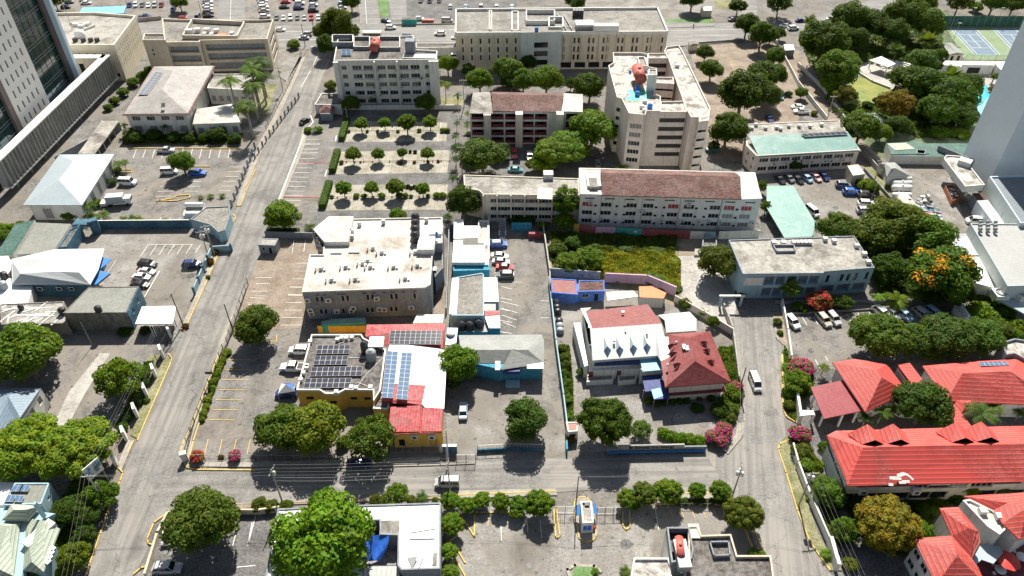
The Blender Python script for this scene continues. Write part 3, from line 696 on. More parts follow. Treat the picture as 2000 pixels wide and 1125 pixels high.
def tower_left():
 z0=6.0
 A,B,C,D=p(575,590,z0),p(385,790,z0),p(195,985,z0),p(20,1165,z0)
 E=D+(D-A).normalized()*12
 A=V2(A);E=V2(E);u=(A-E).normalized();inw=Vector((-u.y,u.x,0))
 B=E+u*(V2(B)-E).dot(u);C=E+u*(V2(C)-E).dot(u);D=E+u*(V2(D)-E).dot(u)
 H=62
 rt=root('office_tower',A+inw*10,'tall grey office tower with slot windows, dark glass bays and pale blue frames','tower')
 mb=MB();L=(B-C).length
 ops=[]
 for k in range(14):
  z=z0+2.2+k*4.1;off_=(.6,0,.9,.3)[k%4]
  for i in range(5):ops.append((L*(.12+.17*i)+off_,z,.75,2.3,.35,'brown'))
 facade(mb,rt,C,B,z0,H,ops,'tower_panel')
 P3=lambda q,z:Vector((q.x,q.y,z))
 mb.poly([P3(B,z0),P3(B+inw*1.2,z0),P3(B+inw*1.2,H),P3(B,H)],'tower_panel')
 mb.poly([P3(C+inw*1.2,z0),P3(C,z0),P3(C,H),P3(C+inw*1.2,H)],'tower_panel')
 A2=A+inw*26;E2=E+inw*26
 mb.poly([P3(A,z0),P3(A2,z0),P3(A2,H),P3(A,H)],'tower_panel');mb.poly([P3(A2,z0),P3(E2,z0),P3(E2,H),P3(A2,H)],'tower_panel');mb.poly([P3(E2,z0),P3(E,z0),P3(E,H),P3(E2,H)],'tower_panel')
 mb.poly([P3(A2,z0),P3(A,z0),P3(E,z0),P3(E2,z0)],'tower_brown');mb.build('wall',rt)
 rb=MB();rb.poly([P3(E,H),P3(A,H),P3(A2,H),P3(E2,H)],'roof_grey');rb.build('roof',rt)
 ang=math.atan2(u.y,u.x)
 for(q0,q1,fr)in((B,A,True),(E,C,True)):
  g0,g1=q0+inw*1.2,q1+inw*1.2;Lg=(g1-g0).length
  for k in range(14):
   z=z0+1.2+k*4.1;gm=MB();gm.poly([P3(g0,z),P3(g1,z),P3(g1,min(H,z+4.1)),P3(g0,min(H,z+4.1))],'glass_green')
   for t in(0,.9):gm.box(P3((g0+g1)/2-inw*.06,z+t),(Lg,.1,.14),'steel',ang)
   for i in range(6):gm.box(P3(g0+u*Lg*(i+.5)/6-inw*.06,z),(.08,.1,4.0),'dark_metal',ang)
   gm.build('glass_band',rt)
 b=MB();b.box(P3(A-u*2.6+inw*.45,z0+1.0),(1.9,.9,H-z0-1),'tower_brown',ang);b.build('pier',rt)
 b=MB();b.box(P3(C-u*1.2+inw*.45,z0),(2.4,.9,H-z0),'tower_brown',ang);b.build('pier',rt)
 b=MB();b.box(P3(A-u*.75-inw*.5,z0),(1.5,2.4,H-z0),'tower_frame',ang);Lb=(A-B).length;b.box(P3(A-u*(Lb/2+.75)-inw*.5,z0),(Lb-1.5,2.4,1.1),'tower_frame',ang);b.build('frame',rt)
 Lc=(C-E).length;b=MB();b.box(P3(C-u*(2.4+Lc/2)-inw*.5,z0),(Lc,2.4,1.1),'tower_frame',ang);b.build('frame',rt)
 for t in(.05,.2,.35,.5,.65,.8,.95):
  q=E+(A-E)*t+inw*2.5;b=MB();b.box(P3(q,0),(.9,.9,z0),'plaster_grey',ang);b.build('column',rt)
 b=MB();q=(A+E)/2+inw*14;b.box(P3(q,0),((A-E).length*.8,16,z0),'plaster_grey',ang);b.build('podium',rt)
tower_left()
def podium():
 zt,zb=10.5,2.6
 a=p(800,410,zt);b_=p(-10,1190,zt)
 a=V2(a);b_=V2(b_);u=(a-b_).normalized();inw=Vector((-u.y,u.x,0));L=(a-b_).length;ang=math.atan2(u.y,u.x);W=2.2
 rt=root('screen_wing',b_+u*L*.5,'long raised grey wing with vertical concrete fins, running below the grey tower','building');P3=lambda q,z:Vector((q.x,q.y,z))
 m=MB();m.box(P3((a+b_)/2+inw*(W/2+.4),zb),(L,W-.2,zt-zb),'screen_fin',ang);m.build('wall',rt)
 m=MB();m.box(P3((a+b_)/2+inw*W/2,zt),(L+.6,W+.6,.35),'plaster_white',ang);m.build('roof',rt)
 m=MB();m.box(P3((a+b_)/2+inw*W/2,zb-.4),(L+.4,W+.5,.4),'plaster_white',ang);m.build('floor_slab',rt)
 n=int(L/1.75)
 for i in range(n):
  m=MB();m.box(P3(b_+u*(i+.5)*L/n+inw*.1,zb),(.2,.75,zt-zb-.05),'screen_fin',ang);m.build('fin',rt)
  if i%2==0:m=MB();m.box(P3(b_+u*(i+1.0)*L/n+inw*.44,zb+(1 if i%4 else 2.6)),(.7,.1,3.6),'tower_brown',ang);m.build('slot_window',rt)
 for i in range(9):
  m=MB();m.box(P3(b_+u*L*(i+.5)/9+inw*W/2,0),(.5,.5,zb-.4),'plaster_grey',ang);m.build('column',rt)
 m=MB();q=a-u*1.1;m.box(P3(q+inw*17,zb),(2.2,32,zt-zb),'plaster_beige',ang);m.box(P3(q+inw*17,zt),(2.8,32,.35),'plaster_white',ang);m.build('return_wing',rt)
 for t in(.3,.55,.8):m=MB();m.box(P3(q-u*1.15+inw*32*t,zb+1),(.1,1.6,5),'glass_dark',ang);m.build('slot_window',rt)
podium()
def rtop(name,label,cat,pts,h,*a,**k):return building(name,label,cat,pl(pts,h),h,*a,**k)
rt=rtop('office_block','white office block with rows of slit windows, stained flat roof and white dome tank','building',[(1000,130),(842,345),(470,345),(330,345),(330,110),(700,105)],12.5,'plaster_cream','roof_stained',.9,pw=.5,fac={0:[('g',13,[1.5+3.2,7.2,9.9],.45,1.9,'dark')],1:[('o',[.25,.4,.55,.7],[8.2],.5,2,'dark'),('g',4,[1.5],1.2,1.4,'win')]})
b=MB();b.lathe(p(590,265,12.5),[(1.9,0),(1.9,.8),(1.5,1.9),(.7,2.4),(0.001,2.5)],'white_metal',16);b.build('dome',rt)
for X in(555,615,668,715):pipebox(rt,'vent_box',p(X,305,12.5),(1.3,1.2,1.3),'dark_metal')
for X,Y in((560,190),(600,200),(640,185)):pipebox(rt,'air_conditioner',p(X,Y,12.5),(2.2,1.4,1.0),'ac_body')
b=MB();b.box(p(590,180,12.5),(8,.3,.8),'plaster_white');b.box(p(645,215,12.5),(6,.3,.8),'plaster_white',R(60));b.build('roof_screen',rt)
b=MB();q=p(530,215,12.5);b.tube(q,q+Vector((0,0,14)),.12,.05,'steel',6);b.tube(q+Vector((.8,.6,0)),q+Vector((0,0,8)),.05,.05,'steel',5);b.build('antenna_mast',rt)
rt=rtop('canopy','long car park canopy with bright blue and pale blue striped roof','canopy',[(600,55),(925,42),(905,98),(580,98)],3.6,'awning_blue','awning_sky',0,z0=3.2)
for X,Y in((600,92),(750,92),(895,92),(930,60)):pipebox(rt,'post',p(X,Y,0)+Vector((0,1,0)),(.2,.2,3.2),'steel')
tile(0,0)
rt=rtop('office_building','beige three storey office with dark strip openings and rooftop air conditioners in a parapet well','building',[(1190,150),(1410,158),(1900,160),(2005,155),(1960,300),(1470,310),(1465,322),(1210,325)],11,'plaster_beige','roof_grey',.8,pw=.4,wallback='plaster_grey',rail='plaster_beige',fac={3:[('g',1,[1.4,4.6,7.6],12,1.5,'void')],4:[('g',1,[.9,4.4,7.8],24,2.4,'void',1.2,1.2,1.4)],6:[('g',1,[.9,4.4,7.8],12,2.4,'void',.8,.8,1.4)]})
b=MB();pp=pl([(1415,165),(1795,185),(1740,290),(1345,285)],11)
for i in range(4):
 a,c=pp[i],pp[(i+1)%4];d=c-a;b.box((a+c)/2,(d.length+.4,.4,1.5),'plaster_beige',math.atan2(d.y,d.x),'plaster_white')
b.build('roof_parapet',rt)
for X,Y,s in((1390,250,2.6),(1450,235,2),(1520,235,2),(1590,235,1.7),(1500,255,1.2),(1550,260,1.2),(1700,250,1.2)):pipebox(rt,'air_conditioner',p(X,Y,11),(s,1.6,s*.7),'ac_body')
b=MB();b.box(p(1625,262,11),(3.4,2.2,.5),'orange_obj');b.build('rusty_plinth',rt)
rt2=rtop('stair_tower','beige stair tower with a small dark flat roof beside the strip window office','tower',[(1060,255),(1205,255),(1215,300),(1045,300)],12.8,'plaster_beige','roof_dark',.5,fac={2:[('o',[.3],[7.5,9],.6,.8,'dark')]},parm='plaster_cream')
def hip(name,label,eaves,ridge,he,hr,wall,roof,fac={},inset=.7,cat='house',faces=None,gableidx=None,parts=True,thick=.2,z0=0):
 """eaves 4 pts (back-left, back-right, front-right, front-left); ridge 2 pts: first nearer the back or left"""
 E_=pl(eaves,he);Rr=pl(ridge,hr);W=E_[:]
 a=sum(W[i].x*W[(i+1)%len(W)].y-W[(i+1)%len(W)].x*W[i].y for i in range(len(W)))
 PP=W if a>0 else W[::-1];Q=offset([V2(q)for q in PP],inset)
 if a<0:Q=Q[::-1]
 rt=building(name,label,cat,Q,he-.02,wall,None,0,fac=fac,z0=z0)
 sloped(rt,'roof',E_+Rr,faces or[[0,1,4],[1,2,5,4],[2,3,5],[3,0,4,5]],roof,thick)
 return rt
rt=hip('villa','white two storey villa with pale hipped roof and solar panels on one slope',[(1130,487),(1565,482),(1375,830),(905,835)],[(1268,520),(1188,655)],7.6,10.3,'plaster_white','roof_villa',{2:[('o',[.14,.38,.62,.86],[5.0],2.6,1.5,'win'),('g',4,[.8],2.4,2.4,'louv')],1:[('g',9,[1,4.9],.8,1.7,'win')]},.5)
q=[p(1015,700,8.1),p(1085,700,9.0),p(1195,540,9.2),p(1145,530,8.1)];panelgrid(rt,[v+Vector((0,0,.3))for v in q],2,9,'pv_grey')
q=offset([V2(v)for v in pl([(905,835),(1375,830),(1565,482),(1130,487)],7.6)],-.5);b=MB();b.prism(q,7.25,7.42,'roof_brown',bottom=True);b.build('eaves',rt)
for X in(1170,1205):pipebox(rt,'skylight',p(1195,X*.62+35,8.9),(1.1,.8,.2),'dark_metal')
b=MB();b.box(p(1195,770,8.1),(1.2,1.0,.4),'dark_metal');b.build('roof_vent',rt)
rt=hip('villa_wing','low white wing with small hipped roof on the right of the white villa',[(1435,800),(1700,760),(1760,895),(1410,910)],[(1470,800),(1640,790)],4.6,5.3,'plaster_white','roof_white',{2:[('g',4,[.8],1.8,2.4,'louv')],1:[('g',3,[.8],1.2,2.2,'louv')]},.3,faces=[[0,1,5,4],[1,2,5],[2,3,4,5],[3,0,4]])
rt=rtop('villa_annex','white annex with long flat roof behind the palms of the white villa','building',[(1545,548),(1880,545),(1850,665),(1520,650)],5.5,'plaster_white','roof_stained',.3,fac={2:[('g',6,[1],1.6,2.2,'louv')]})
rt=rtop('car_shelter','long low car shelter with dusty flat roof beside the finned wing','shelter',[(745,885),(872,885),(690,1125),(570,1125)],3.0,'plaster_cream','roof_stained',0,z0=2.7)
for i in range(6):pipebox(rt,'post',V2(p(868-i*36,892+i*48,3.0))-Vector((.3,0,0)),(.2,.2,2.7),'steel')
pipebox(rt,'back_wall',V2(p(640,1010,3)),(.25,24,2.7),'plaster_grey',R(-26))
tile(0,1)
rt=hip('hall','white hall with big pale blue-white metal hipped roof beside the parked white vans',[(435,82),(838,78),(600,452),(168,452)],[(536,130),(432,268)],5.4,7.6,'plaster_white','roof_metal_plain',{1:[('g',5,[.3],2.2,3.6,'louv')],2:[('o',[.3],[.3],2.4,3.4,'louv')]},.9)
rt=rtop('shed','long shed with dark green sheet roof at the left edge','shed',[(110,590),(255,560),(95,815),(-40,830)],3.2,'plaster_white','roof_green',0,uvdir=(1,2))
rt=rtop('workshop','low workshop with plain grey-green flat sheet roof right of the dark green roof','building',[(270,580),(520,590),(380,805),(120,812)],4.0,'plaster_white','roof_sheet_grey',0)
rt=rtop('store','narrow dark store with flat roof, blue end wall and doors','building',[(510,640),(590,600),(490,765),(425,770)],3.4,'wall_blue','roof_dark',.3,fac={1:[('g',2,[.2],1.0,2.1,'royal')]})
rt=rtop('gate_house','grey flat roofed gatehouse with rounded blue front at the compound corner','building',[(1510,470),(1680,462),(1690,520),(1650,640),(1600,655),(1540,600),(1395,560)],3.2,'wall_paleblue','roof_grey',.25,fac={4:[('g',2,[1],1,1,'win')]},parm='plaster_grey')
rt=rtop('plinth_store','low concrete plinth carrying white pipes next to the rounded gatehouse','structure',[(1370,440),(1500,440),(1480,560),(1340,530)],1.6,'plaster_white','concrete_pale',.2)
for Y in(450,520):
 b=MB();b.tube(p(1360,Y,2.4),p(1490,Y,2.4),.7,.7,'white_metal',12);b.build('pipe',rt)
wall_run([p(735,625),p(1400,620)],2.7,.3,'wall_blue','tall blue wall between the two left car parks',cap='plaster_white')
wall_run([p(1700,790),p(1540,640)][:1]+[p(1560,800),p(1430,1110)],2.0,.25,'wall_paleblue','pale blue perimeter wall along the pavement of the concrete car park',posts=4,postm='wall_blue')
rt=root('entrance_arch',p(660,660),'blue entrance arch and pergola beside the blue wall','arch')
b=MB();b.box(p(715,655),(2.2,1.6,4.2),'wall_blue',R(30));b.build('pier',rt);b=MB();b.box(p(650,655)+Vector((0,0,3.2)),(5,2.5,.35),'wall_blue');b.build('beam',rt);b=MB();b.box(p(600,640),(.4,2.4,3.3),'wall_blue');b.build('pier',rt)
rt=root('blue_house',p(420,1080),'blue walled house with star shaped white metal hip roofs','house')
z=4.2;zr=6.0
m=MB();q=[V2(v)for v in pl([(130,1030),(655,1035),(755,790),(400,790),(90,850)],z)];q=offset(q if sum(q[i].x*q[(i+1)%5].y-q[(i+1)%5].x*q[i].y for i in range(5))>0 else q[::-1],.5);m.prism(q,0,z-.05,'wall_blue',top=False);m.build('wall',rt)
VV=[p(90,1030,z),p(660,1035,z),p(720,925,z),p(765,770,z),p(400,775,z),p(80,848,z),p(150,955,zr),p(300,945,zr),p(370,870,zr),p(440,940,zr),p(580,945,zr),p(320,850,zr),p(400,865,zr),p(390,810,zr)]
sloped(rt,'roof',VV,[[0,1,10,9,8,7,6],[1,2,10],[2,3,12,9,10],[3,4,13,12],[4,5,11,13],[11,8,12,13],[9,8,12],[5,0,6,7,11],[7,8,11]],'roof_metal_white',.15)
for X in(300,440,530):b=MB();b.box(p(X,1075,2.2)+Vector((0,-.1,0)),(1.2,.12,1.0),'white_metal');b.box(p(X,1075,2.2)+Vector((0,-.17,.12)),(.95,.04,.76),'glass_dark');b.build('window',rt)
for(X,Y)in((735,885),(720,985)):
 b=MB();q=p(X,Y,2.6);b.box(q,(3.0,4.6,.12),'awning_blue',R(-20),tilt=0);b.build('awning',rt)
tile(0,2)
rt=rtop('blue_block','blue box building with green-grey flat roof and block wall side, black tank on top','building',[(650,5),(1012,0),(925,190),(462,195)],5.2,'blockwork','roof_sheet_grey',.12,pw=.15)
rt2=rtop('blue_end_wall','bright blue end building with two white framed windows facing the street','building',[(1014,-4),(1020,-2),(933,188),(927,190)],5.3,'wall_blue','wall_blue',0,fac={1:[('o',[.3,.7],[2.8],1.2,1.6,'win')]})
rt=rtop('carport','white sheet roofed carport by the street wall, at the blue building','carport',[(1040,145),(1290,140),(1265,270),(990,272)],3.4,'plaster_white','roof_bright',0,z0=3.1)
for X,Y in((1130,385),(1150,385),(1185,350),(1255,345)):pipebox(rt,'post',p(X,Y-20),(.12,.12,3.1),'white_metal')
rt=rtop('old_store','old store with rusty flat roof painted in white crossing strokes','building',[(0,130),(470,110),(495,270),(10,280)],3.4,'blockwork','roof_stained',.15)
r_=random.Random(5);
for k in range(22):
 b=MB();X,Y=r_.uniform(-10,430),r_.uniform(135,260);q=p(X,Y,3.42+k*.006);b.box(q,(r_.uniform(2,6),.3,.005),'white_paint',r_.choice((0,.1,1.2,1.0,1.9,.5)));b.build('paint_stroke',rt)
rt=rtop('lean_to','flat white lean-to roof beside the blue walled house','building',[(40,-60),(250,-60),(200,140),(-60,140)],3.2,'plaster_white','roof_bright',0)
b=MB();cyl_tank(p(725,180,5.3),.75,1.5,'tank_black','black ribbed water tank standing alone on the green-grey roof')
cyl_tank(p(462,195,3.5),.8,1.6,'tank_black','black water tank behind the white painted strokes, beside the block wall')
cyl_tank(p(160,165,3.5),.6,1.3,'tank_black','small black water tank on the far left store roof')
tile(0,1)
cyl_tank(p(30,1060,3.3),1.0,1.9,'tank_grey','grey water tank at the left edge by the star roofed house');cyl_tank(p(35,985,3.3),.9,1.7,'tank_black','black water tank at the left edge behind the grey tank')
rt=rtop('low_house','small white gabled roof at the left edge behind the tanks','house',[(-60,830),(60,825),(100,900),(-60,1100)],3.2,'plaster_white','roof_bright',0)
tile(0,2)
rt=root('grey_hall',p(100,900),'white walled hall with blue-grey ribbed metal roof, half under the big tree','hall')
z=5;VV=[p(-60,740,z),p(300,745,z),p(70,1120,z),p(-60,1120,z),p(-60,900,z+1.6),p(60,800,z+1.6),p(150,960,z+1.4)]
m=MB();q=[V2(v)for v in(VV[0],VV[1],VV[2],VV[3])];A,B=q[2],q[1];facade(m,rt,A,B,0,z,expand([('o',[.18,.4,.62,.86],[2.6],1.3,1.7,'win')],(B-A).length),'plaster_white');m.poly([Vector((v.x,v.y,0))for v in(q[3],q[2])]+[Vector((v.x,v.y,z))for v in(q[2],q[3])],'plaster_white');m.build('wall',rt)
sloped(rt,'roof',[v+Vector((0,0,.1))for v in VV],[[0,1,5,4],[1,2,6,5],[2,3,4,5,6]],'roof_bluegrey',.15)
tile(0,3)
rt=rtop('flat_house','pale blue walled house with grey flat roof and blue solar panels','house',[(110,445),(365,445),(305,600),(30,610)],5.2,'wall_paleblue','roof_sheet_grey',.15,fac={1:[('o',[.5],[3.5],.8,.8,'win')]})
for q in([(75,505),(150,505),(172,460),(105,460)],[(140,505),(205,505),(222,460),(160,460)],[(35,580),(95,582),(118,532),(60,530)],[(105,582),(160,584),(180,535),(122,532)]):
 panelgrid(rt,pl([(a,b_,5.6)for a,b_ in q]),2,1,'pv_blue')
rt=rtop('bright_house','white flat roof in the left bottom corner below the clipped tree','house',[(-80,430),(100,440),(20,605),(-80,605)],4.4,'plaster_white','roof_bright',0)
rt=root('green_house',p(200,900),'pale blue house with several steep pale green ribbed roofs and dormers','house')
z=5.0
def gable(rt,a,b_,c,d,e,f_,m='roof_palegreen'):
 sloped(rt,'roof',[a,b_,c,d,e,f_],[[0,1,5,4],[2,3,4,5],[0,4,3],[1,2,5]],m,.15)
gable(rt,p(-60,1130,z),p(100,1125,z),p(150,740,z),p(-60,735,z),p(-40,1060,z+2.0),p(60,760,z+2.0))
gable(rt,p(165,1085,z-.4),p(320,1095,z-.4),p(440,780,z-.4),p(190,700,z-.4),p(230,1020,z+1.2),p(330,720,z+1.4))
gable(rt,p(15,715,z+.6),p(205,720,z+.6),p(300,610,z+.6),p(80,600,z+.6),p(100,640,z+2.4),p(190,640,z+2.4))
m=MB();m.prism([V2(v)for v in pl([(-60,1150),(150,1150),(205,760),(400,660),(90,620),(-60,620)],z)],0,z-.3,'wall_paleblue');m.prism([V2(v)for v in pl([(180,1080),(320,1100),(400,900),(250,850)],4)],0,z-.6,'wall_paleblue');m.build('wall',rt)
m=MB();m.box(p(300,830,z-.2),(1.8,5.0,1.0),'plaster_white',R(-28));m.build('roof_box',rt)
m=MB();q=p(325,690,z);m.box(q,(.5,.5,4),'wall_paleblue');m.build('chimney',rt)
for X,Y in((385,925),(375,955),(362,988),(350,1020)):pipebox(rt,'skylight',p(X,Y,z-.2),(.9,.8,.12),'white_metal',R(-25))
tile(1,0)
zs=[1.0+2.95*i for i in range(5)]
rt=rtop('apartment_block','grey-white five storey apartment block with shallow window bays and a red tank on its roof','building',[(570,455),(1322,447),(1330,385),(1290,380),(1160,375),(1155,272),(600,292)],15.6,'plaster_white','roof_dark',.6,pw=.3,fac={0:[('o',[.09,.905],zs,1.7,1.5,'win'),('o',[.215,.325],zs,3.0,1.55,'win'),('o',[.455,.555],zs,2.7,1.55,'win'),('o',[.675,.785],zs,3.0,1.55,'win')]})
A,B=V2(p(570,455,15.6)),V2(p(1322,447,15.6));u=(B-A).normalized();n_=Vector((u.y,-u.x,0));L=(B-A).length;ang=math.atan2(u.y,u.x)
for t,w_ in((0.02,1.6),(.395,.5),(.615,.5),(.97,3.2)):pipebox(rt,'pier',A+u*(L*t)+n_*.5,(w_,1.0,15.9),'plaster_white',ang)
for z in zs:pipebox(rt,'window_ledge',A+u*L*.265+n_*.25+Vector((0,0,z-.35)),(L*.2,.5,.25),'plaster_white',ang);pipebox(rt,'window_ledge',A+u*L*.73+n_*.25+Vector((0,0,z-.35)),(L*.2,.5,.25),'plaster_white',ang)
r_=random.Random(3)
for i in range(14):ac(rt,A+u*L*r_.choice((.36,.42,.6,.64,.84))+n_*.35+Vector((0,0,r_.choice(zs)+r_.uniform(-.8,0))),ang,.9)
for(X0,X1,Y0,Y1,zz,m_)in((565,715,290,345,1.8,'plaster_grey'),(720,835,290,365,1.2,'plaster_grey'),(905,1055,290,370,1.2,'plaster_grey')):
 q=pl([(X0,Y0),(X1,Y0),(X1,Y1),(X0,Y1)],15.6);m=MB()
 for i in range(4):a,c=q[i],q[(i+1)%4];d=c-a;m.box((a+c)/2,(d.length+.3,.3,zz),m_,math.atan2(d.y,d.x),'plaster_white')
 m.build('roof_parapet',rt)
pipebox(rt,'lift_house',p(1135,380,15.6),(3.2,3.2,4.2),'plaster_grey');pipebox(rt,'roof_slab',p(1200,415,15.7),(11,3.2,.25),'roof_white')
panelgrid(rt,[p(625,405,16),p(700,405,16),p(690,360,17),p(628,360,17)],2,2,'pv_blue')
drum(p(862,350,18),p(880,300,18),1.5,'tank_red','red cylindrical tank lying on the grey-white apartment block roof')
rt=rtop('gate_lodge','small entrance lodge with dark gabled roof in front of the grey-white apartment block','house',[(480,690),(640,690),(625,775),(430,770)],3.2,'plaster_white','roof_dark',.3)
z=2.6;rt=root('guard_house',p(520,850),'tiny guard house with brown gabled roof by the street entrance','hut')
m=MB();m.prism([V2(v)for v in pl([(475,815),(565,815),(565,860),(475,860)],1.3)],0,z,'plaster_grey');m.build('wall',rt)
sloped(rt,'roof',[p(460,830,z),p(580,830,z),p(575,760,z),p(470,760,z),p(515,780,z+1.4),p(525,780,z+1.4)],[[0,1,5,4],[1,2,5],[2,3,4,5],[3,0,4]],'roof_brown',.15)
tile(2,0)
zs=[3.6,6.6,9.8]
f1=[('g',9,zs,.7,1.9,'dark',.5,.5,.4)]
rt=root('slot_window_offices',G(1100,135),'long cream office block with slot windows and tall pale green stair block in the middle','building')
H=13.2;B_=[p(-410,80,H),p(1065,68,H),p(1140,245,H),p(-415,255,H)];B_=[V2(v)for v in B_]
m=MB();A,B=B_[3],B_[2];L=(B-A).length;u=(B-A).normalized();n_=Vector((u.y,-u.x,0));ang=math.atan2(u.y,u.x)
ops=[]
for i in range(7):
 for z in zs:ops.append((2.5+i*3.2,z,.6,2.0,.4,'dark'))
for i in range(17):
 for z in zs:ops.append((L*.48+3.0+i*2.65+(.6 if i%2 else-.5),z,.75,2.0,.4,'dark'))
for i in range(9):ops.append((L*.50+i*5.2+2,.5,4.0,2.2,.6,'dark'))
facade(m,rt,A,B,0,H,ops,'plaster_cream')
Pz=lambda q,z:Vector((q.x,q.y,z))
for a,c in((B_[2],B_[1]),(B_[1],B_[0]),(B_[0],B_[3])):m.poly([Pz(a,0),Pz(c,0),Pz(c,H),Pz(a,H)],'plaster_cream')
m.build('wall',rt)
m=MB();m.poly([Pz(B_[3],H),Pz(B_[2],H),Pz(B_[1],H),Pz(B_[0],H)],'roof_grey');m.build('roof',rt)
m=MB();mid=centroid(B_)
for a,c in((B_[3],B_[2]),(B_[2],B_[1]),(B_[1],B_[0]),(B_[0],B_[3])):d=c-a;m.box((a+c)/2+Vector((0,0,H-.3))+(mid-(a+c)/2).normalized()*.1,(d.length+.2,.5,1.2),'plaster_white',math.atan2(d.y,d.x))
m.build('parapet',rt)
for i in range(24):pipebox(rt,'fin',A+u*(L*(i+.3)/24)+n_*.2+Vector((0,0,2.8)),(.35,.45,H-3.1),'plaster_cream',ang)
q0,q1=V2(p(62,245,H)),V2(p(362,238,H));m=MB();LL=(q1-q0).length;a0=q0+n_*2.4;a1=q1+n_*2.4
facade(m,rt,a0,a1,0,H+1.2,expand([('o',[.5],[2.2,5.5,8.7],LL*.34,2.0,'dark')],LL),'plaster_mint');m.poly([Pz(a1,0),Pz(q1,0),Pz(q1,H+1.2),Pz(a1,H+1.2)],'plaster_mint');m.poly([Pz(q0,0),Pz(a0,0),Pz(a0,H+1.2),Pz(q0,H+1.2)],'plaster_mint')
m.poly([Pz(a0,H+1.2),Pz(a1,H+1.2),Pz(q1-n_*3,H+1.2),Pz(q0-n_*3,H+1.2)],'roof_grey');m.poly([Pz(q1-n_*3,H),Pz(q0-n_*3,H),Pz(q0-n_*3,H+1.2),Pz(q1-n_*3,H+1.2)],'plaster_mint');m.build('stair_block',rt)
for(X0,X1,Y0,Y1,hh)in((105,310,100,180,1.6),(270,370,160,235,2.0),(-165,-150,90,230,.8),(0,45,90,230,.5)):
 q=pl([(X0,Y0),(X1,Y0),(X1,Y1),(X0,Y1)],H);m=MB()
 for i in range(4):a,c=q[i],q[(i+1)%4];d=c-a;m.box((a+c)/2,(d.length+.4,.4,hh),'plaster_white',math.atan2(d.y,d.x))
 m.build('roof_parapet',rt)
for i in range(6):
 m=MB();m.box(p(475+i*22,205,H),(1.2,4.2,2.2),'steel');m.lathe(p(475+i*22,190,H+2.2),[(.5,0),(.5,.5),(.001,.5)],'white_metal',8);m.build('chiller',rt)
for i in range(4):m=MB();m.box(p(452+i*20,120,H),(.9,2.6,2.6),'dark_metal');m.build('cooling_tower',rt)
m=MB();m.box(p(685,235,H),(9.0,3.0,2.8),'white_metal',0,'roof_white');m.build('roof_container',rt)
m=MB()
for(a,c)in(((330,100),(410,235)),((380,110),(440,215)),((400,200),(470,195))):m.tube(p(*a,H+.5),p(*c,H+.5),.18,.18,'steel',6)
m.build('roof_pipe',rt)
cyl_tank(p(180,225,H+1.2),.7,1.3,'tank_blue','small blue tank on the pale green stair block roof')
tile(2,0)
H=11.0;zs=[.6,3.2,5.9,8.5]
rt=root('gallery_flats',G(1025,275),'pink and white flats with brown tiled roof and maroon gallery balconies','building')
q=[p(-310,820,H),p(495,820,H)];A,B=V2(q[0]),V2(q[1]);L=(B-A).length;u=(B-A).normalized();n_=Vector((u.y,-u.x,0));ang=math.atan2(u.y,u.x);D_=11
m=MB();ops=[(L*.115-1.2,z,4.2,1.9,1.2,'balc')for z in zs]+[(L*(.22+.13*k+.03),z,L*.115,1.9,1.2,'balc')for z in zs for k in range(2)]+[(L*(.53+.12*k),z,L*.11,1.9,1.2,'balc')for z in zs for k in range(2)]+[(L*.93,z,L*.1,1.9,1.2,'balc')for z in zs]
facade(m,rt,A,B,0,H,ops,'plaster_white','maroon_paint','maroon_paint')
A2,B2=A-n_*D_,B-n_*D_
for a,c in((B,B2),(B2,A2),(A2,A)):m.poly([Pz(a,0),Pz(c,0),Pz(c,H),Pz(a,H)],'plaster_pink')
m.build('wall',rt)
for t,w_ in((.16,2.2),(.45,2.2),(.82,2.2)):pipebox(rt,'stair_column',A+u*L*t+n_*1.0,(w_,2.2,H+(.2 if t>.2 else 0)),'plaster_pink',ang)
z=H+.1
sloped(rt,'roof',[p(-285,675,z+.6),p(-160,675,z+.6),p(-140,830,z),p(-312,830,z)],[[0,1,2,3]],'roof_stained',.2)
sloped(rt,'roof',[p(380,683,z+.6),p(518,690,z+.6),p(518,820,z),p(362,815,z)],[[0,1,2,3]],'roof_white',.2)
sloped(rt,'roof',[p(-150,672,z),p(380,683,z),p(360,820,z),p(-140,812,z),p(-150,690,z+1.6),p(378,700,z+1.6)],[[0,1,5,4],[1,2,5],[2,3,4,5],[3,0,4]],'roof_brown',.2)
zone(1180,90,4.5)
H=17.2;zs=[2.4+2.75*i for i in range(5)]
rt=building('tower_flats','tall white apartment tower with open light wells and grimy roof, left wing with bay windows','tower',[V2(v)for v in pl([(75,75),(320,75),(385,90),(385,200),(460,215),(440,380),(440,440),(495,460),(490,590),(370,590),(360,625),(215,612),(150,480),(110,470),(35,190),(80,165)],H)],H,'plaster_pink','roof_patchy',.8,fac={10:[('g',1,zs,3.4,1.5,'win')],9:[('o',[.2],[2.4],.1,.1,'win')],12:[('g',3,zs,1.4,1.4,'win')],14:[('g',6,zs,2.2,1.6,'balc')]})
rt2=building('tower_flats','right wing of the white apartment tower with orange-pink end wall and balconies','tower',[V2(v)for v in pl([(525,60),(545,20),(655,5),(690,60),(930,560),(915,670),(830,680),(830,640),(760,640),(715,560),(640,350),(560,120)],H)],H,'plaster_pink','roof_patchy',.6,fac={5:[('g',1,zs,2.6,1.6,'balc')],3:[('g',8,zs,1.3,1.4,'win')]})
def bridge(pts,ops,lab):
 return building('walkway_block',lab,'building',[V2(v)for v in pl(pts,H)],H,'plaster_pink','roof_patchy',.5,fac=ops,wallback='car_black',rail='plaster_pink')  # black recess backs carry the gallery shade in their colour
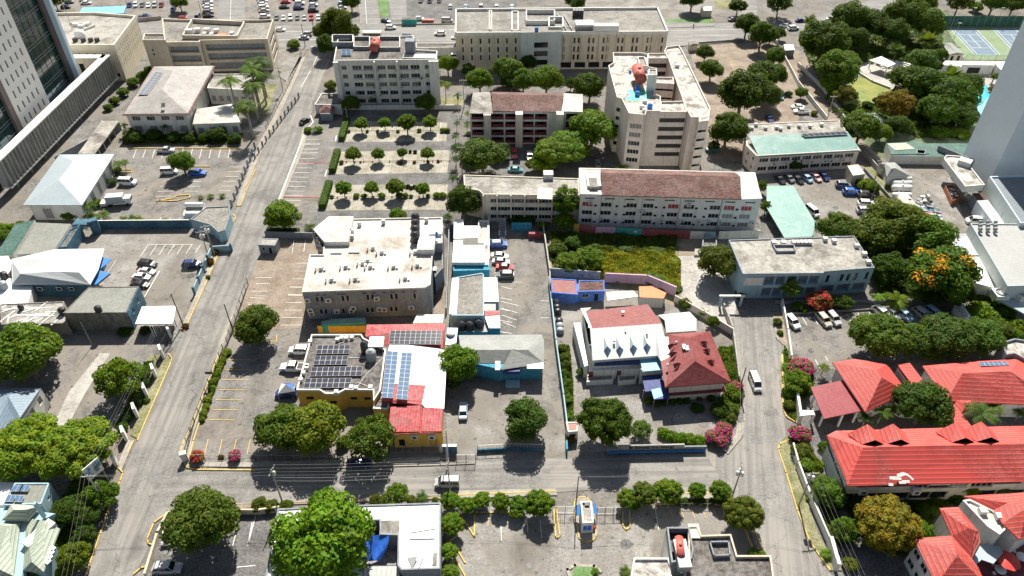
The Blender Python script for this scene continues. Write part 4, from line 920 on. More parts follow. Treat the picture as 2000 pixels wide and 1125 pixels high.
bridge([(385,75),(545,75),(560,118),(385,118)],{2:[('g',1,[.6+2.75*i for i in range(6)],9,1.5,'void')]},'rear walkway block closing the back light well of the white tower')
bridge([(440,285),(605,285),(615,345),(440,335)],{2:[('g',1,[.6+2.75*i for i in range(6)],9,1.5,'balc')]},'middle walkway block between the two light wells of the white tower')
bridge([(495,500),(700,495),(725,590),(490,590)],{2:[('g',1,[3.3+2.75*i for i in range(5)],12,1.35,'void')]},'front walkway block with open gallery floors joining the two wings of the white tower')
rt=rtop('lift_house','tall grey stair head with a small flat roof standing on the white tower roof','building',[(390,208),(462,212),(465,262),(385,262)],H+5,'plaster_mint','roof_stained',.3,z0=H-1)
rt=rtop('roof_pen','small walled roof pen behind the red tank on the white tower','building',[(290,105),(355,105),(385,185),(310,185)],H+1.4,'plaster_white','roof_stained',.5,z0=H)
drum(p(325,290,H+3.2),p(290,195,H+3.2),1.7,'tank_red','large rusty red cylindrical tank on the roof of the white tower')
sheet('green_roof_paint',pl([(215,385),(240,382),(262,405),(300,385),(385,385),(400,470),(330,478),(215,480),(180,462),(225,430),(205,415)],H),'paint_green',H+.02)['kind']='stuff'
for o in[o for o in col.objects if o.name.startswith('green_roof_paint')]:del o['kind'];tag(o,'patch of bright turquoise waterproofing paint on the white tower roof','paint patch')
for(X,Y,lab)in((290,385,'blue barrel tank on the turquoise roof paint, upper one'),(290,435,'blue barrel tank on the turquoise roof paint, lower one'),(400,545,'blue barrel tank near the front edge of the white tower roof'),(228,235,'small blue barrel beside the red tank on the white tower')):
 cyl_tank(p(X,Y,H),.75 if X>230 else .4,1.4 if X>230 else .8,'tank_blue',lab)
for X,Y in((330,545),(355,500),(355,580),(640,185)):pipebox(col.objects[0]if 0 else rt2,'air_conditioner',p(X,Y,H),(1.2,.9,.9),'ac_body')
tile(3,1)
rt=rtop('teal_block','two storey beige block with grey rear roof and pale teal front slope','building',[(-158,-138),(515,-168),(575,-85),(670,52),(-85,95),(-160,20)],6.0,'plaster_pink','roof_stained',.2,fac={3:[('g',9,[.9,3.8],2.8,1.4,'win',1,1)],4:[('g',2,[1,3.9],1,1.2,'win')]})
sloped(rt,'metal_roof',[p(-142,-56,7.8),p(581,-88,7.8),p(684,55,5.9),p(-66,98,5.9)],[[0,1,2,3]],'roof_teal',.2)
panelgrid(rt,[p(270,-48,7.75),p(590,-66,7.75),p(560,-88,8.0),p(240,-70,8.0)],8,1,'pv_cell')
r_=random.Random(8)
for X,Y in((-120,-105),(-20,-105),(60,-108),(90,-98),(150,-120),(225,-120),(305,-118),(390,-130),(-90,-130)):pipebox(rt,'air_conditioner',p(X,Y,6.1),(1.0,.8,.8),'ac_body')
A,B=V2(p(-85,95,6)),V2(p(670,52,6));u=(B-A).normalized();n_=Vector((u.y,-u.x,0));ang=math.atan2(u.y,u.x)
for t in(.18,.3,.42,.55,.68,.74,.86):ac(rt,A+u*(B-A).length*t+n_*.4+Vector((0,0,2.9)),ang,1.2)
rt=rtop('teal_carport','long pale teal sheet roof sloping beside the tan car park','carport',[(-10,310),(185,310),(352,585),(322,682),(120,690),(-10,470)],3.2,'steel','roof_teal',0,z0=3.0)
for X,Y in((0,480),(110,660),(185,330),(300,530)):pipebox(rt,'post',V2(p(X,Y,3)),(.15,.15,3),'steel')
rt=rtop('utility_hut','small beige hut with pale blue-white flat roof, at the parked cars','hut',[(580,165),(660,155),(712,225),(622,238)],3.4,'plaster_beige','roof_bright',.1,fac={2:[('o',[.5],[.1],.9,2,'dark')]})
rt=hip('pump_house','small grey shingled pyramid roof hut in the yard with storage tanks',[(850,140),(930,140),(1045,240),(870,245)],[(905,185),(935,182)],3.4,5.0,'plaster_white','roof_shingle',{},.4,faces=[[0,1,5,4],[1,2,5],[2,3,4,5],[3,0,4]])
rt=hip('pump_house','smaller grey roofed shed behind the pyramid roof hut',[(800,150),(880,140),(930,175),(850,190)],[(845,150),(865,152)],2.6,3.6,'plaster_white','roof_shingle',{},.3,faces=[[0,1,5,4],[1,2,5],[2,3,4,5],[3,0,4]])
for k,(Y,r)in enumerate(((262,.8),(295,.9),(328,.95),(382,.85))):
 drum(p(915,Y,1.6),p(1045,Y,1.6),r,'white_metal',('first white gas tank lying nearest the pyramid roof hut','second white gas tank from the pyramid roof hut','third white gas tank from the pyramid roof hut','white gas tank lying just behind the long cream tank')[k])
drum(p(1065,490,2.2),p(985,395,2.2),1.5,'plaster_cream','long cream cylindrical tank lying in the scrap yard')
rt=rtop('loading_bay','open loading bay with dirty white roof on slanting white columns','building',[(1302,92),(1420,100),(1585,310),(1440,322),(1285,118)],6.2,'plaster_white','roof_patchy',.35,z0=4.6)
for X,Y in((1390,300),(1440,385),(1340,250)):
 b=MB();q=V2(p(X,Y,0));b.tube(q,q+Vector((.5,.4,4.6)),.35,.45,'plaster_white',4,smooth=False);b.build('column',rt)
pipebox(rt,'roof_room',p(1435,155,6.2),(3.2,2.6,1.5),'plaster_white',R(-40));pipebox(rt,'back_wall',V2(p(1400,190,0)),(16,.3,4.5),'plaster_grey',R(-52))
rt=rtop('blue_warehouse','warehouse with dark slate-blue metal roof under the smooth tower','warehouse',[(1620,250),(1990,240),(1990,590),(1845,592)],8,'plaster_mint','roof_slate',.4,parm='tower_frame')
rt=rtop('link_roof','narrow pale green flat roof below the slate-blue warehouse','shed',[(1530,420),(1612,414),(1735,585),(1655,590)],4,'tower_smooth','tower_smooth_light',0)
rt=rtop('link_store','small brown roofed store behind the narrow pale green roof','shed',[(1500,365),(1590,360),(1612,412),(1530,418)],3.4,'plaster_grey','roof_brown',0)
rt=rtop('big_warehouse','large warehouse with pale grey ribbed metal roof at the right edge','warehouse',[(1478,590),(2000,595),(2000,1045),(1752,1052)],7,'plaster_mint','roof_metal_ribs',.25,fac={3:[]},uvdir=(3,0),parm='roof_metal_plain')
for k in range(9):
 X,Y=1545+(k%3)*55,600+(k//3)*26;b=MB();b.lathe(p(X,Y,7.1),[(.28,0),(.28,.8),(.5,.9),(.45,1.3),(.001,1.5)],'steel',8);b.build('roof_ventilator',rt)
for X,Y in((1550,750),(1575,800)):pipebox(rt,'air_conditioner',p(X,Y,3),(1.2,1.2,1.0),'ac_body')
rt=rtop('low_warehouse','low flat pale blue-grey roof left of the ribbed warehouse','building',[(1330,670),(1480,665),(1575,820),(1350,822)],4.2,'plaster_white','tower_smooth_light',.15)
rt=rtop('low_warehouse','bright white sheet roof left of the ribbed warehouse, in front of the pale blue-grey roof','building',[(1375,828),(1575,822),(1640,900),(1585,905),(1655,1060),(1500,1020),(1490,930)],4.0,'plaster_white','roof_bright',.1)
def tower_right():
 L_,C_=V2(G(1872,322)),V2(G(1926,368));d=(C_-L_).normalized();r=Vector((1,-.02,0)).normalized()
 back=L_+r*45;rt=root('smooth_tower',(L_+C_)/2+r*8,'tall blank blue-grey tower running out of the top right of the view','tower')
 m=MB();H=95;m.poly([Pz(L_,0),Pz(C_,0),Pz(C_,H),Pz(L_,H)],'tower_smooth');m.poly([Pz(C_,0),Pz(C_+r*42,0),Pz(C_+r*42,H),Pz(C_,H)],'tower_smooth')
 m.poly([Pz(C_+r*42,0),Pz(back,0),Pz(back,H),Pz(C_+r*42,H)],'tower_smooth');m.poly([Pz(back,0),Pz(L_,0),Pz(L_,H),Pz(back,H)],'tower_smooth');m.build('wall',rt)
 m=MB();m.poly([Pz(L_,H),Pz(C_,H),Pz(C_+r*42,H),Pz(back,H)],'roof_grey');m.build('roof',rt)
tower_right()
tile(2,1)
zs=[.9,3.4,5.9]
A0,A1=p(-210,378,8.4),p(498,384,8.4)
rt=building('long_flats','lower left part of the long white flats, with flat stained roof and two clotheslines of windows','building',[p(-355,235,8.4),p(488,262,8.4),A1,A0,p(-240,350,8.4),p(-350,330,8.4)],8.4,'plaster_cream','roof_stained',.25,fac={2:[('g',14,zs,1.9,1.3,'win')]})
rt['label']='lower left part of the long cream flats, under a flat stained grey roof'
u=(V2(A1)-V2(A0)).normalized();L=(A1-A0).length;n_=Vector((u.y,-u.x,0));ang=math.atan2(u.y,u.x)
for i in range(8):pipebox(rt,'pier',V2(A0)+u*(L*i/7)+n_*.25,(.35,.5,8.5),'plaster_cream',ang)
pipebox(rt,'roof_tank_room',p(265,240,8.4),(2.6,2.2,1.6),'plaster_white',0,'roof_bright')if 0 else pipebox(rt,'roof_tank_room',p(265,250,8.4),(2.6,2.2,1.6),'plaster_white')
sloped(rt,'white_sheet',[p(190,325,8.7),p(298,328,8.7),p(295,410,8.5),p(183,405,8.5)],[[0,1,2,3]],'roof_white',.1)
zs=[1.0,3.6,6.2]
H=10.0;A0,A1=p(500,372,H),p(1828,408,H)
kinds=['win','win','win','win','red','win','win','red','red']
spec=[]
us=[.045,.15,.292,.385,.525,.612,.757,.835,.93]
for i,t in enumerate(us):spec+=[('o',[t],zs[:2],2.8,1.45,('win','louv')[i in(7,8)]),('o',[t],[zs[2]],2.8,1.45,('red','win','win','win','red','win','win','red','red')[i])]
spec+=[('o',[.09,.21,.255,.43,.475,.655,.705,.88],zs,.75,.7,'dark')];spec+=[('g',9,[8.6],2.6,.4,'dark')]
rt=building('long_flats','long white flats under a brown weathered tile roof, some windows red curtained','building',[p(490,182,H),p(655,185,H),p(1780,215,H),A1,A0],H,'plaster_white','roof_white',.12,fac={3:spec},pw=.4)
u=(V2(A1)-V2(A0)).normalized();L=(A1-A0).length;n_=Vector((u.y,-u.x,0));ang=math.atan2(u.y,u.x)
for t in(.12,.35,.56,.79):pipebox(rt,'downpipe',V2(A0)+u*L*t+n_*.06,(.1,.1,9.8),'plaster_grey',ang)
for t in(.13,.345,.365,.55,.585,.61,.68,.735,.8,.98,.06,.47):
 ac(rt,V2(A0)+u*L*t+n_*.4+Vector((0,0,r_.choice((2.4,5.0,7.4)))),ang,1.0)
sloped(rt,'tile_roof',[p(650,186,H+.3),p(1635,212,H+.3),p(1680,408,H+.2),p(660,378,H+.2),p(652,215,H+2.2),p(1672,243,H+2.2)],[[0,1,5,4],[1,2,5],[2,3,4,5],[3,0,4]],'roof_brown',.25)
sloped(rt,'sheet_roof',[p(1640,214,H+.6),p(1775,216,H+.5),p(1834,404,H+.2),p(1684,410,H+.2)],[[0,1,2,3]],'roof_metal_ribs',.15)
pipebox(rt,'roof_well',p(595,285,H),(3.6,6.2,.9),'plaster_white');pipebox(rt,'roof_well_top',p(595,285,H+.93),(2.2,4.6,.05),'roof_grey')
b=MB();d=p(1790,600,0)
rt=root('mural_wall',p(900,680),'long boundary wall painted pink, teal, maroon and white behind the overgrown lot','wall')
seg=[(450,642,'wall_yellow'),(490,645,'wall_maroon'),(610,665,'wall_pink'),(752,668,'wall_teal'),(948,680,'wall_maroon'),(1300,697,'plaster_white'),(1400,700,'wall_paleblue'),(1480,702,None)]
for(a,c)in zip(seg[:-1],seg[1:]):
 A,B=V2(p(a[0],a[1])),V2(p(c[0],c[1]));d=B-A;b=MB();b.box((A+B)/2,(d.length,.25,2.3),a[2],math.atan2(d.y,d.x));b.build('painted_panel',rt)
for X,Y in((1188,655),(1282,660),(905,648)):A=p(X,Y,1.2);b=MB();b.box(A+Vector((0,-.3,0)),(.8,.06,.5),'white_metal');b.build('notice',rt)
wall_run([p(0,640),p(140,640)],2.6,.25,'wall_cyan','bright cyan wall at the top of the narrow car park');wall_run([p(135,690),p(225,690)],1.5,.9,'wall_maroon','faded maroon container wall below the cyan wall','container','container')
wall_run([p(225,620),p(275,960),p(280,1125)],1.9,.3,'concrete_pale','long thin concrete wall between the narrow car park and the empty lot')
wall_run([p(1510,700),p(1800,690)],2.4,.25,'plaster_pink','pale wall with blue and red patches right of the mural wall');
rt=rtop('ruined_shed','roofless grey concrete shed ruin at the end of the mural wall','shed',[(1395,700),(1495,690),(1500,760),(1390,765)],1.8,'plaster_grey','roof_dark',.5);rtop('slab','low pale concrete slab in front of the ruined shed','slab',[(1340,770),(1500,775),(1480,815),(1335,815)],.6,'plaster_white','concrete_pale',0)
H=7.2
rt=building('framed_offices','two storey offices with pale blue frame, recessed dark bays and flat stained grey roof','building',[p(1585,712,H),p(2505,682,H),p(2655,915,H),p(2285,945,H),p(2280,955,H),p(1688,962,H)],H,'wall_paleblue','roof_stained',.25,fac={4:[('g',5,[.5,4.0],3.8,2.6,'void',5.4,.4,1.5)],2:[('g',3,[.5],3.2,2.5,'void',.3,.3,1.3),('o',[.12,.40,.53,.68,.9],[4.0],.8,2.2,'dark')]},parm='plaster_grey',rail='wall_paleblue',wallback='plaster_grey')
A=V2(p(1688,962,H));b=MB();b.box(A+Vector((3.0,-.1,4.1)),(4.2,.2,2.3),'plaster_white');b.build('panel',rt)
for X,Y in((1698,988),(1840,988)):b=MB();b.box(p(X,Y,4.4),(.6,.15,2.0),'glass_dark');b.build('window',rt)
for X in(2062,2090,2118,2146,2174,1915,1985):pipebox(rt,'air_conditioner',p(X,735,H),(1.1,1.1,.8),'ac_body')
for X,Y in((2290,712),(2520,760),(2575,820),(2605,880),(2355,725)):pipebox(rt,'air_conditioner',p(X,Y,H),(1.1,.9,.9),'ac_body')
q=pl([(1910,755),(2060,755),(2070,800),(1935,802)],H);m=MB()
for i in range(4):a,c=q[i],q[(i+1)%4];d=c-a;m.box((a+c)/2,(d.length+.25,.25,.6),'plaster_grey',math.atan2(d.y,d.x))
m.build('roof_well',rt)
wall_run([p(1800,1095)+Vector((3,-4,0)),p(2680,1090)+Vector((0,-4,0))],1.0,.2,'plaster_grey','low grey wall in front of the pale blue framed offices')
rt=root('gate_pavilion',G(1418,600),'small pale blue gate frame with yellow post at the top of the right street','gate')
for X,Y in((1405,600),(1445,598)):b=MB();b.box(G(X,Y),(.5,.5,3.2),'wall_paleblue');b.build('post',rt)
b=MB();b.box((G(1405,600)+G(1445,598))/2+Vector((0,0,3.2)),(6,.5,.3),'plaster_white');b.build('beam',rt)
zone(500,280,3.75);H=8.0
rt=building('grey_offices','grey rendered offices with broad white roof dotted with air conditioners and four black tanks','building',[p(535,543,H),p(715,543,H),p(715,560,H),p(1365,548,H),p(1365,735,H),p(1300,740,H),p(1278,1040,H),p(1240,1062,H),p(340,1095,H),p(395,822,H),p(492,822,H),p(500,735,H),p(418,638,H)],H,'plaster_grey','roof_white',.35,pw=.22,fac={7:[('o',[.105,.145,.315,.355,.52,.56,.715,.755,.905],[4.9],.8,1.8,'win'),('o',[.115,.155,.30,.345,.50,.54,.70,.74],[1.2],.8,1.6,'win')],11:[('g',1,[2],5,4.5,'dark')]},parm='plaster_white')
A0,A1=V2(p(340,1095,H)),V2(p(1240,1062,H));u=(A1-A0).normalized();L=(A1-A0).length;n_=Vector((u.y,-u.x,0));ang=math.atan2(u.y,u.x)
for t,z in((.03,5.6),(.20,5.4),(.595,5.4),(.035,2.6),(.04,1.6),(.25,2),(.39,2.8),(.37,2),(.605,2.2),(.645,2.0),(.87,2.3)):ac(rt,A0+u*L*t+n_*.4+Vector((0,0,z)),ang,1.3)
for t in(.12,.17,.29,.33,.5,.58,.66,.73,.82,.91):
 b=MB();b.box(A0+u*L*t+n_*.2+Vector((0,0,7.0)),(.7,.4,.3),'plaster_grey',ang);b.build('window_hood',rt)
q=pl([(535,545),(715,545),(685,745),(505,750),(420,640)],H);m=MB()
m.prism([V2(v)for v in pl([(540,540),(712,540),(680,720),(500,722),(418,628)],H+1.2)],H,H+1.2,'plaster_white','roof_white');m.build('roof_block',rt)
b=MB();a_,c_=V2(p(415,640,H)),V2(p(492,790,H));b.poly([Pz(a_,2.2),Pz(c_,2.2),Pz(c_,H+1),Pz(a_,H+1)],'glass_dark')
for i in range(5):qq=a_+(c_-a_)*i/4;b.box(Pz(qq,2.2),(.15,.15,H-1.2),'steel',0)
for z in(3.5,5,6.5,8):d=c_-a_;b.box(Pz((a_+c_)/2,z),(d.length,.15,.12),'steel',math.atan2(d.y,d.x))
b.build('glass_screen',rt)
pipebox(rt,'stair_room',p(1250,765,H),(4.0,5.2,1.5),'plaster_white');pipebox(rt,'roof_room',p(1320,650,H),(3.2,3.5,.8),'plaster_white')
for(X,Y)in((760,605),(935,590),(1250,575),(705,660),(705,700)):pipebox(rt,'roof_stub',p(X,Y,H),(.9,.5,1.2),'plaster_white')
for(X,Y)in((590,800),(720,795)):pipebox(rt,'roof_hatch',p(X,Y,H),(2.6,1.1,.35),'ac_body')
for(X,Y)in((885,810),(440,930),(620,915),(800,915),(970,915),(1145,905),(515,1010),(690,1005),(1055,1000),(820,780),(745,890),(1130,810),(780,870)):
 b=MB();q=p(X,Y,H);b.box(q,(.25,1.0,1.1),'ac_body',R(8));b.box(q+Vector((1.2,.3,0)),(.8,.8,.9),'ac_body');b.box(q+Vector((2.0,-.2,0)),(.5,.5,.4),'steel');b.tube(q+Vector((.3,0,.2)),q+Vector((1.8,0,.2)),.07,.07,'steel',5);b.build('air_conditioner',rt)
for i,(Y)in enumerate((655,620,590,560)):
 cyl_tank(p(1170,715-i*45,H+.3+0*i),1.05,2.6,'tank_black',('nearest of the four black tanks in line on the broad white roof','second nearest of the four black tanks on the broad white roof','third nearest of the four black tanks on the broad white roof','farthest of the four black tanks in line on the broad white roof')[i])
cyl_tank(p(1325,690,H+.8),.35,1.7,'tank_blue','slim blue pressure cylinder at the right edge of the broad white roof')
rt=rtop('side_annex','narrow white roofed annex on the right of the grey offices','building',[(1302,735),(1368,735),(1372,915),(1310,985)],5.2,'plaster_grey','roof_grey',.3)
rt=root('fire_stair',p(1295,1110),'steel fire stair on the right end of the grey offices','stair')
for i in range(14):b=MB();b.box(p(1302,1110,0)+Vector((0,-3+i*.42,.3+i*.4)),(1.4,.35,.07),'dark_metal');b.build('tread',rt)
b=MB();b.box(p(1302,1110,0)+Vector((0,2.6,5.9)),(1.6,1.4,.1),'steel');b.build('landing',rt)
rt=rtop('guard_box','small grey guard box by the brown brick car park entrance','hut',[(45,695),(165,700),(140,750),(15,745)],2.8,'plaster_grey','roof_stained',.1,fac={2:[('o',[.25],[1],.8,1.0,'win'),('o',[.65],[.1],.7,2,'dark')]})
wall_run([p(75,690),p(420,700)],2.0,.25,'plaster_grey','grey wall along the top of the brown brick car park')
tile(1,2);H=4.8
yb=building('yellow_offices','yellow walled building with dark flat roof carrying four rows of solar panels','building',[p(408,360,H),p(775,358,H),p(790,385,H),p(955,470,H),p(915,770,H),p(862,850,H),p(858,768,H),p(655,765,H),p(600,795,H),p(510,795,H),p(468,768,H),p(298,768,H)],H,'wall_yellow','roof_dark',.5,fac={6:[('o',[.25,.75],[2.2],1.3,.9,'brown')],8:[('o',[.5],[2.2],1.4,.9,'brown')],10:[('o',[.5],[2.4],1.5,.9,'brown')]},parm='plaster_white',pw=.3)
def tiltrow(rt,bl,br,H,depth,rise,n,nv,mat='pv_cell'):
 a,c=p(bl[0],bl[1],H+.4),p(br[0],br[1],H+.4);d=(c-a).normalized();up=Vector((-d.y,d.x,0))
 panelgrid(rt,[a,c,c+up*depth+Vector((0,0,rise)),a+up*depth+Vector((0,0,rise))],n,nv,mat)
 m=MB()
 for t in(0.02,.35,.68,.98):q=a+(c-a)*t+up*depth;m.tube(Vector((q.x,q.y,H)),q+Vector((0,0,rise)),.05,.05,'steel',4)
 m.build('panel_stand',rt)
tiltrow(yb,(438,492),(680,490),H,2.3,-.1+.35,6,2);tiltrow(yb,(420,572),(665,570),H,2.3,.25,6,2);tiltrow(yb,(395,656),(772,652),H,2.3,.25,9,2);tiltrow(yb,(348,740),(688,738),H,2.3,.25,8,2)
for X,Y in((630,385),(665,385),(705,380),(600,395),(700,745),(735,750),(840,745),(590,780),(400,410),(375,600),(350,640),(330,690),(375,590)):pipebox(yb,'air_conditioner',p(X,Y,H),(.8,.8,.7),'ac_body')
b=MB()
for a,c in(((740,700),(850,740)),((800,650),(740,740)),((800,650),(930,520)),((600,420),(770,365)),((680,520),(900,520))):b.tube(p(a[0],a[1],H+.1),p(c[0],c[1],H+.1),.05,.05,'white_metal',4)
b.build('conduit',yb)
cyl_tank(p(800,480,H),.8,3.0,'tank_black','black tank at the white canopy on the solar roof of the yellow building');cyl_tank(p(848,530,H),1.05,2.6,'tank_grey','tall grey water tank in the middle of the dark solar roof')
rt=rtop('porch','small bright white canopy roof between the dark solar roof and the red tile roof','canopy',[(835,365),(940,365),(930,440),(820,440)],H+1.4,'steel','roof_bright',0,z0=H+1.2)
for X,Y in((838,430),(920,430)):pipebox(rt,'post',p(X,Y,H),(.1,.1,1.2),'steel')
rt=rtop('corner_room','small yellow corner room projecting below the dark solar roof','building',[(865,775),(975,790),(978,880),(968,905),(858,900)],4.0,'wall_yellow','roof_dark',.35,fac={3:[('o',[.5],[1.6],1.5,.9,'brown')]},parm='plaster_white')
hall=root('red_roof_hall',p(1180,800),'yellow hall under joined bright white sheet and red tile roofs, with vertical blue solar arrays','hall')
m=MB();m.prism([V2(v)for v in pl([(985,300),(1375,290),(1360,1055),(1000,1060),(990,500)],4.6)],0,4.5,'wall_yellow',top=False);
A,B=V2(p(1005,1078,4.2)),V2(p(1365,1068,4.2));facade(m,hall,A,B,0,4.2,expand([('o',[.15,.8],[.3],1.2,2.2,'brown')],(B-A).length),'wall_yellow');m.build('wall',hall)
for X in(1163,1290):ac(hall,p(X,1110,2.6),0,1.4)
sloped(hall,'tile_roof',[p(810,278,5.2),p(1388,270,5.2),p(1370,450,4.8),p(975,440,4.8),p(800,362,5.0),p(975,340,5.9),p(1380,320,6.0)],[[0,1,6,5],[1,2,6],[2,3,5,6],[0,5,3,4]],'roof_redtile',.2)
sloped(hall,'white_roof',[p(980,410,6.0),p(1400,462,6.0),p(1378,892,5.2),p(1238,884,5.2),p(1215,858,5.3),p(1242,722,5.4),p(1015,712,5.6),p(940,620,5.8)],[[0,1,2,3,4,5,6,7]],'roof_bright',.2)
sloped(hall,'tile_roof',[p(1020,712,5.5),p(1242,722,5.4),p(1225,868,5.1),p(915,822,5.1)],[[0,1,2,3]],'roof_redtile',.2)
sloped(hall,'eaves',[p(915,822,5.2),p(1228,838,5.2),p(1215,870,4.9),p(912,845,4.9)],[[0,1,2,3]],'roof_red',.12)
sloped(hall,'tile_roof',[p(985,880,5.0),p(1205,868,5.3),p(1200,1072,4.3),p(970,1040,4.3),p(1010,1082,4.2)],[[0,1,2,4,3]],'roof_redtile',.2)
sloped(hall,'tile_roof',[p(1222,885,5.3),p(1370,893,5.2),p(1362,1068,4.3),p(1208,1074,4.3)],[[0,1,2,3]],'roof_redtile',.2)
b=MB();q0,q1=p(1213,875,5.45),p(1203,1074,4.5);b.tube(q0,q1,.18,.18,'roof_red',6);b.build('ridge_cap',hall)
panelgrid(hall,[p(972,418,6.1),p(1352,424,6.1),p(1362,320,6.5),p(985,322,6.5)],10,4,'pv_cell')
panelgrid(hall,[p(920,812,6.2),p(1002,816,6.2),p(1042,476,6.6),p(958,470,6.6)],2,10,'pv_blue')
panelgrid(hall,[p(1028,822,6.2),p(1108,828,6.2),p(1144,486,6.6),p(1068,482,6.6)],2,11,'pv_blue')
rt=rtop('back_shed','white flat roofed shed squeezed behind the red roofed hall','shed',[(1180,205),(1375,205),(1370,268),(1150,268)],3.6,'plaster_white','roof_bright',.1)
wall_run([p(455,285),p(808,280)][::1]and[p(465,335),p(805,332)],2.0,.3,'wall_yellow','yellow wall behind the solar roofed building');
rt=rtop('teal_shed','low teal lean-to sheds between the grey offices and the yellow wall','shed',[(560,235),(800,225),(805,262),(480,278),(480,255)],2.6,'wall_teal','roof_teal',0)
rt=rtop('canopy','bright blue canopy patch with white oval beside the red roofed hall','canopy',[(1400,300),(1478,302),(1465,430),(1388,425)],3.4,'steel','tarp_blue',0,z0=3.2)
b=MB();b.lathe(p(1427,350,3.45),[(1.0,0),(1.0,.15),(.9,.5),(.001,.7)],'white_metal',14);b.build('roof_dome',rt)
for X,Y in((1405,420),(1455,425)):pipebox(rt,'post',V2(p(X,Y,3.2)),(.1,.1,3.2),'steel')
zone(870,420,4.6875)
rt=rtop('cyan_store','bright white L shaped sheet roof at the top of the cyan strip','building',[(78,38),(165,38),(165,98),(297,98),(297,205),(75,215)],4,'plaster_white','roof_bright',0)
rt=rtop('cyan_store','bright white sheet roof above the long cyan ledge','building',[(75,230),(158,230),(160,275),(350,275),(352,432),(62,432)],4.2,'plaster_white','roof_bright',0,fac={4:[('g',3,[2.4],2.2,.9,'louv')]})
rt=rtop('yard_terrace','rubble strewn flat terrace beside the bright white sheet roofs','terrace',[(300,60),(395,60),(400,520),(70,520),(352,440),(352,270),(300,268)],2.2,'plaster_white','roof_patchy',.5)
rt=rtop('cyan_block','cyan painted wall block under the white sheet roof','building',[(70,462),(402,462),(402,510),(72,520)],3.0,'wall_cyan','wall_cyan',.3)
rt=rtop('grey_roof_block','long building with plain grey-tan flat roof and pale blue rim, in the cyan strip','building',[(62,580),(335,535),(352,548),(355,925),(60,925),(35,900)],4.4,'wall_paleblue','roof_grey',.2)
rt=rtop('grey_sheet','narrow sloping grey sheet along the left of the grey-tan roof','shed',[(60,580),(125,575),(100,910),(35,905)],4.7,'steel','tower_smooth',0,z0=4.5)
rt=rtop('white_sheet','bright white rectangular sheet roof right of the grey-tan roof','shed',[(350,570),(473,572),(487,792),(350,792)],3.4,'wall_paleblue','roof_bright',0)
rt=rtop('white_sheet','smaller white sheet roof just below the bright rectangular one','shed',[(355,795),(460,797),(460,872),(355,875)],3.0,'wall_paleblue','roof_white',0)
rt=rtop('rusty_sheet','striped rusty and white sheet roof with cyan wall in the cyan strip','shed',[(362,878),(497,876),(502,1035),(398,1035),(362,940)],3.0,'wall_cyan','roof_metal_white',0)
sloped(rt,'rusty_panel',[p(362,880,3.1),p(497,878,3.1),p(498,912,3.1),p(362,922,3.1)],[[0,1,2,3]],'roof_redtile',.05)
rt=rtop('tank_platform','platform of black water tanks behind the grey hipped roof','platform',[(60,960),(395,960),(395,1070),(100,1070)],2.0,'wall_cyan','concrete_pale',0)
for k,(X,Y)in enumerate(((150,1040),(222,1040),(140,965),(185,960),(228,960),(305,1020))):
 cyl_tank(p(X,Y,2.05),.85,1.9,'tank_black',('front left black tank on the tank platform','front middle black tank on the tank platform','back left black tank on the tank platform','back middle black tank on the tank platform','back right black tank on the tank platform','separate black tank at the right of the tank platform')[k])
rt=root('outdoor_stair',p(522,210),'steep stair climbing to the cyan wall at the top of the narrow car park','stair')
for i in range(12):b=MB();b.box(p(522,215)+Vector((0,i*.42,.15+i*.22)),(1.6,.4,.08),'plaster_grey');b.build('tread',rt)
for s in(-.85,.85):b=MB();b.tube(p(522,215)+Vector((s,0,1.0)),p(522,215)+Vector((s,5,3.6)),.05,.05,'steel',5);b.build('handrail',rt)
wall_run([p(400,20),p(400,470)],2.6,.25,'plaster_white','white wall along the left of the narrow car park');wall_run([p(38,120),p(10,900)],1.8,.3,'grass_green' if 0 else 'plaster_grey','mossy dark wall left of the cyan strip')
tile(1,2)
z,zr=3.8,5.4
ch=root('cyan_house',p(1850,640),'cyan walled house with grey shingled hip roof and a small gabled porch','house')
m=MB();q=[V2(v)for v in pl([(1490,380),(2080,380),(2080,560),(1780,600),(1600,560),(1490,560)],z)]
m.prism(q,0,z-.1,'wall_cyan');m.prism([V2(v)for v in pl([(1760,610),(2090,600),(2090,540),(1760,540)],3.2)],0,3.2,'wall_cyan','plaster_white');m.build('wall',ch)
sloped(ch,'roof',[p(1485,355,z),p(2092,350,z),p(2110,395,z),p(2108,560,z),p(1600,560,z),p(1485,470,z),p(1500,462,zr),p(1990,462,zr)],[[0,1,2,7,6],[2,3,7],[3,4,5,6,7],[0,6,5]],'roof_shingle',.2)
sloped(ch,'roof',[p(1795,608,z+.1),p(2120,560,z+.1),p(1875,458,zr+.2),p(1900,458,zr+.2),p(1900,600,z)],[[0,2,3,1]],'roof_shingle',.1)
pipebox(ch,'awning',p(1870,610,2.6)+Vector((0,-.5,0)),(3.5,1.5,.9),'awning_navy');pipebox(ch,'roof_box',p(1770,585,z),(1.0,2.4,.4),'white_metal');pipebox(ch,'roof_box',p(2045,580,z),(3.4,1.8,.2),'white_metal')
for X in(1700,2060):b=MB();b.box(p(X,600,2.2)+Vector((0,-.9 if X>2000 else-.3,-.4)),(2.2,.08,.9),'louvre');b.build('window',ch)
pipebox(ch,'step',p(1880,715),(3.0,2.0,.4),'wall_paleblue')
tile(2,2);z=5.6
rs=root('restaurant',p(850,650),'white restaurant building with white metal roof, maroon rear roof and four glass dormers','building')
m=MB();q=[V2(v)for v in pl([(520,175),(1000,145),(1130,360),(1060,500),(600,535),(560,400)],z)];m.prism(q,0,z-.1,'plaster_white',top=False);m.build('wall',rs)
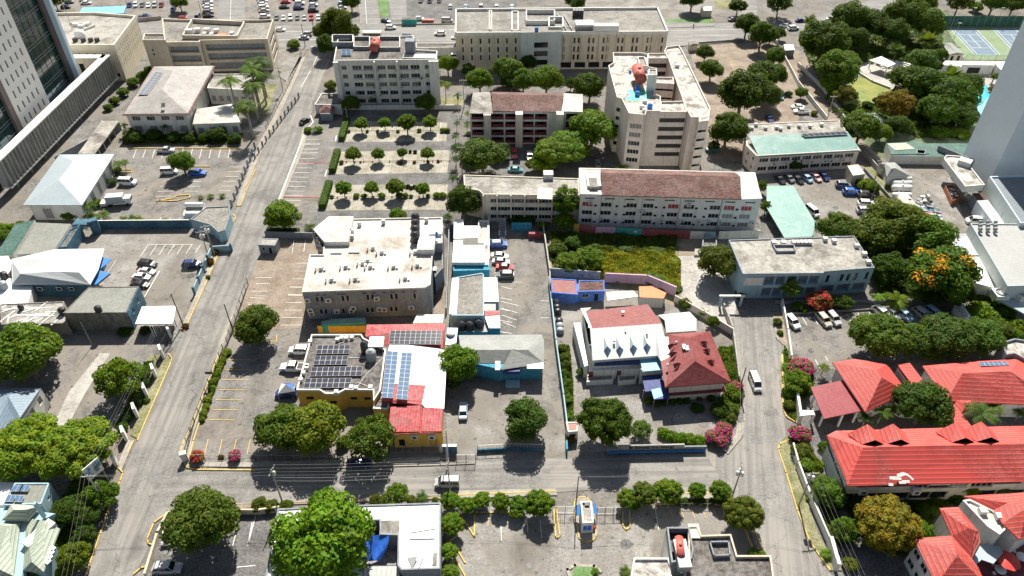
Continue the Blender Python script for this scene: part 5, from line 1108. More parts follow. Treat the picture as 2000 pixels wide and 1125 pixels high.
sloped(rs,'rear_roof',[p(540,180,5.8),p(995,128,5.8),p(1095,270,7.4),p(590,305,7.4)],[[0,1,2,3]],'roof_maroon',.2)
sloped(rs,'side_roof',[p(500,158,5.6),p(580,152,5.7),p(540,182,5.8),p(592,305,7.3),p(575,310,7.2)],[[0,1,2,3,4]],'roof_metal_white',.15)
sloped(rs,'roof',[p(572,306,7.4),p(1095,268,7.4),p(1120,365,6.6),p(1062,505,5.6),p(590,540,5.6)],[[0,1,2,3,4]],'roof_metal_white',.2)
sloped(rs,'roof',[p(1060,365,6.9),p(1145,365,6.9),p(1160,515,6.1),p(1090,545,5.9),p(1062,500,5.8)],[[0,1,2,3,4]],'roof_metal_white',.15)
for X,Y in((700,470),(790,468),(890,458),(990,448)):
 t=.35;zc=6.55
 base=p(X,Y+44,5.85);L_=p(X-26,Y-4,6.25);R_=p(X+26,Y-8,6.2);apx=p(X,Y-35,7.15);bk=p(X-25,Y-100,7.05)
 d=MB();d.poly([L_,base,apx],'glass_blue');d.poly([base,R_,apx],'pv_blue');d.poly([L_,apx,bk],'roof_metal_plain');d.poly([apx,R_,bk],'plaster_white');d.build('dormer',rs)
for X,Y,w_ in((748,398,.5),(830,330,.3),(988,345,.3),(812,190,.6),(565,300,.4)):pipebox(rs,'roof_vent',p(X,Y,7.0),(w_,.6,.35),'steel')
side=rtop('side_wing','narrow white sloping lean-to along the left side of the restaurant','building',[(450,265),(500,262),(558,575),(530,585)],3.6,'plaster_white','roof_metal_plain',0)
fr=pl([(600,560),(930,548)],3.9);b=MB();A,B=V2(fr[0]),V2(fr[1]);d=B-A;ang=math.atan2(d.y,d.x)
b.box(Pz((A+B)/2,3.8),(d.length,1.6,.9),'awning_navy',ang);b.build('awning',rs)
b=MB();fr=pl([(570,590),(935,580)],2.8);A,B=V2(fr[0]),V2(fr[1]);d=B-A;b.box(Pz((A+B)/2,0),(d.length,2.0,2.9),'plaster_white',ang);b.build('front_wall',rs)
for t in(.02,.58):b=MB();b.box(Pz(A+d*t+Vector((0,-1.05,0)),.2),(.9,.1,2.4),'maroon_paint',ang);b.build('door',rs)
for k,(X0,X1)in enumerate(((543,745),(775,915))):
 t=rtop('plant_terrace',('left white walled planter terrace in front of the restaurant','right white walled planter terrace in front of the restaurant')[k],'planter',[(X0,650),(X1,645),(X1-5,690),(X0+2,702)],1.0,'plaster_white','dirt',.25)
rt=rtop('side_hall','small white ribbed metal roofed hall behind the red roof of the restaurant','building',[(1070,207),(1300,183),(1352,235),(1352,320),(1132,335)],5.2,'plaster_white',None,0)
sloped(rt,'roof',[p(1070,207,5.4),p(1300,183,5.4),p(1352,238,6.0),p(1118,245,6.0),p(1352,322,5.4),p(1130,336,5.4)],[[0,1,2,3],[3,2,4,5]],'roof_metal_white',.15)
rh=root('red_roof_wing',p(1350,780),'two storey restaurant wing under a dark red hipped roof with triangular dormers','house')
VV=[p(1135,348,5.6),p(1452,327,5.6),p(1605,700,5.6),p(1122,738,5.6),p(1090,548,6.0),p(1155,515,6.4),p(1290,375,8.3),p(1342,545,8.6)]
sloped(rh,'roof',VV,[[0,1,6],[1,2,7,6],[2,3,7],[0,6,7,3,4,5]],'roof_maroon',.22)
m=MB();q=[V2(v)for v in(VV[0],VV[1],VV[2],VV[3])];a_=sum(q[i].x*q[(i+1)%4].y-q[(i+1)%4].x*q[i].y for i in range(4));q=offset(q if a_>0 else q[::-1],1.0)
m.prism(q,0,5.7,'plaster_pink',top=False);q2=offset(q,-.7);m.prism(q2,2.5,2.7,'roof_maroon',bottom=True);m.build('wall',rh)
for X,Y in((1405,415),(1425,470),(1455,552),(1210,575),(1170,435),(1185,495)):
 s=1 if X>1300 else-1
 c=p(X,Y,7.3);d=MB();a1=p(X-32,Y-8,7.6);a2=p(X+28,Y-14,7.3);a3=p(X+20*s,Y+28,6.9);top=c+Vector((0,0,.8));
 d.poly([a1,a3,top],'roof_maroon');d.poly([a3,a2,top],'roof_maroon');d.poly([a2,a1,top],'roof_maroon');d.build('dormer',rh)
for X,Y in((1260,445),(1280,455)):pipebox(rh,'roof_vent',p(X,Y,8.0),(.7,1.3,.35),'white_metal')
for X,Y in((1202,412),(1275,550),(1137,578),(1235,468)):b=MB();b.lathe(p(X,Y,7.0),[(.25,0),(.25,.35),(.001,.5)],'white_metal',8);b.build('vent_pipe',rh)
rt=rtop('awning_canopy','square pale sky blue canopy between the restaurant roofs','canopy',[(935,520),(1070,514),(1096,608),(957,620)],4.6,'plaster_white','awning_sky',0,z0=4.4)
for X,Y in((950,600),(1080,600)):pipebox(rt,'post',V2(p(X,Y,4.5)),(.3,.3,4.4),'plaster_white')
b=MB();b.box(V2(p(1020,560,4.5)),(4.2,3.2,4.3),'plaster_white');b.build('wall',rt)
rt=rtop('entrance_awning','navy blue entrance awning with bright blue end in front of the red roofed wing','awning',[(952,652),(1090,640),(1155,815),(1040,825),(1025,762),(975,768)],3.2,'awning_navy','awning_navy',0,z0=2.9)
sloped(rt,'blue_panel',[p(1020,755,3.3),p(1085,738,3.4),p(1108,800,3.3),p(1040,822,3.2)],[[0,1,2,3]],'awning_sky',.08)
for X,Y in((1045,815),(1145,805),(965,755)):pipebox(rt,'post',V2(p(X,Y,3)),(.12,.12,2.9),'steel')
rt=rtop('gate_kiosk','tiny gate kiosk with red roof at the street wall','kiosk',[(395,992),(488,992),(480,1060),(410,1065)],2.6,'plaster_white','tank_red',.1,fac={2:[('o',[.5],[.9],1.2,1.0,'dark')]})
tile(2,1)
rt=rtop('blue_shed','low blue walled shed with maroon sheet roof behind the restaurant','shed',[(285,990),(470,1000),(485,1110),(290,1095)],2.8,'wall_royal','roof_maroon',.1)
rt=rtop('blue_shed','bright blue walled shed with brown flat roof and white window','shed',[(490,1005),(675,1010),(680,1085),(480,1090)],3.0,'wall_royal','roof_brown',.15,fac={2:[('o',[.3],[1.2],1.6,1.0,'win'),('o',[.7],[.1],.9,2.2,'dark')]})
rt=rtop('white_canopy','crumpled white sheet canopy between the blue shed and the orange roof','canopy',[(690,1090),(890,1080),(925,1120),(700,1150)],2.6,'steel','roof_bright',0,z0=2.4)
rt=rtop('orange_shed','small shed with bright orange curved roof and ribbed front','shed',[(930,1048),(1020,1045),(1130,1095),(1110,1135),(935,1125)],3.0,'roof_metal_ribs','orange_obj',0)
wall_run([p(280,968),p(640,995)],2.4,.3,'concrete_pale','thick pale wall along the bottom of the overgrown lot');wall_run([p(680,1015),p(985,1030),p(1190,1115)],2.8,.3,'wall_pink','curved pinkish wall behind the orange roofed shed')
tile(2,2)
wall_run([p(1190,110),p(1400,225),p(1605,350)],2.0,.25,'plaster_pink','dusty pink garden wall between the restaurant yard and the gravel driveway')
wall_run([p(1545,160),p(1610,330),p(1655,690)],1.6,.3,'concrete_pale','pale wall between the restaurant garden and the right street')
wall_run([p(270,-30),p(320,430),p(375,830),p(410,1120)],1.9,.25,'wall_paleblue','long pale wall between the narrow car park and the restaurant')
wall_run([G(1106,870),G(1107,885)],1.5,.3,'wall_cyan','short cyan wall end at the restaurant gate')
for k,(X,Y)in enumerate(((318,75),(318,105),(330,165),(335,195),(345,265),(350,300),(352,335))):
 b=MB();q=p(X,Y,0)
 b.lathe(q,[(.001,0),(.85,.02),(.9,.3),(.85,1.0),(.5,1.25),(.2,1.35),(.001,1.35)],'tank_grey' if k in(1,5,6)else 'tank_black',12)
 solo(b,'water_tank',('topmost','second','third','fourth','fifth','sixth','lowest')[k]+' of the small round tanks in line between the thin wall and the restaurant','water tank','tanks in line beside the restaurant wall')
tile(2,3)
fw=wall_run([p(700,222),p(1140,212),p(1410,208)],1.5,.3,'plaster_grey','street wall of the restaurant with raised name letters on top and blue base')
b=MB();A,B=p(700,225),p(1410,212);d=B-A;b.box((A+B)/2+Vector((0,-.2,.1)),(d.length,.12,.7),'awning_blue',math.atan2(d.y,d.x));b.build('blue_base',fw)
def text(s,loc,rot,size,mat,parent=None,ext=.04):
 c=bpy.data.curves.new('lettering','FONT');c.body=s;c.size=size;c.extrude=ext;c.align_x='CENTER';c.resolution_u=2
 o=bpy.data.objects.new('lettering',c);col.objects.link(o);c.materials.append(MATS[mat])
 o.rotation_euler=rot;off=Vector(parent['_loc'])if parent is not None else Vector((0,0,0));o.location=Vector(loc)-off
 if parent is not None:o.parent=parent
 bpy.context.view_layer.update();dg=bpy.context.evaluated_depsgraph_get();me=bpy.data.meshes.new_from_object(o.evaluated_get(dg));n=bpy.data.objects.new('lettering',me);col.objects.link(n)
 n.rotation_euler=rot;n.location=Vector(loc)-off
 if parent is not None:n.parent=parent
 bpy.data.objects.remove(o);return n
A=p(1010,218,0)+Vector((0,-.1,1.45));b=MB();b.box(A+Vector((0,-.05,0)),(12.5,.3,1.0),"concrete_pale",R(1.5));b.build("name_board",fw);text("El Sunset Inn Hotel",A+Vector((0,-.26,.12)),(R(90),0,R(1.5)),1.1,'dark_metal',fw,.06)
tile(3,2);z=4.6
hA=root('hotel_house',p(800,900),'white hotel house with bright red hipped tile roof, nearest the right street','house')
VV=[p(470,555,z),p(630,528,z),p(870,565,z),p(1022,772,z),p(712,918,z),p(800,612,7.6),p(832,664,7.6)]
sloped(hA,'roof',VV,[[0,1,5],[1,2,5],[2,3,6,5],[3,4,6],[0,5,6,4]],'roof_red',.22)
m=MB();q=[V2(v)for v in(VV[4],VV[3],VV[2],VV[1],VV[0])];a_=sum(q[i].x*q[(i+1)%5].y-q[(i+1)%5].x*q[i].y for i in range(5));m.prism(offset(q if a_>0 else q[::-1],.8),0,z,'plaster_white',top=False);m.build('wall',hA)
rt=rtop('hotel_porch','flat dark red metal porch roof attached to the hotel house, facing the street','porch',[(313,735),(548,684),(698,906),(410,966)],3.8,'wall_maroon','roof_darkred',0,z0=3.6)
for X,Y in((410,930),(345,790),(660,900),(550,930)):pipebox(rt,'post',V2(p(X,Y,3.8)),(.35,.35,3.6),'plaster_white')
rt=rtop('gate_arch','small white gate arch between hotel porch and the street','arch',[(240,905),(330,905),(345,935),(235,945)],3.0,'plaster_white','roof_bright',0,z0=2.6)
for X,Y in((242,940),(338,935)):pipebox(rt,'post',V2(p(X,Y,2.8)),(.4,.4,2.6),'plaster_white')
hB=root('hotel_house',p(1600,880),'large hotel wing with red hipped tile roof at the right edge, upper one','house')
VV=[p(1130,580,z),p(1545,545,z),p(1830,530,z),p(2010,640,z),p(2010,868,z),p(1305,838,z),p(1425,632,7.4),p(1775,620,7.4),p(2010,780,6.0)]
sloped(hB,'roof',VV,[[0,1,2,7,6],[2,3,8,7],[6,7,8,4,5],[0,6,5]],'roof_red',.22)
m=MB();m.prism([V2(v)for v in pl([(1160,590),(1560,560),(1990,640),(1990,850),(1320,820)],z)],0,z,'plaster_white',top=False);m.build('wall',hB)
sloped(hB,'porch_roof',[p(1350,830,4.4),p(1500,825,4.6),p(1535,890,4.0),p(1412,935,4.0),p(1462,850,5.4)],[[0,1,4],[1,2,4],[2,3,4],[3,0,4]],'roof_red',.15)
panelgrid(hB,[p(1560,582,6.2),p(1770,575,6.2),p(1740,548,5.2),p(1545,552,5.2)],6,2,'pv_blue')
hL=root('hotel_link',p(1130,760),'narrow red tiled link roof with white side wall between the two hotel roofs','building')
sloped(hL,'roof',[p(948,570,5.2),p(1040,558,5.2),p(1180,742,5.0),p(1090,765,5.0)],[[0,1,2,3]],'roof_red',.2)
m=MB();m.prism([V2(v)for v in pl([(952,585),(1038,575),(1170,738),(1075,765)],5)],0,4.8,'plaster_white',top=False);m.build('wall',hL)
rt=rtop('hotel_terrace','flat white roof terrace with low parapet beside the hotel trees','terrace',[(1100,775),(1245,745),(1300,835),(1200,900),(1000,880),(910,830)],3.2,'plaster_white','concrete_pale',.4)
rt=root('hotel_walkway',p(1400,960),'slanting red tiled walkway roof joining the hotel wings','walkway')
sloped(rt,'roof',[p(1300,850,4.2),p(1350,840,4.2),p(1505,1040,4.2),p(1310,1045,4.2)],[[0,1,2,3]],'roof_red',.2)
m=MB();m.prism([V2(v)for v in pl([(1310,870),(1345,860),(1480,1035),(1325,1035)],4)],0,4,'plaster_white',top=False);m.build('wall',rt)
tile(3,3);z=6.4
hC=root('hotel_wing',p(1000,500),'long white hotel wing with broad red tile roof, script lettering on its end wall','building')
VV=[p(430,95,z),p(500,60,z),p(2010,22,z),p(2010,150,9.2),p(695,183,9.4),p(568,412,z),p(582,466,z),p(2010,428,z)]
sloped(hC,'roof',[VV[0],VV[5],VV[4]],[[0,1,2]],'roof_red',.2);sloped(hC,'roof',VV,[[1,2,3,4,0],[4,3,7,6,5]],'roof_red',.22)
m=MB();A,B=V2(p(590,455,z)),V2(p(2010,420,z));L=(B-A).length;fzs=[.6,3.9]
facade(m,hC,A+Vector((0,.6,0)),B+Vector((0,.6,0)),0,z,[(L*t,3.7,w_,h_,.25,k)for t,w_,h_,k in((.04,3.2,1.3,'louv'),(.15,6,1.7,'balc'),(.28,6,1.7,'balc'),(.40,3,1.2,'win'),(.50,4.4,.9,'dark'),(.60,3.4,1.3,'louv'),(.72,4,1.3,'win'),(.85,5,1.5,'balc'))]+[(L*t,.5,w_,2.2,.25,'dark')for t,w_ in((.05,3),(.16,6),(.28,6),(.42,4),(.52,3),(.75,5),(.9,5))],'plaster_cream','maroon_paint','plaster_white')
C2=V2(p(440,110,z))+Vector((.5,0,0));D2=V2(p(2010,40,z));A2_=A+Vector((0,.6,0))
m.poly([Pz(C2,0),Pz(A2_,0),Pz(A2_,z),Pz(C2,z)],'plaster_white');m.poly([Pz(D2,0),Pz(C2,0),Pz(C2,z),Pz(D2,z)],'plaster_white');m.build('wall',hC)
d=A2_-C2;n_=Vector((d.y,-d.x,0)).normalized();
if n_.x>0:n_=-n_
text("Altamont Court Hotel",Pz(C2+d*.52+n_*.12,4.3),(R(90),0,math.atan2(d.y,d.x)),1.15,'dark_metal',hC,.05)
for X0 in(785,975,1450,1635):
 yr=183-33*(X0-695)/1315
 q_=p(X0,yr,9.3);e_=lambda x,y,z:q_+Vector((x,y,z))
 sloped(hC,'roof_gable',[e_(-2.0,.8,-.3),e_(2.0,.8,-.3),e_(0,.8,.95),e_(3.0,4.2,-1.6),e_(-3.0,4.2,-1.6),e_(0,4.4,.9)],[[0,1,2],[1,3,5,2],[0,2,5,4]],'roof_red',.12)
for X in(690,1075):ac(hC,p(X,520,3.5),0,1.5)
b=MB()
def em(X,Y,w_,h_,a=0):
 b.box(p(X,Y,6.5+3.0*(466-Y)/283+.22),(w_,h_,.02),'white_paint',a,tilt=.4)
for k in range(8):t=k/7;em(960+88*t,388-12*math.sin(t*3.1)+40*max(0,t-.45),.75,.32+.2*(1-t),-t*.7)
for X,Y,w_ in((925,405,1.6),(945,412,1.5),(905,408,.7),(1010,432,1.3),(985,440,1.2),(900,455,.8)):em(X,Y,w_,.45)
b.build('bird_emblem',hC)
hD=root('hotel_house',p(1300,1100),'lower red hip roofed hotel house at the bottom right, near the dry tree','house');z=6
VV=[p(1068,850,z),p(1345,830,z),p(1350,850,z),p(1555,870,z),p(1495,995,z),p(1540,1060,z),p(1600,1190,z),p(1230,1190,z),p(1370,930,8.3),p(1385,975,8.3),p(1470,775,8.2),p(1545,800,z),p(1255,628,z),p(1395,620,z)]
sloped(hD,'roof',VV,[[0,1,8],[1,4,9,8],[4,5,6,9],[6,7,9],[7,0,8,9]],'roof_red',.2);sloped(hD,'roof',VV,[[12,13,10],[13,11,10],[10,11,3,4],[10,4,1],[12,10,1]],'roof_red',.18)
m=MB();A,B=V2(p(1085,880,z)),V2(p(1240,1185,z));L=(B-A).length;facade(m,hD,A,B,0,z,expand([('g',3,[.8,3.7],1.8,1.5,'win')],L),'plaster_white')
m.prism([V2(v)for v in pl([(1345,870),(1540,880),(1480,990),(1380,1000)],z)],0,z,'plaster_white',top=False);m.prism([V2(v)for v in pl([(1280,650),(1385,640),(1520,800),(1350,820)],z)],0,z,'plaster_white',top=False);m.prism([V2(v)for v in pl([(1240,1185),(1110,870),(1360,880),(1540,1100),(1590,1190)],z)],0,z-.1,'plaster_white',top=False);m.build('wall',hD)
hE=root('hotel_house',p(1850,800),'red roofed hotel corner at the bottom right edge with white roof terrace','house');z=6
sloped(hE,'roof',[p(1435,540,z),p(1875,512,z),p(2010,520,z),p(2010,740,z),p(1845,862,z),p(1720,740,6.4),p(1650,645,z),p(1755,590,7.2),p(1900,620,8.4)],[[0,1,8,7],[0,7,6],[6,7,8,5],[5,8,3,4],[1,2,3,8]],'roof_red',.2)
m=MB();m.prism([V2(v)for v in pl([(1470,570),(1640,650),(1750,750),(1840,850),(2010,740),(2010,540)],z)],0,z-.3,'plaster_white',top=False);m.build('wall',hE)
rt=rtop('roof_terrace','white walled roof terrace between two red roofs at the bottom right','terrace',[(1420,580),(1470,570),(1640,650),(1750,745),(1735,790),(1690,830),(1600,770)],5.6,'plaster_white','roof_white',.4,fac={4:[('g',2,[.8,3.3],1.4,1.4,'win')],5:[('g',1,[.8,3.3],2,1.5,'win')]})
for X,Y in((1565,660),(1685,700)):pipebox(rt,'air_conditioner',p(X,Y,5.6),(1.2,1.0,.9),'ac_body')
rt=rtop('courtyard_canopy','pale blue-white canopy fans in the hotel courtyard','canopy',[(1560,890),(1700,905),(1722,955),(1650,1035),(1565,1005),(1500,1060),(1500,1000)],2.8,'steel','roof_metal_plain',0,z0=2.7)
for X,Y in((1600,950),(1690,950)):pipebox(rt,'post',V2(p(X,Y,2.7)),(.1,.1,2.7),'steel')
def parasol(X,Y,m_,lab,r=1.5):
 rt=root('parasol',p(X,Y,0),lab,'parasol');b=MB();b.tube(p(X,Y,0),p(X,Y,0)+Vector((0,0,2.4)),.04,.04,'steel',6);b.build('pole',rt)
 b=MB();b.lathe(p(X,Y,0),[(r,2.1),(r*.5,2.4),(.001,2.6)],m_,8);b.build('canopy',rt)
parasol(1720,1060,'red_obj','dark red parasol beside the pale courtyard canopy',1.9);
for k,(X,Y)in enumerate(((1845,1000),(1690,1095))):
 rt=root('garden_table',p(X,Y),('round white garden table right of the red parasol','white garden table with chairs below the red parasol')[k],'table');b=MB();b.lathe(p(X,Y),[(.9,.72),(.9,.76),(.001,.76)],'white_metal',14);b.build('table_top',rt)
 b=MB();b.tube(p(X,Y),p(X,Y)+Vector((0,0,.72)),.05,.05,'white_metal',6);b.build('leg',rt)
 for j in range(4):
  q=p(X,Y)+Vector((1.25*math.cos(j*1.57+.4),1.25*math.sin(j*1.57+.4),0));b=MB();b.box(q+Vector((0,0,.4)),(.45,.45,.06),'white_metal',j*1.57);b.box(q+Vector((.2*math.cos(j*1.57+.4),.2*math.sin(j*1.57+.4),.45)),(.06,.45,.45),'white_metal',j*1.57+.4)
  for s1 in(-.18,.18):
   for s2 in(-.18,.18):b.box(q+Vector((s1,s2,0)),(.04,.04,.4),'white_metal')
  c=solo(b,'garden_chair','white garden chair on the '+('right','upper','left','lower')[j]+' side of '+('the round table right of the red parasol' if k==0 else 'the table below the red parasol'),'chair','garden chairs in the hotel courtyard')
sheet('courtyard_ground',pl([(1500,1060),(1720,900),(2010,880),(2010,1190),(1560,1190)]),'maroon_paint')
wall_run([p(170,200),p(205,330),p(290,560),p(430,880)],2.0,.3,'plaster_white','white hotel boundary wall along the grass verge',posts=0);wall_run([p(440,900),p(490,1080)],2.4,.6,'plaster_white','short thick white wall end by the lower hotel entrance')
tile(3,2);wall_run([p(95,130),p(135,350),p(160,540)],1.8,.3,'plaster_white','white wall at the entrance of the car park under the blue framed offices');wall_run([p(200,830),p(225,1000)],2.2,.5,'plaster_white','white wall pier at the hotel entrance arch')
wall_run([p(140,205),p(770,170)],.5,.25,'concrete_pale','low kerb wall along the top row of the right car park')
rt=rtop('roof_plant','grey plant platform with cooling fans at the right edge','structure',[(1620,20),(1720,10),(1880,150),(1880,200),(1700,100)],3.6,'steel','roof_metal_plain',0,z0=3.2)
for X,Y in((1690,70),(1865,80)):
 b=MB();q=p(X,Y,3.6);b.box(q,(3.0,3.0,1.2),'white_metal');b.lathe(q+Vector((0,0,1.2)),[(1.2,0),(1.2,.25),(1.1,.25),(1.1,.05),(.2,.05),(.001,.1)],'steel',14);b.build('cooling_fan',rt)
rt=rtop('right_edge_building','grey flat roofed building corner at the right edge above the red roofs','building',[(1700,420),(1800,390),(1990,420),(1990,600),(1800,500),(1740,510)],5.0,'plaster_grey','roof_patchy',.5)
rt=rtop('plant_box','grey-white plant container parked by the hedge','container',[(1370,130),(1415,120),(1485,215),(1450,240)],2.4,'white_metal','tower_smooth_light',.05)
for k in range(3):b=MB();b.box(p(1390+26*k,150+28*k,2.45),(1.1,1.1,.25),'steel',R(-35));b.build('fan',rt)
tile(1,3);z=4.6
rt=rtop('white_roof_building','building with wide white roof, grey patch and roof opening, beside the row of clipped trees','building',[(160,635),(700,610),(1355,590),(1350,1075),(1065,1085),(1035,1050),(1040,830),(910,825),(905,720),(800,722),(790,820),(800,1190),(60,1190)],z,'plaster_grey','roof_bright',.2)
rt=rtop('open_store','open roofless store full of scrap below the white roof opening','store',[(800,825),(1035,832),(1030,1050),(790,1050)],1.4,'plaster_grey','junk',.1)
sloped(root('grey_patch',p(975,770),'grey sheet patch laid in the wide white roof','roof sheet'),'sheet',[p(912,718,z+.1),p(1052,715,z+.1),p(1048,828,z+.1),p(902,825,z+.1)],[[0,1,2,3]],'roof_grey',.06)
sloped(root('grey_patch',p(1310,1000),'small grey strip patch near the right edge of the wide white roof','roof sheet'),'sheet',[p(1298,952,z+.1),p(1328,950,z+.1),p(1325,1048,z+.1),p(1290,1048,z+.1)],[[0,1,2,3]],'roof_grey',.06)
tb=MB();n=10
def tp(u,v):
 X=800+(975-800)*u*(1-.35*v*v);Y=830+190*v-10*u;return p(X,Y,4.7-1.6*v-.7*u*v+.35*math.sin(u*7+v*3)*.5)
for i in range(n):
 for j in range(n):
  a,c=i/n,j/n;tb.poly([tp(a,c+1/n),tp(a+1/n,c+1/n),tp(a+1/n,c),tp(a,c)],'tarp_blue',True)
solo(tb,'tarpaulin','bright blue tarpaulin draped over the opening in the white roof','tarpaulin')
rt=rtop('lower_lean_to','grey slatted lean-to roof below the blue tarpaulin','shed',[(790,1052),(1045,1052),(1060,1190),(760,1190)],3.2,'plaster_grey','roof_metal_ribs',0)
for X,Y in((870,665),(838,640)):pass
b=MB();q=p(1215,830,z);b.tube(q+Vector((-1.6,0,0)),q+Vector((-1.6,0,.8)),.05,.05,'steel',5);b.tube(q+Vector((1.6,.4,0)),q+Vector((1.6,.4,1.2)),.05,.05,'steel',5);b.tube(q+Vector((-1.9,0,.8)),q+Vector((2.2,.5,1.2)),.12,.12,'steel',6);b.tube(q+Vector((-1.6,0,.3)),q+Vector((1.6,.4,.4)),.04,.04,'steel',5);solo(b,'roof_frame','low steel frame standing on the wide white roof','frame')
b=MB();q=p(1145,1030,z+.05);b.poly([q+Vector((-.9,.9,.1)),q+Vector((.1,-1.0,.1)),q+Vector((.8,.9,.5))],'steel');b.poly([q+Vector((-.9,.9,.05)),q+Vector((.8,.9,.45)),q+Vector((.1,-1.0,.05))],'steel');b.box(q+Vector((1.4,0,0)),(.12,2.2,.3),'steel',R(-15));solo(b,'roof_scrap','triangular steel scrap sheet on the lower part of the white roof','scrap')
tile(2,3);z=6.5
rt=rtop('dark_roof_building','grey building with stained dark stepped flat roof and rusty tank trough, at the bottom edge','building',[(1285,770),(1355,768),(1385,838),(1600,830),(1645,985),(1890,985),(1900,1040),(1920,1190),(1240,1190),(1290,1000)],z,'plaster_grey','roof_dark',.55,parm='plaster_beige')
rt2=rtop('dark_roof_block','rooftop enclosure holding the rusty red tank, at the bottom edge','building',[(1125,800),(1290,800),(1320,960),(1310,1030),(1160,1060),(1150,1000)],z-.6,'plaster_white','car_black',1.4,parm='plaster_grey')
rt3=rtop('white_roof_block','low block with peeling white roof beside the rusty tank enclosure','building',[(890,1000),(1145,1000),(1165,1060),(1170,1190),(860,1190)],z-1.0,'plaster_white','roof_patchy',.4)
q=pl([(1445,890),(1580,888),(1590,985),(1475,990)],z);m=MB()
for i in range(4):a,c=q[i],q[(i+1)%4];d=c-a;m.box((a+c)/2,(d.length+.2,.2,.7),'plaster_grey',math.atan2(d.y,d.x))
m.build('roof_well',rt);pipebox(rt,'stair_pad',p(1335,800,z+.1),(1.8,2.6,.25),'plaster_cream')
b=MB();b.box(p(1240,990,z+.3),(2.0,4.8,1.4),'steel',R(2));b.build('tank_trough',rt2);drum(p(1236,985,z+1.5),p(1222,845,z+1.3),.7,'tank_red','rusty red cylindrical tank lying in the enclosure at the bottom edge')
b=MB();b.lathe(p(1245,1085,z-.2),[(.5,0),(.5,.5),(.001,.6)],'white_metal',12);solo(b,'roof_fan','small white round roof vent below the rusty tank','vent');b=MB()
cyl_tank(p(1268,910,z-.4),.3,1.2,'tank_blue','small blue cylinder beside the rusty red tank at the bottom')
tile(2,3)
kb=building('guard_kiosk','white guard kiosk with blue awnings and blue panel on the traffic island','kiosk',pl([(500,585),(580,582),(598,740),(515,745)],3.0),3.0,'plaster_white','roof_stained',.35,fac={2:[('o',[.5],[.6],1.6,1.8,'royal')]},parm='plaster_white')
sloped(kb,'awning',[p(498,595,2.7),p(508,670,2.7),p(468,686,2.1),p(457,612,2.1)],[[0,1,2,3]],'awning_blue',.06);sloped(kb,'awning',[p(590,590,2.7),p(600,665,2.7),p(625,668,2.1),p(615,592,2.1)],[[0,1,2,3]],'awning_blue',.06)
pipebox(kb,'roof_hatch',p(548,598,3.0),(.8,1.0,.3),'dark_metal');b=MB();b.lathe(p(597,785,0),[(.3,0),(.3,.9),(.001,1.0)],'red_obj',10);solo(b,'waste_bin','red bin at the lower right corner of the guard kiosk','bin')
tile(3,0)
st=root('stage_pavilion',p(900,500),'white open stage pavilion with curved white roof and steps in the garden','pavilion')
sloped(st,'roof',[p(745,440,3.6),p(830,412,3.8),p(935,465,3.6),p(880,490,3.4),],[[0,1,2,3]],'roof_bright',.25)
for i in range(5):
 m=MB();c0=p(900,560,0)
 for k in range(8):
  a0=R(20+k*11);r=7.5+i*.8;q=c0+Vector((math.cos(a0)*r*1.0+1,math.sin(a0)*r,0));m.box(q,(.85,1.7,.35+i*.35),'plaster_white',a0)
 m.build('step',st)
for X,Y in((755,465),(870,520),(920,500)):pipebox(st,'column',V2(p(X,Y-20,3)),(.3,.3,3.4),'plaster_white')
wall_run([p(640,480),p(650,530),p(760,600),p(890,650)],.7,.4,'plaster_white','low curved white wall around the garden stage terrace')
rt=hip('tennis_hut','small grey roofed tennis hut beside the courts',[(1280,325),(1340,310),(1440,395),(1330,400)],[(1320,320),(1385,385)],3.0,4.0,'plaster_cream','roof_shingle',{2:[('g',2,[.3],1.2,2,'dark')]},.3,faces=[[0,1,4],[1,2,5,4],[2,3,5],[3,0,4,5]])
rt=rtop('club_house','long white flat roofed club house in front of the tennis courts','building',[(1430,448),(1650,450),(1660,480),(1420,475)],3.4,'plaster_white','roof_white',.1,fac={2:[('o',[.42],[.2],4.5,2.3,'void')]})
rt=rtop('club_house','pitched white roof end of the club house next to the smooth tower','building',[(1650,452),(1790,450),(1720,525),(1690,500)],3.6,'plaster_white','roof_bright',.1)
rt=rtop('club_annex','low white annex left of the club house','building',[(1300,445),(1425,450),(1415,490),(1270,475)],2.8,'plaster_white','roof_bright',.1)
fr_=root('windscreen_fence',p(1560,150),'tall dark green windscreen fence behind the tennis courts','fence')
A,B=p(1260,195),p(2050,195);b=MB();b.box((A+B)/2,((B-A).length,.1,4.4),'net_green');b.build('screen',fr_)
for i in range(16):q=A+(B-A)*i/15;b=MB();b.box(q+Vector((0,-.12,0)),(.12,.12,4.6),'steel');b.build('post',fr_)
fence_run([p(1440,445),p(1770,450)],2.5,'green wire fence along the near side of the tennis courts','steel','net_green',barsp=.5)
for X,Y in((1385,290),(1700,150),(1500,150)):
 b=MB();q=p(X-30,Y+10 if X<1400 else 185);b.tube(q,q+Vector((0,0,7)),.1,.07,'steel',6);b.box(q+Vector((0,0,7)),(1.4,.4,.25),'steel');solo(b,'court_light',{1385:'tall floodlight mast beside the left tennis court',1700:'floodlight mast at the fence behind the right tennis court',1500:'floodlight mast at the fence between the courts'}[X],'light mast')
parasol(1555,520,'white_metal','large white poolside parasol in front of the club house',1.9);parasol(1400,520,'white_metal','small white poolside parasol left of the large one',1.2)
rt=rtop('pool_canopy','pale blue sail canopy beside the swimming pool','canopy',[(1525,790),(1640,690),(1570,855)],2.8,'steel','awning_sky',0,z0=2.7)
rt=rtop('dark_shed','dark grey shed roof under the trees behind the teal roofed block','shed',[(700,830),(790,825),(865,875),(800,940),(680,865)],3,'plaster_grey','roof_slate',0)
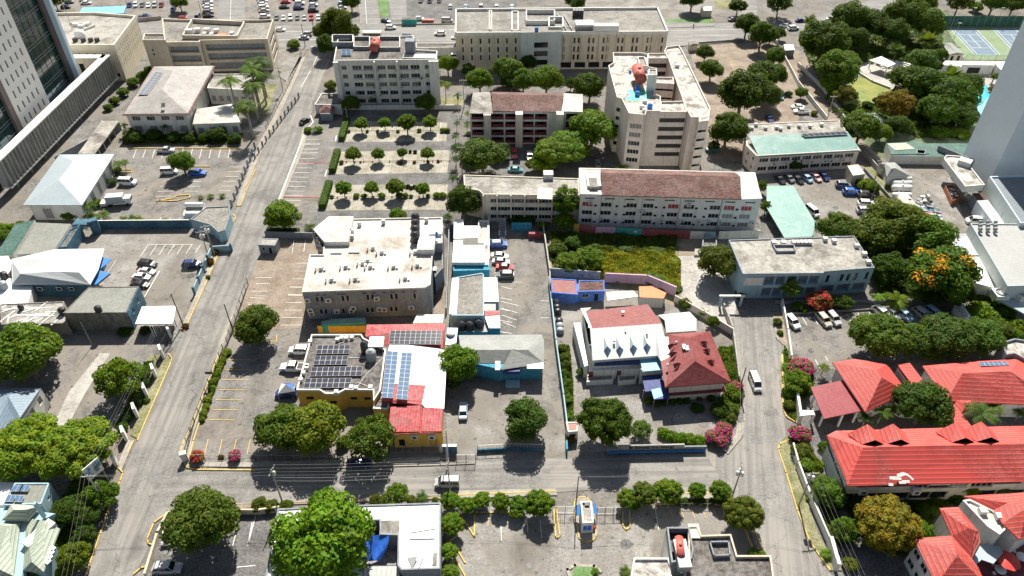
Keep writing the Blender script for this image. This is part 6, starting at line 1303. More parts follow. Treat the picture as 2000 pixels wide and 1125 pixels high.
rt=rtop('green_roof_shed','long dark green shed at the foot of the garden, with one pale roof face','shed',[(870,1050),(1080,1035),(1170,1080),(1180,1125),(900,1130)],3,'net_green','roof_green',0)
tile(3,1)
rt=rtop('long_green_shed','long low dark green building behind the storage yard','shed',[(865,0),(1470,0),(1430,100),(900,90)],2.8,'plaster_white','roof_green',0)
sloped(rt,'pale_roof',[p(870,0,3.1),p(1010,-5,3.1),p(1080,40,3.1),p(930,50,3.1)],[[0,1,2,3]],'roof_palegreen',.06)
rt=rtop('small_room','small pale block room in front of the long dark green building','hut',[(1085,45),(1160,50),(1150,80),(1090,75)],3,'plaster_grey','roof_stained',.1)
wall_run([p(700,90),p(830,240),p(940,380),p(1040,500)],1.6,.25,'concrete_pale','pale wall between the grass strip and the storage yard');wall_run([p(700,200),p(790,300),p(960,490)],1.0,.25,'plaster_grey','low wall between the tan car park and the grass strip')
wall_run([p(-80,600),p(30,690)],1.6,.2,'plaster_pink','short dusty wall at the foot of the teal carport')if 0 else None
sk=root('skip',p(1340,420),'long rusty orange skip filled with white rubble','skip');q=pl([(1285,345),(1340,345),(1398,425),(1335,455)],0)
m=MB();m.prism(q,.15,.3,'skip_orange');
for i in range(4):a,c=q[i],q[(i+1)%4];d=c-a;m.box((a+c)/2+Vector((0,0,.15)),(d.length,.12,1.5),'skip_orange',math.atan2(d.y,d.x))
m.build('hull',sk);r_=random.Random(2);m=MB();c0=centroid(q)
for k in range(26):t,s=r_.uniform(.12,.88),r_.uniform(.15,.85);qq=(q[0]*(1-s)+q[1]*s)*(1-t)+(q[3]*(1-s)+q[2]*s)*t;m.box(qq+Vector((0,0,r_.uniform(.6,1.4))),(r_.uniform(.3,.9),r_.uniform(.3,.8),.35),r_.choice(('plaster_white','plaster_grey','junk')),r_.uniform(0,3))
o=solo(m,'rubble','white rubble heaped in the rusty orange skip','rubble');o['kind']='stuff'
m=MB()
for k in range(150):t=r_.random();q=p(1110+130*t+r_.uniform(-50,60),430+180*t+r_.uniform(-40,40));m.box(q+Vector((0,0,r_.uniform(-.1,.4))),(r_.uniform(.3,1.8),r_.uniform(.3,1.2),r_.uniform(.15,.7)),r_.choice(('junk','plaster_white','steel','wall_blue','roof_redtile','plaster_grey','white_metal','tank_black')),r_.uniform(0,3))
o=solo(m,'scrap_heap','heap of scrap metal and plastic in the storage yard','scrap');o['kind']='stuff'
for k,(X,Y)in enumerate(((1490,440),(1505,425),(1510,460))):b=MB();b.lathe(p(X,Y),[(.001,0),(.6,.1),(.6,1.6),(.4,2.0),(.15,2.1),(.001,2.1)],'yellow_obj',12);solo(b,'gas_cylinder',('left','rear','front')[k]+' one of three big yellow cylinders at the warehouse wall','gas cylinder','yellow cylinders at the warehouse')
tile(0,1)
fence_run([p(1870,40),p(1700,460)],2.2,'grey pillared fence along the street beside the upper left car park','plaster_grey','plaster_grey',3.6,bars=False,pr=.25)
tile(0,0)
fence_run([px and p(2190,720),p(1980,1000),p(1870,1165)],2.2,'grey pillared wall with beige panels along the street beside the villa palms','plaster_grey','plaster_beige',3.4,bars=True,barsp=.8,pr=.22)
fence_run([G(622,102),G(590,112),G(566,165),G(520,255)][1:],2.0,'dark iron fence along the far end of the left street','plaster_grey','dark_metal',3.2)
tile(0,2)
fence_run([p(1820,-10),p(1670,430)],2.4,'black iron fence beside the brown brick car park','dark_metal','dark_metal',2.6)
lf=fence_run([p(1295,290),p(1190,480),p(1050,800),p(880,1125)],2.3,'black steel fence with white slab pillars along the left street','dark_metal','dark_metal',3,barsp=.5)
for X,Y in((1250,350),(1195,500),(1140,640),(1075,780),(1005,930),(925,1100)):b=MB();b.box(p(X,Y+10),(1.9,.5,2.9),'plaster_white',R(-60));b.build('pillar',lf)
b=MB();b.box(G(227,905),(1.9,.5,2.9),'plaster_white',R(-60));b.build('pillar',lf)
lf2=fence_run([p(1635,460),p(1560,650),p(1370,1150)],1.7,'low black fence between the street pavement and the yellow-lined car park','dark_metal','dark_metal',2.6,barsp=.5)
tile(0,3)
fence_run([p(1430,0),p(1370,235)],1.7,'black fence end meeting the white post at the street corner','dark_metal','dark_metal',2.6);b=MB();b.box(p(1362,280),(1.0,.7,2.3),'plaster_white',R(20));b.box(p(1362,280)+Vector((0,0,2.3)),(1.2,.9,.12),'plaster_white',R(20));solo(b,'gate_pillar','white square pillar at the street corner near the red bougainvillea','pillar')
fence_run([p(1385,285),p(1875,290)],2.2,'wire fence with dark posts along the cross street by the bougainvillea','dark_metal','mesh_fence',3,barsp=1.5)
tile(1,3)
fence_run([p(0,290),p(680,300)],2.2,'wire fence in the shade of the twin round trees','dark_metal','mesh_fence',3.2,barsp=1.5);fence_run([p(860,225),p(1345,222)],2.2,'wire fence in front of the yellow walled hall','dark_metal','mesh_fence',3.2,barsp=1.2)
wall_run([p(1350,215),p(1385,215)],2.0,.5,'plaster_beige','beige gate pier beside the cyan gate','pier','gate_pier');wall_run([p(1385,218),p(1462,218)],2.1,.6,'wall_blue','small blue and white gate box by the cyan lot gate','gate box','gate_box',cap='plaster_white')
fence_run([p(1470,290),p(1610,290)],2.3,'sliding barred gate of the cyan house lot','dark_metal','steel',2.0,name='gate',barsp=.3);
wall_run([p(1625,218),p(1875,205),p(2105,212)],.9,.3,'wall_blue','low blue wall with white rail in front of the cyan house lot');fence_run([p(1625,215),p(1875,202),p(2100,208)],2.0,'white rail fence standing on the low blue wall','wall_blue','white_metal',6,z0=0,barsp=.6)
tile(0,3)
wall_run([p(1235,690),p(1165,830),p(1075,1125)],1.2,.4,'plaster_beige','low beige wall curving round the bottom left car park');wall_run([p(1730,670),p(1900,672),p(2050,650)],1.5,.3,'plaster_beige','brown wall behind the bottom left car park')
hb=root('billboard',p(715,440),'billboard with blue and white picture on a steel frame above the left street wall','billboard');b=MB();A,B=p(655,440,3),p(765,345,3);d=(B-A);ang=math.atan2(d.y,d.x);b.box((A+B)/2+Vector((0,0,.2)),(d.length,.15,3.4),'white_metal',ang);b.build('panel',hb)
b=MB();r_=random.Random(4)
for k in range(9):b.box(A+d*r_.uniform(.15,.85)+Vector((.1,-.13,.6+r_.uniform(0,2))),(r_.uniform(.4,1.4),.05,r_.uniform(.3,.9)),r_.choice(('awning_sky','wall_royal','plaster_grey')),ang)
b.build('picture',hb)
for t in(.1,.9):q=A+d*t;b=MB();b.tube(V2(q),q,.12,.12,'steel',6);b.build('leg',hb)
tile(2,3)
fence_run([p(320,668),p(455,668)],2.2,'left sliding gate leaf of the guard kiosk entrance','dark_metal','steel',1.4,name='gate',barsp=.35);fence_run([p(620,675),p(800,672)],2.2,'right sliding gate leaf of the guard kiosk entrance','dark_metal','steel',1.6,name='gate',barsp=.35)
fence_run([p(-375,680),p(300,655)],1.4,'low dark rail along the clipped tree bed left of the gates','dark_metal','dark_metal',3,barsp=1.0);fence_run([p(1050,618),p(1570,620)],1.2,'low dark rail along the clipped tree bed right of the gates','dark_metal','dark_metal',3,barsp=1.0)
fence_run([p(1700,760),p(1790,960)],1.6,'short dark fence by the big clipped tree','dark_metal','dark_metal',3)
wall_run([p(1575,440)+Vector((0,0,0)),p(1640,640)][:0]+[G(1556,905),G(1570,960)],.4,.3,'concrete_pale','low kerb wall in the grass verge')
tile(1,0)
wall_run([p(560,805),p(1500,800)],1.6,.25,'plaster_white','white wall between the grey-white apartments and the tree rows');
tile(1,1)
for nm,y in(('upper',140),('lower',400)):
 rt=root('divider_rail',p(900,y),'low pipe rail with small posts along the '+nm+' row of round trees','rail');b=MB();A,B=p(600 if y==140 else 530,y),p(1420 if y==140 else 1395,y-8);b.tube(A+Vector((0,0,.35)),B+Vector((0,0,.35)),.06,.06,'dark_metal',5);b.build('rail',rt)
 for i in range(14):q=A+(B-A)*i/13;b=MB();b.box(q,(.3,.3,.5),'tank_red' if i%3 else 'dark_metal');b.build('post',rt)
tile(1,0)
rt=root('divider_rail',p(1000,962),'low pipe rail along the top row of round trees','rail');b=MB();A,B=p(660,962),p(1420,962);b.tube(A+Vector((0,0,.35)),B+Vector((0,0,.35)),.06,.06,'dark_metal',5);b.build('rail',rt)
tile(3,0)
wall_run([p(-10,190),p(215,620),p(430,890)],1.6,.25,'plaster_white','long white wall on the left of the shaded service lane');wall_run([p(215,420+60),p(400,660),p(560,890)],1.4,.25,'plaster_white','white wall on the garden side of the shaded service lane')
rt=rtop('guard_post','small white roofed guard post at the top of the service lane','hut',[(115,325),(185,325),(195,365),(125,368)],2.8,'plaster_grey','roof_bright',0)
tile(2,0)
rt=hip('guard_house','little white gabled guard house by the far road',[(1290,300),(1350,290),(1365,325),(1300,335)],[(1325,300),(1330,318)],2.4,3.2,'plaster_cream','roof_stained',{},.2,faces=[[0,1,4],[1,2,5,4],[2,3,5],[3,0,4,5]])
rt=rtop('guard_post','white flat roofed post beside the far lawn under the tree','hut',[(1385,50),(1460,48),(1465,75),(1395,78)],2.8,'plaster_beige','roof_bright',0)
wall_run([p(1370,322),p(1690,300)],.9,.3,'concrete_pale','low wall along the far road above the brown car park')
wall_run([G(925,47),G(752,50)],.6,.2,'concrete_pale','low median wall of the far main road')
tile(1,0)
rt=rtop('covered_entrance','curved grey entrance wall with dark flat roofs beside the far main road','building',[(1170,320),(1490,320),(1490,350),(1170,355)],3,'plaster_white','roof_dark',.3)
rt=rtop('bus','x','x',[(790,235),(915,235),(915,250),(790,250)],3,'white_metal','white_metal',0)if 0 else None
wall_run([G(270,42),G(315,38)],1.5,.3,'concrete_pale','curved pale kerb wall beside the pickup near the blue canopy')
class LB:
 def __init__(s,seed):s.v=[];s.f=[];s.m=[];s.r=random.Random(seed)
 def quad(s,c,n,size,m=0,asp=.62):
  n=n.normalized();u=n.orthogonal().normalized();a=s.r.uniform(0,6.28);u=Matrix.Rotation(a,3,n)@u;w_=n.cross(u)
  i=len(s.v);u=u*size;w_=w_*size*asp
  s.v+=[c-u,c+w_,c+u,c-w_];s.f.append((i,i+1,i+2,i+3));s.m.append(m)
 def mesh(s,name,mats,smooth=False):
  me=bpy.data.meshes.new(name);me.from_pydata(s.v,[],s.f)
  for m in mats:me.materials.append(MATS[m])
  me.polygons.foreach_set('material_index',s.m)
  if smooth:me.polygons.foreach_set('use_smooth',[True]*len(s.f))
  me.update();return me
def rdir(r,up=-.35):
 while True:
  d=Vector((r.gauss(0,1),r.gauss(0,1),r.gauss(0,1)))
  if d.length>.1:
   d.normalize()
   if d.z>up:return d
def crown_mesh(name,seed,nl,lr,spread,n,size,jit,mats=('leaf',),flat=.8,fl=0,core=.8,cz=1.15,lower=-.35):
 L=LB(seed);r=L.r;lobes=[]
 for i in range(nl):
  best=None
  for k in range(8):
   d=rdir(r,lower);q=Vector((d.x*spread,d.y*spread,d.z*spread*flat))*r.uniform(.75,1.06)
   dm=min([(q-o[0]).length for o in lobes]or[9])
   if best is None or dm>best[0]:best=(dm,q)
  lobes.append((best[1],r.uniform(*lr)))
 lobes.append((Vector((0,0,-.02)),spread*.76))
 tot=sum(o[1]**2 for o in lobes)
 for(c,rad)in lobes:
  k=int(n*rad*rad/tot)
  for i in range(k):
   d=rdir(r,-.7);q=c+d*rad*r.uniform(.9,1.08)
   if any((q-o[0]).length<o[1]*.86 for o in lobes if o[0]is not c):continue
   nn=(d+Vector((r.gauss(0,jit),r.gauss(0,jit),r.gauss(0,jit)+.25)))
   L.quad(q+Vector((0,0,cz)),nn,size*r.uniform(.7,1.35),1 if fl and d.z>-.3 and(r.random()<fl if fl>.5 else(lobes.index((c,rad))%5==0 and d.z>.15 and r.random()<.7))else 0)
 for(c,rad)in lobes:
  rr=rad*core;M,K=8,5;i0=len(L.v)
  for a in range(K+1):
   for b in range(M):
    t=math.pi*a/K;ph=2*math.pi*b/M;k=rr*r.uniform(.9,1.08)
    L.v.append(c+Vector((math.sin(t)*math.cos(ph)*k,math.sin(t)*math.sin(ph)*k,math.cos(t)*k+cz)))
  for a in range(K):
   for b in range(M):L.f.append((i0+a*M+b,i0+a*M+(b+1)%M,i0+(a+1)*M+(b+1)%M,i0+(a+1)*M+b));L.m.append(0)
 return L.mesh(name,mats)
def trunk_mesh(name,seed,h=.9,r0=.075,nb=5,reach=.55,mat='bark'):
 b=MB();r=random.Random(seed);f=Vector((r.uniform(-.04,.04),r.uniform(-.04,.04),h*.5))
 b.tube((0,0,-.03),f,r0,r0*.75,mat,7)
 for i in range(nb):
  a=6.28*i/nb+r.uniform(-.4,.4);e=f+Vector((math.cos(a)*reach*r.uniform(.6,1),math.sin(a)*reach*r.uniform(.6,1),h*r.uniform(.35,.6)))
  b.tube(f,e,r0*.55,r0*.2,mat,5)
 return b.mesh(name)
def frond(L,base,az,el,length,width,droop,m=0,seg=7):
 d=Vector((math.cos(az)*math.cos(el),math.sin(az)*math.cos(el),math.sin(el)));q=base.copy();side=Vector((-math.sin(az),math.cos(az),0));step=length/seg
 for k in range(seg):
  t=(k+.5)/seg;q2=q+d*step;w_=width*(math.sin(math.pi*min(1,.18+t*.85))**.7)
  dn=Vector((0,0,-w_*.45))
  for s in(-1,1):
   for h_ in(0,.5):
    a=q+(q2-q)*h_;b=q+(q2-q)*(h_+.34);o=side*s*w_+d*step*.8+dn
    i=len(L.v);L.v+=[a,b,b+o*L.r.uniform(.85,1.1),a+o*L.r.uniform(.85,1.05)];L.f.append((i,i+1,i+2,i+3));L.m.append(m)
  q=q2;d=(d+Vector((0,0,-droop/seg))).normalized()
def palm_mesh(name,seed,n=18,length=1.0,cz=2.2,droop=1.6,width=.2,mats=('leaf',),upright=.9):
 L=LB(seed);r=L.r
 for i in range(n):
  frond(L,Vector((0,0,cz)),6.283*i/n*2.4+r.uniform(-.2,.2),r.uniform(-.15,upright),length*r.uniform(.8,1.1),width,droop*r.uniform(.7,1.2))
 return L.mesh(name,mats)
PROTO={}
def proto(kind,crown,trunk,cz):
 PROTO.setdefault(kind,[]).append((crown,trunk,cz))
for i in range(5):proto('broad',crown_mesh('crown',11+i,34,(.15,.36),.70,8000,.046,.6,flat=.86,core=.74),trunk_mesh('trunk',i),1.08)
for i in range(3):proto('dense',crown_mesh('crown',31+i,70,(.15,.24),.78,9000,.036,.45,flat=.72,core=.82),trunk_mesh('trunk',9+i),1.05)
for i in range(3):proto('airy',crown_mesh('crown',51+i,44,(.11,.25),.80,5600,.05,1.0,flat=.95,core=.5),trunk_mesh('trunk',20+i,1.1,.06,7,.6),1.15)
for i in range(3):proto('ball',crown_mesh('crown',71+i,46,(.16,.26),.76,4200,.055,.6,flat=.92,core=.8,cz=1.45),trunk_mesh('trunk',30+i,1.35,.07,4,.3),1.45)
for i in range(3):proto('bush',crown_mesh('crown',81+i,22,(.2,.4),.62,2600,.065,.9,flat=.7,cz=.55,lower=-.1),trunk_mesh('trunk',40+i,.5,.05,4,.4),.55)
for i in range(2):proto('pink',crown_mesh('crown',91+i,18,(.24,.4),.66,1700,.08,.8,('leaf','leaf_flower_pink'),flat=.7,fl=.75,cz=.6,lower=-.1),trunk_mesh('trunk',50+i,.5,.05,4,.4),.6)
proto('red',crown_mesh('crown',95,18,(.24,.4),.66,1700,.08,.8,('leaf','leaf_flower_red'),flat=.85,fl=.85,cz=.9),trunk_mesh('trunk',55,.8,.05,4,.4),.9)
proto('orange',crown_mesh('crown',97,36,(.18,.34),.70,7500,.045,.7,('leaf','leaf_flower_orange'),flat=.8,fl=.16),trunk_mesh('trunk',56),1.15)
for i in range(3):proto('palm',palm_mesh('crown',60+i),trunk_mesh('trunk',60+i,4.2,.06,0,0,'bark_pale'),2.15)
for i in range(2):proto('royal',palm_mesh('crown',64+i,16,1.0,3.3,2.0,.24),trunk_mesh('trunk',64+i,6.4,.07,0,0,'bark_pale'),3.2)
for i in range(2):proto('lowpalm',palm_mesh('crown',67+i,18,1.0,.75,1.5,.2),trunk_mesh('trunk',67+i,1.4,.07,0,0,'bark_pale'),.85)
proto('fan',palm_mesh('crown',70,34,.95,1.6,.7,.3,upright=1.3),trunk_mesh('trunk',70,3.0,.11,0,0,'bark'),1.7)
USED={}
def T(X,Y,r,kind,label,zs=1.0,tint=None,cat=None,group=None,name=None):
 """crown centre at tile pixel X,Y; r = crown radius in tile pixels"""
 opts=PROTO[kind];i=rnd.randrange(len(opts));cm,tm,cz=opts[i]
 x,y=px(X,Y);hc=4.0
 for _ in range(3):rm=(r/OS)/ppm(x,y,hc);hc=cz*rm*zs
 q=G(x,y,hc);nm=name or{'palm':'palm_tree','royal':'palm_tree','lowpalm':'palm_tree','fan':'palm_tree','bush':'bush','pink':'flowering_bush','red':'flowering_tree','ball':'clipped_tree'}.get(kind,'tree')
 rt=root(nm,Vector((q.x,q.y,0)),label,cat or{'bush':'bush','pink':'flowering bush'}.get(kind,'palm' if 'palm' in nm else 'tree'),group)
 f=rnd.uniform(.8,1.12);tn=tint or(1,1,1);tn=(tn[0]*f*rnd.uniform(.88,1.1),tn[1]*f,tn[2]*f*rnd.uniform(.8,1.6),1)
 for nm2,me in(('trunk',tm),('crown',cm)):
  o=bpy.data.objects.new(nm2,me);col.objects.link(o);o.parent=rt;o.color=tn if nm2=='crown' else(1,1,1,1)
 if kind not in('palm','royal','lowpalm','fan'):k_=1.17
 else:k_=1.08
 rt.scale=(rm*k_,rm*k_*rnd.uniform(.94,1.06),rm*zs*(1+(k_-1)*.5));rt.rotation_euler.z=rnd.uniform(0,6.28);rt['_loc']=rt.location
 return rt
BR=(1.45,1.45,.9);DK=(.55,.62,.7);YE=(1.75,1.5,.9);OL=(1.15,.85,.9);GR=(.8,.85,1.6)
tile(0,0)
T(1680,600,105,'royal','tall palm with drooping crown, left one of the villa palms',.8);T(1845,530,115,'royal','tall palm behind the villa annex, upper of the palm cluster',.8);T(1800,780,115,'royal','palm at the front right corner of the villa wing',.7);T(1840,650,105,'royal','palm between the villa annex and the villa wing, second down',.75)
tile(1,0)
T(20,460,120,'royal','palm beside the street wall, topmost of the villa palm cluster',.7,DK);T(30,560,115,'palm','dark palm leaning over the street wall',.9,DK);T(-20,620,105,'palm','low dark palm at the bottom of the villa palm cluster',.9,DK)
tile(0,0)
for X,Y,r,lb in((905,920,40,'small palm at the front left corner of the villa'),(1200,930,38,'small palm in front of the villa, middle one'),(1430,920,35,'small palm in front of the villa wing'),(965,950,34,'second small palm in front of the villa, from the left')):T(X,Y,r,'palm',lb,.9)
for k,(X,Y,r)in enumerate(((990,1010,60),(1130,990,55),(1270,1010,50),(1390,1010,50),(1600,990,70),(1720,1020,50),(1500,1010,45))):T(X,Y,r,'bush',('first','second','third','fourth','sixth','seventh','fifth')[k]+' dark shrub from the left along the front of the villa',1,DK)
for k,(X,Y,r)in enumerate(((1090,520,40),(1040,560,45),(970,610,45),(900,680,45),(840,740,40),(790,790,35))):T(X,Y,r,'bush',('topmost','second','third','fourth','fifth','lowest')[k]+' shrub of the green strip between the finned wing and the villa')
T(1315,25,55,'broad','round tree in the far car park beside the parked row');T(400,10,60,'airy','scrubby tree at the top left beside the parked dark cars',1,OL)
tile(1,0)
T(590,200,105,'broad','big olive tree on the far street corner, main crown',1.2,OL);T(490,250,70,'broad','olive tree left of the big corner tree',1.1,OL);T(690,240,65,'airy','olive tree right of the big corner tree, thinner',1.1,OL);T(520,340,65,'broad','dark tree just behind the left end of the grey-white apartments',1.3,DK);T(620,150,60,'airy','top crown of the olive trees at the far corner',1.2,OL)
T(695,20,60,'broad','dark tree at the top edge beside the far street');T(275,330,48,'bush','bright green bush in the dirt yard by the far street',1,BR,name='bush')
T(550,630,45,'bush','shrub left of the grey-white apartments',1,OL);T(690,765,65,'broad','small round tree at the left foot of the grey-white apartments',.9);T(855,730,35,'palm','slim palm in front of the grey-white apartments',1.0,DK);T(1240,760,70,'broad','round tree at the right foot of the grey-white apartments')
T(1405,480,72,'broad','bright green tree right of the grey-white apartments, behind the coconut palm',1,BR);T(1385,620,60,'palm','yellowing coconut palm right of the grey-white apartments',1.0,YE);T(1475,700,42,'palm','small pale palm right of the coconut palm',.9,GR);T(1330,540,30,'palm','thin palm at the corner of the grey-white apartments',1,YE)
T(1640,600,88,'broad','light green round tree in front of the cream slot-window offices, left',1,BR);T(1560,520,50,'airy','dark small tree beside the left end of the cream offices',1,DK)
T(1840,530,100,'broad','large green tree in front of the cream offices, second from the left',1);T(1960,600,90,'broad','large green tree in front of the pale green stair block, third from the left',1)
T(1870,610,70,'broad','dark tree squeezed between the light round tree and the stair block tree',.9,DK)
T(440,940,45,'lowpalm','low palm in the round bed at the street entrance',.8);T(380,955,30,'bush','small bush left of the low palm in the entrance bed',1,BR);T(465,950,28,'bush','small bush right of the low palm in the entrance bed',1,BR)
rows=[((770,912,50),(940,905,46),(1105,905,68),(1275,898,53),'top'),((710,85+1050,58),(895,83+1050,48),(1072,72+1050,38),(1254,80+1050,50),'middle'),((642,335+1050,59),(845,330+1050,52),(1025,325+1050,66),(1220,338+1050,50),'bottom')]
for rw in rows:
 for k in range(4):T(rw[k][0],rw[k][1],rw[k][2],'ball',('first','second','third','fourth')[k]+' round clipped tree from the left in the '+rw[4]+' row of the paved car park',.9,BR,group='round clipped trees in three rows')
for k,(X,Y,r,t)in enumerate(((1365,955,22,BR),(1400,955,22,BR),(1195,955,18,BR),(1040,962,14,OL),(890,962,14,BR),(815,962,14,OL),(680,962,14,OL))):T(X,Y,r,'bush',('first','second','third','fourth','fifth','sixth','seventh')[(1,0,2,3,4,5,6)[k]]+' low shrub from the right under the top row of round trees',1,t)
def row_of_shrubs(pts,lab,tint=None,kind='bush'):
 for k,(X,Y,r)in enumerate(pts):T(X,Y,r,kind,lab%('first','second','third','fourth','fifth','sixth','seventh','eighth','ninth','tenth','eleventh','twelfth','thirteenth','fourteenth')[k],1,tint)
tile(1,1)
row_of_shrubs([(625,140,18),(765,138,9),(1060,145,14),(1160,138,14),(1260,135,14),(1335,132,13)],'%s small red-brown shrub along the middle tree row',(2.0,.5,.5))
row_of_shrubs([(555,390,16),(735,385,24),(790,388,24),(920,385,28),(1050,385,30),(1095,382,24),(1135,388,16),(1260,385,18),(1325,382,28),(1365,382,28)],'%s low green-yellow shrub from the left along the bottom tree row',BR)
row_of_shrubs([(1130,60,14),(1165,62,16),(1110,315,18),(1135,325,16),(1165,318,18)],'%s dark clump behind the round trees',(.12,.14,.3))
T(190,540,122,'broad','wide bright tree at the corner of the paved car park by the street',.8,BR);T(390,610,55,'lowpalm','dark low palm behind the slanted glass screen',.8,DK)
T(1040,530,62,'bush','green shrub top peeping over the broad white roof',1.0,BR)
T(1520,445,125,'broad','dark green round tree at the lower left of the long flats',1.0,DK);T(1400,530,45,'lowpalm','low palm under the dark round tree beside the broad white roof',1,DK)
T(1460,45,45,'palm','tall slim palm beside the paved car park, upper',1.3,GR);T(1465,110,40,'palm','slim palm beside the paved car park, second',1.2,GR);T(1440,250,40,'palm','slim palm beside the paved car park, lowest',1.2,GR)
T(1660,110,150,'broad','big grey-green tree at the parking yard of the pink flats',.8,GR);T(1790,60,70,'broad','right part of the grey-green trees at the pink flats yard',.8,GR);T(1580,60,80,'broad','left part of the grey-green trees at the pink flats yard',.8,GR)
tile(1,0)
for k,(X,Y,r)in enumerate(((1550,830,30),(1545,920,32),(1560,980,22),(1470,900,35),(1460,1000,35),(1480,1070,30))):T(X,Y,r,'palm' if k in(0,1,3,4)else 'bush',('upper areca palm by the pink flats wall','second areca palm by the pink flats wall','yellow bush by the pink flats wall','thin palm at the car park end, upper','thin palm at the car park end, lower','shrub below the thin palms at the car park end')[k],.8,(BR if k<3 else GR))
tile(2,0)
T(30,580,75,'broad','tree right in front of the pale green stair block',1);T(250,600,118,'broad','wide bright tree at the left foot of the cream office wing',.9,BR);T(570,650,108,'broad','dark round tree left of the white tower',1.0,DK);T(430,620,45,'airy','small dark tree beside the dark round one',1,DK);T(120,470,60,'broad','darker tree behind the wide bright tree at the stair block',1,DK)
T(590,960,165,'broad','very big bright tree between the pink flats and the white tower',.85,BR);T(740,980,60,'airy','dark narrow tree touching the left wing of the white tower',1.2,DK)
T(85,970,42,'palm','dark palm in front of the pink flats stair column',.8,DK);T(200,1050,38,'lowpalm','bright low palm in the yard of the pink flats',.8,BR);T(545,850,45,'airy','small tree at the right end of the pink flats')
T(400,1090,150,'broad','wide bright spreading tree in front of the pink flats, lower one',.7,BR)
T(460,20,75,'broad','dark tree at the top edge behind the cream offices',.8,DK);T(1320,5,85,'broad','dark tree with black shadow by the far lawn',.9,DK);T(1655,50,62,'ball','neat dark round tree beside the far road junction',.75,DK)
T(1720,190,78,'broad','dark tree in the group by the far road, left',1.1,DK);T(1830,270,92,'broad','dark tree in the group by the far road, right',1.1)
T(1415,395,62,'broad','small round tree, upper of the two beside the white tower',.95,DK);T(1460,520,85,'broad','round tree, lower of the two beside the white tower',.95)
T(1690,700,165,'broad','big dark tree in the brown car park, centre',.95,DK);T(1840,560,110,'broad','grey-green tree in the brown car park, upper right',.95,GR);T(1580,960,130,'broad','dark green tree between the white tower and the teal roofed block',.95,DK);T(1850,700,95,'broad','tree at the right of the brown car park beside the service lane',.95,GR)
T(1480,1070,40,'airy','small tree by the green car at the white tower foot',1,DK)
tile(2,1)
T(310,75,140,'dense','wide flat bright tree above the long flats, left part',.8,YE);T(480,60,80,'dense','flat bright tree above the long flats, right part',.8,YE);T(160,160,60,'dense','flat olive tree beside the white roof room of the long flats',.8,OL);T(230,150,95,'dense','wide olive tree just behind the lower flats roof',.7,YE)
T(805,175,70,'lowpalm','pale palm crown peeping over the long flats roof',1,BR)
T(390,440,112,'airy','tall bright yellow-green tree in front of the long flats',1.1,BR);T(380,580,80,'airy','lower part of the bright climber tree in front of the long flats',.7,BR)
T(230,610,40,'bush','vine bush at the corner of the narrow car park wall',1,BR);T(245,680,30,'bush','vine draping over the thin wall top',1,BR);T(100,560,70,'bush','dark creeper over the cyan wall',.6,DK);T(10,560,50,'bush','dark creeper at the left end of the cyan wall',.6,DK)
T(1500,880,138,'broad','orchard-like dark round tree between the empty lot and the framed offices',.9,OL)
T(430,870,95,'airy','green shrub tree at the left of the overgrown lot',.6,BR);T(560,850,110,'airy','feathery green tree in the overgrown lot',.6,BR);T(440,740,60,'bush','pale leaved bush under the shaded corner of the lot',1,GR)
r_=random.Random(12)
for k,(X,Y,r)in enumerate(((700,850,60),(800,830,60),(900,850,65),(1000,840,60),(1100,850,70),(1180,880,60),(720,940,65),(850,940,70),(960,920,65),(1070,930,65),(1160,980,60),(1200,1060,50),(1040,1000,80),(1130,1040,70),(770,990,45),(640,900,45))):
 if k<11 and k!=5:continue
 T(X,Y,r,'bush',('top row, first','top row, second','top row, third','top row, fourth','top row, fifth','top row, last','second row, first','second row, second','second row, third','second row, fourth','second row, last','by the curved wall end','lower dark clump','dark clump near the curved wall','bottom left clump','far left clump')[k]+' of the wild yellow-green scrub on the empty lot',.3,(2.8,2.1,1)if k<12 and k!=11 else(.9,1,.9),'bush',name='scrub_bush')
T(330,780,70,'bush','bush tinted dark as shade at the left of the empty lot, left',.8,DK);T(640,740,80,'bush','bush tinted dark as wall shadow on the empty lot, left of centre',.2,DK);T(850,745,80,'bush','bush tinted dark as wall shadow on the empty lot, centre',.2,DK);T(1050,760,80,'bush','bush tinted dark as wall shadow on the empty lot, right',.2,DK)  # dark tint on these bushes paints in the shade cast across the lot
T(1860,470,42,'airy','small tree at the right end of the long flats',1.2,BR);T(1830,320,40,'airy','small green tree behind the right end of the long flats',1.2)
T(1670,1110,40,'bush','bush at the corner of the pale blue framed offices')
tile(3,0)
T(20,260,60,'broad','tree at the left of the service lane, upper',1);T(55,420,70,'broad','tree at the left of the service lane, second',1);T(50,560,85,'broad','big tree at the left of the service lane, third',1,DK);T(20,720,70,'broad','grey-green tree at the left of the service lane, fourth',1,GR);T(245,685,45,'broad','small round bright tree beside the service lane wall',.9);T(150,690,26,'bush','small dark bush next to the round bright tree',1,DK);T(90,250,40,'airy','grey small tree beside the far road',1,GR)
T(305,150,55,'fan','shaggy palm by the far road',1.0,OL);T(85,30,85,'airy','dark tree at the top edge above the far road, left',1,DK)
T(400,330,160,'broad','huge dark tree at the top of the service lane',1.0,DK);T(600,160,130,'broad','huge garden tree, upper left of the garden',1.0,DK);T(760,200,110,'broad','large garden tree left of the tennis courts, centre',1.0,DK);T(1000,120,140,'broad','large bright garden tree near the tennis courts',1.0);T(1150,190,120,'broad','bright garden tree at the tennis court edge',1.0);T(920,250,100,'broad','garden tree behind the small fan palm',1.0,DK);T(640,300,90,'broad','dark garden tree over the deep shade',1,DK)
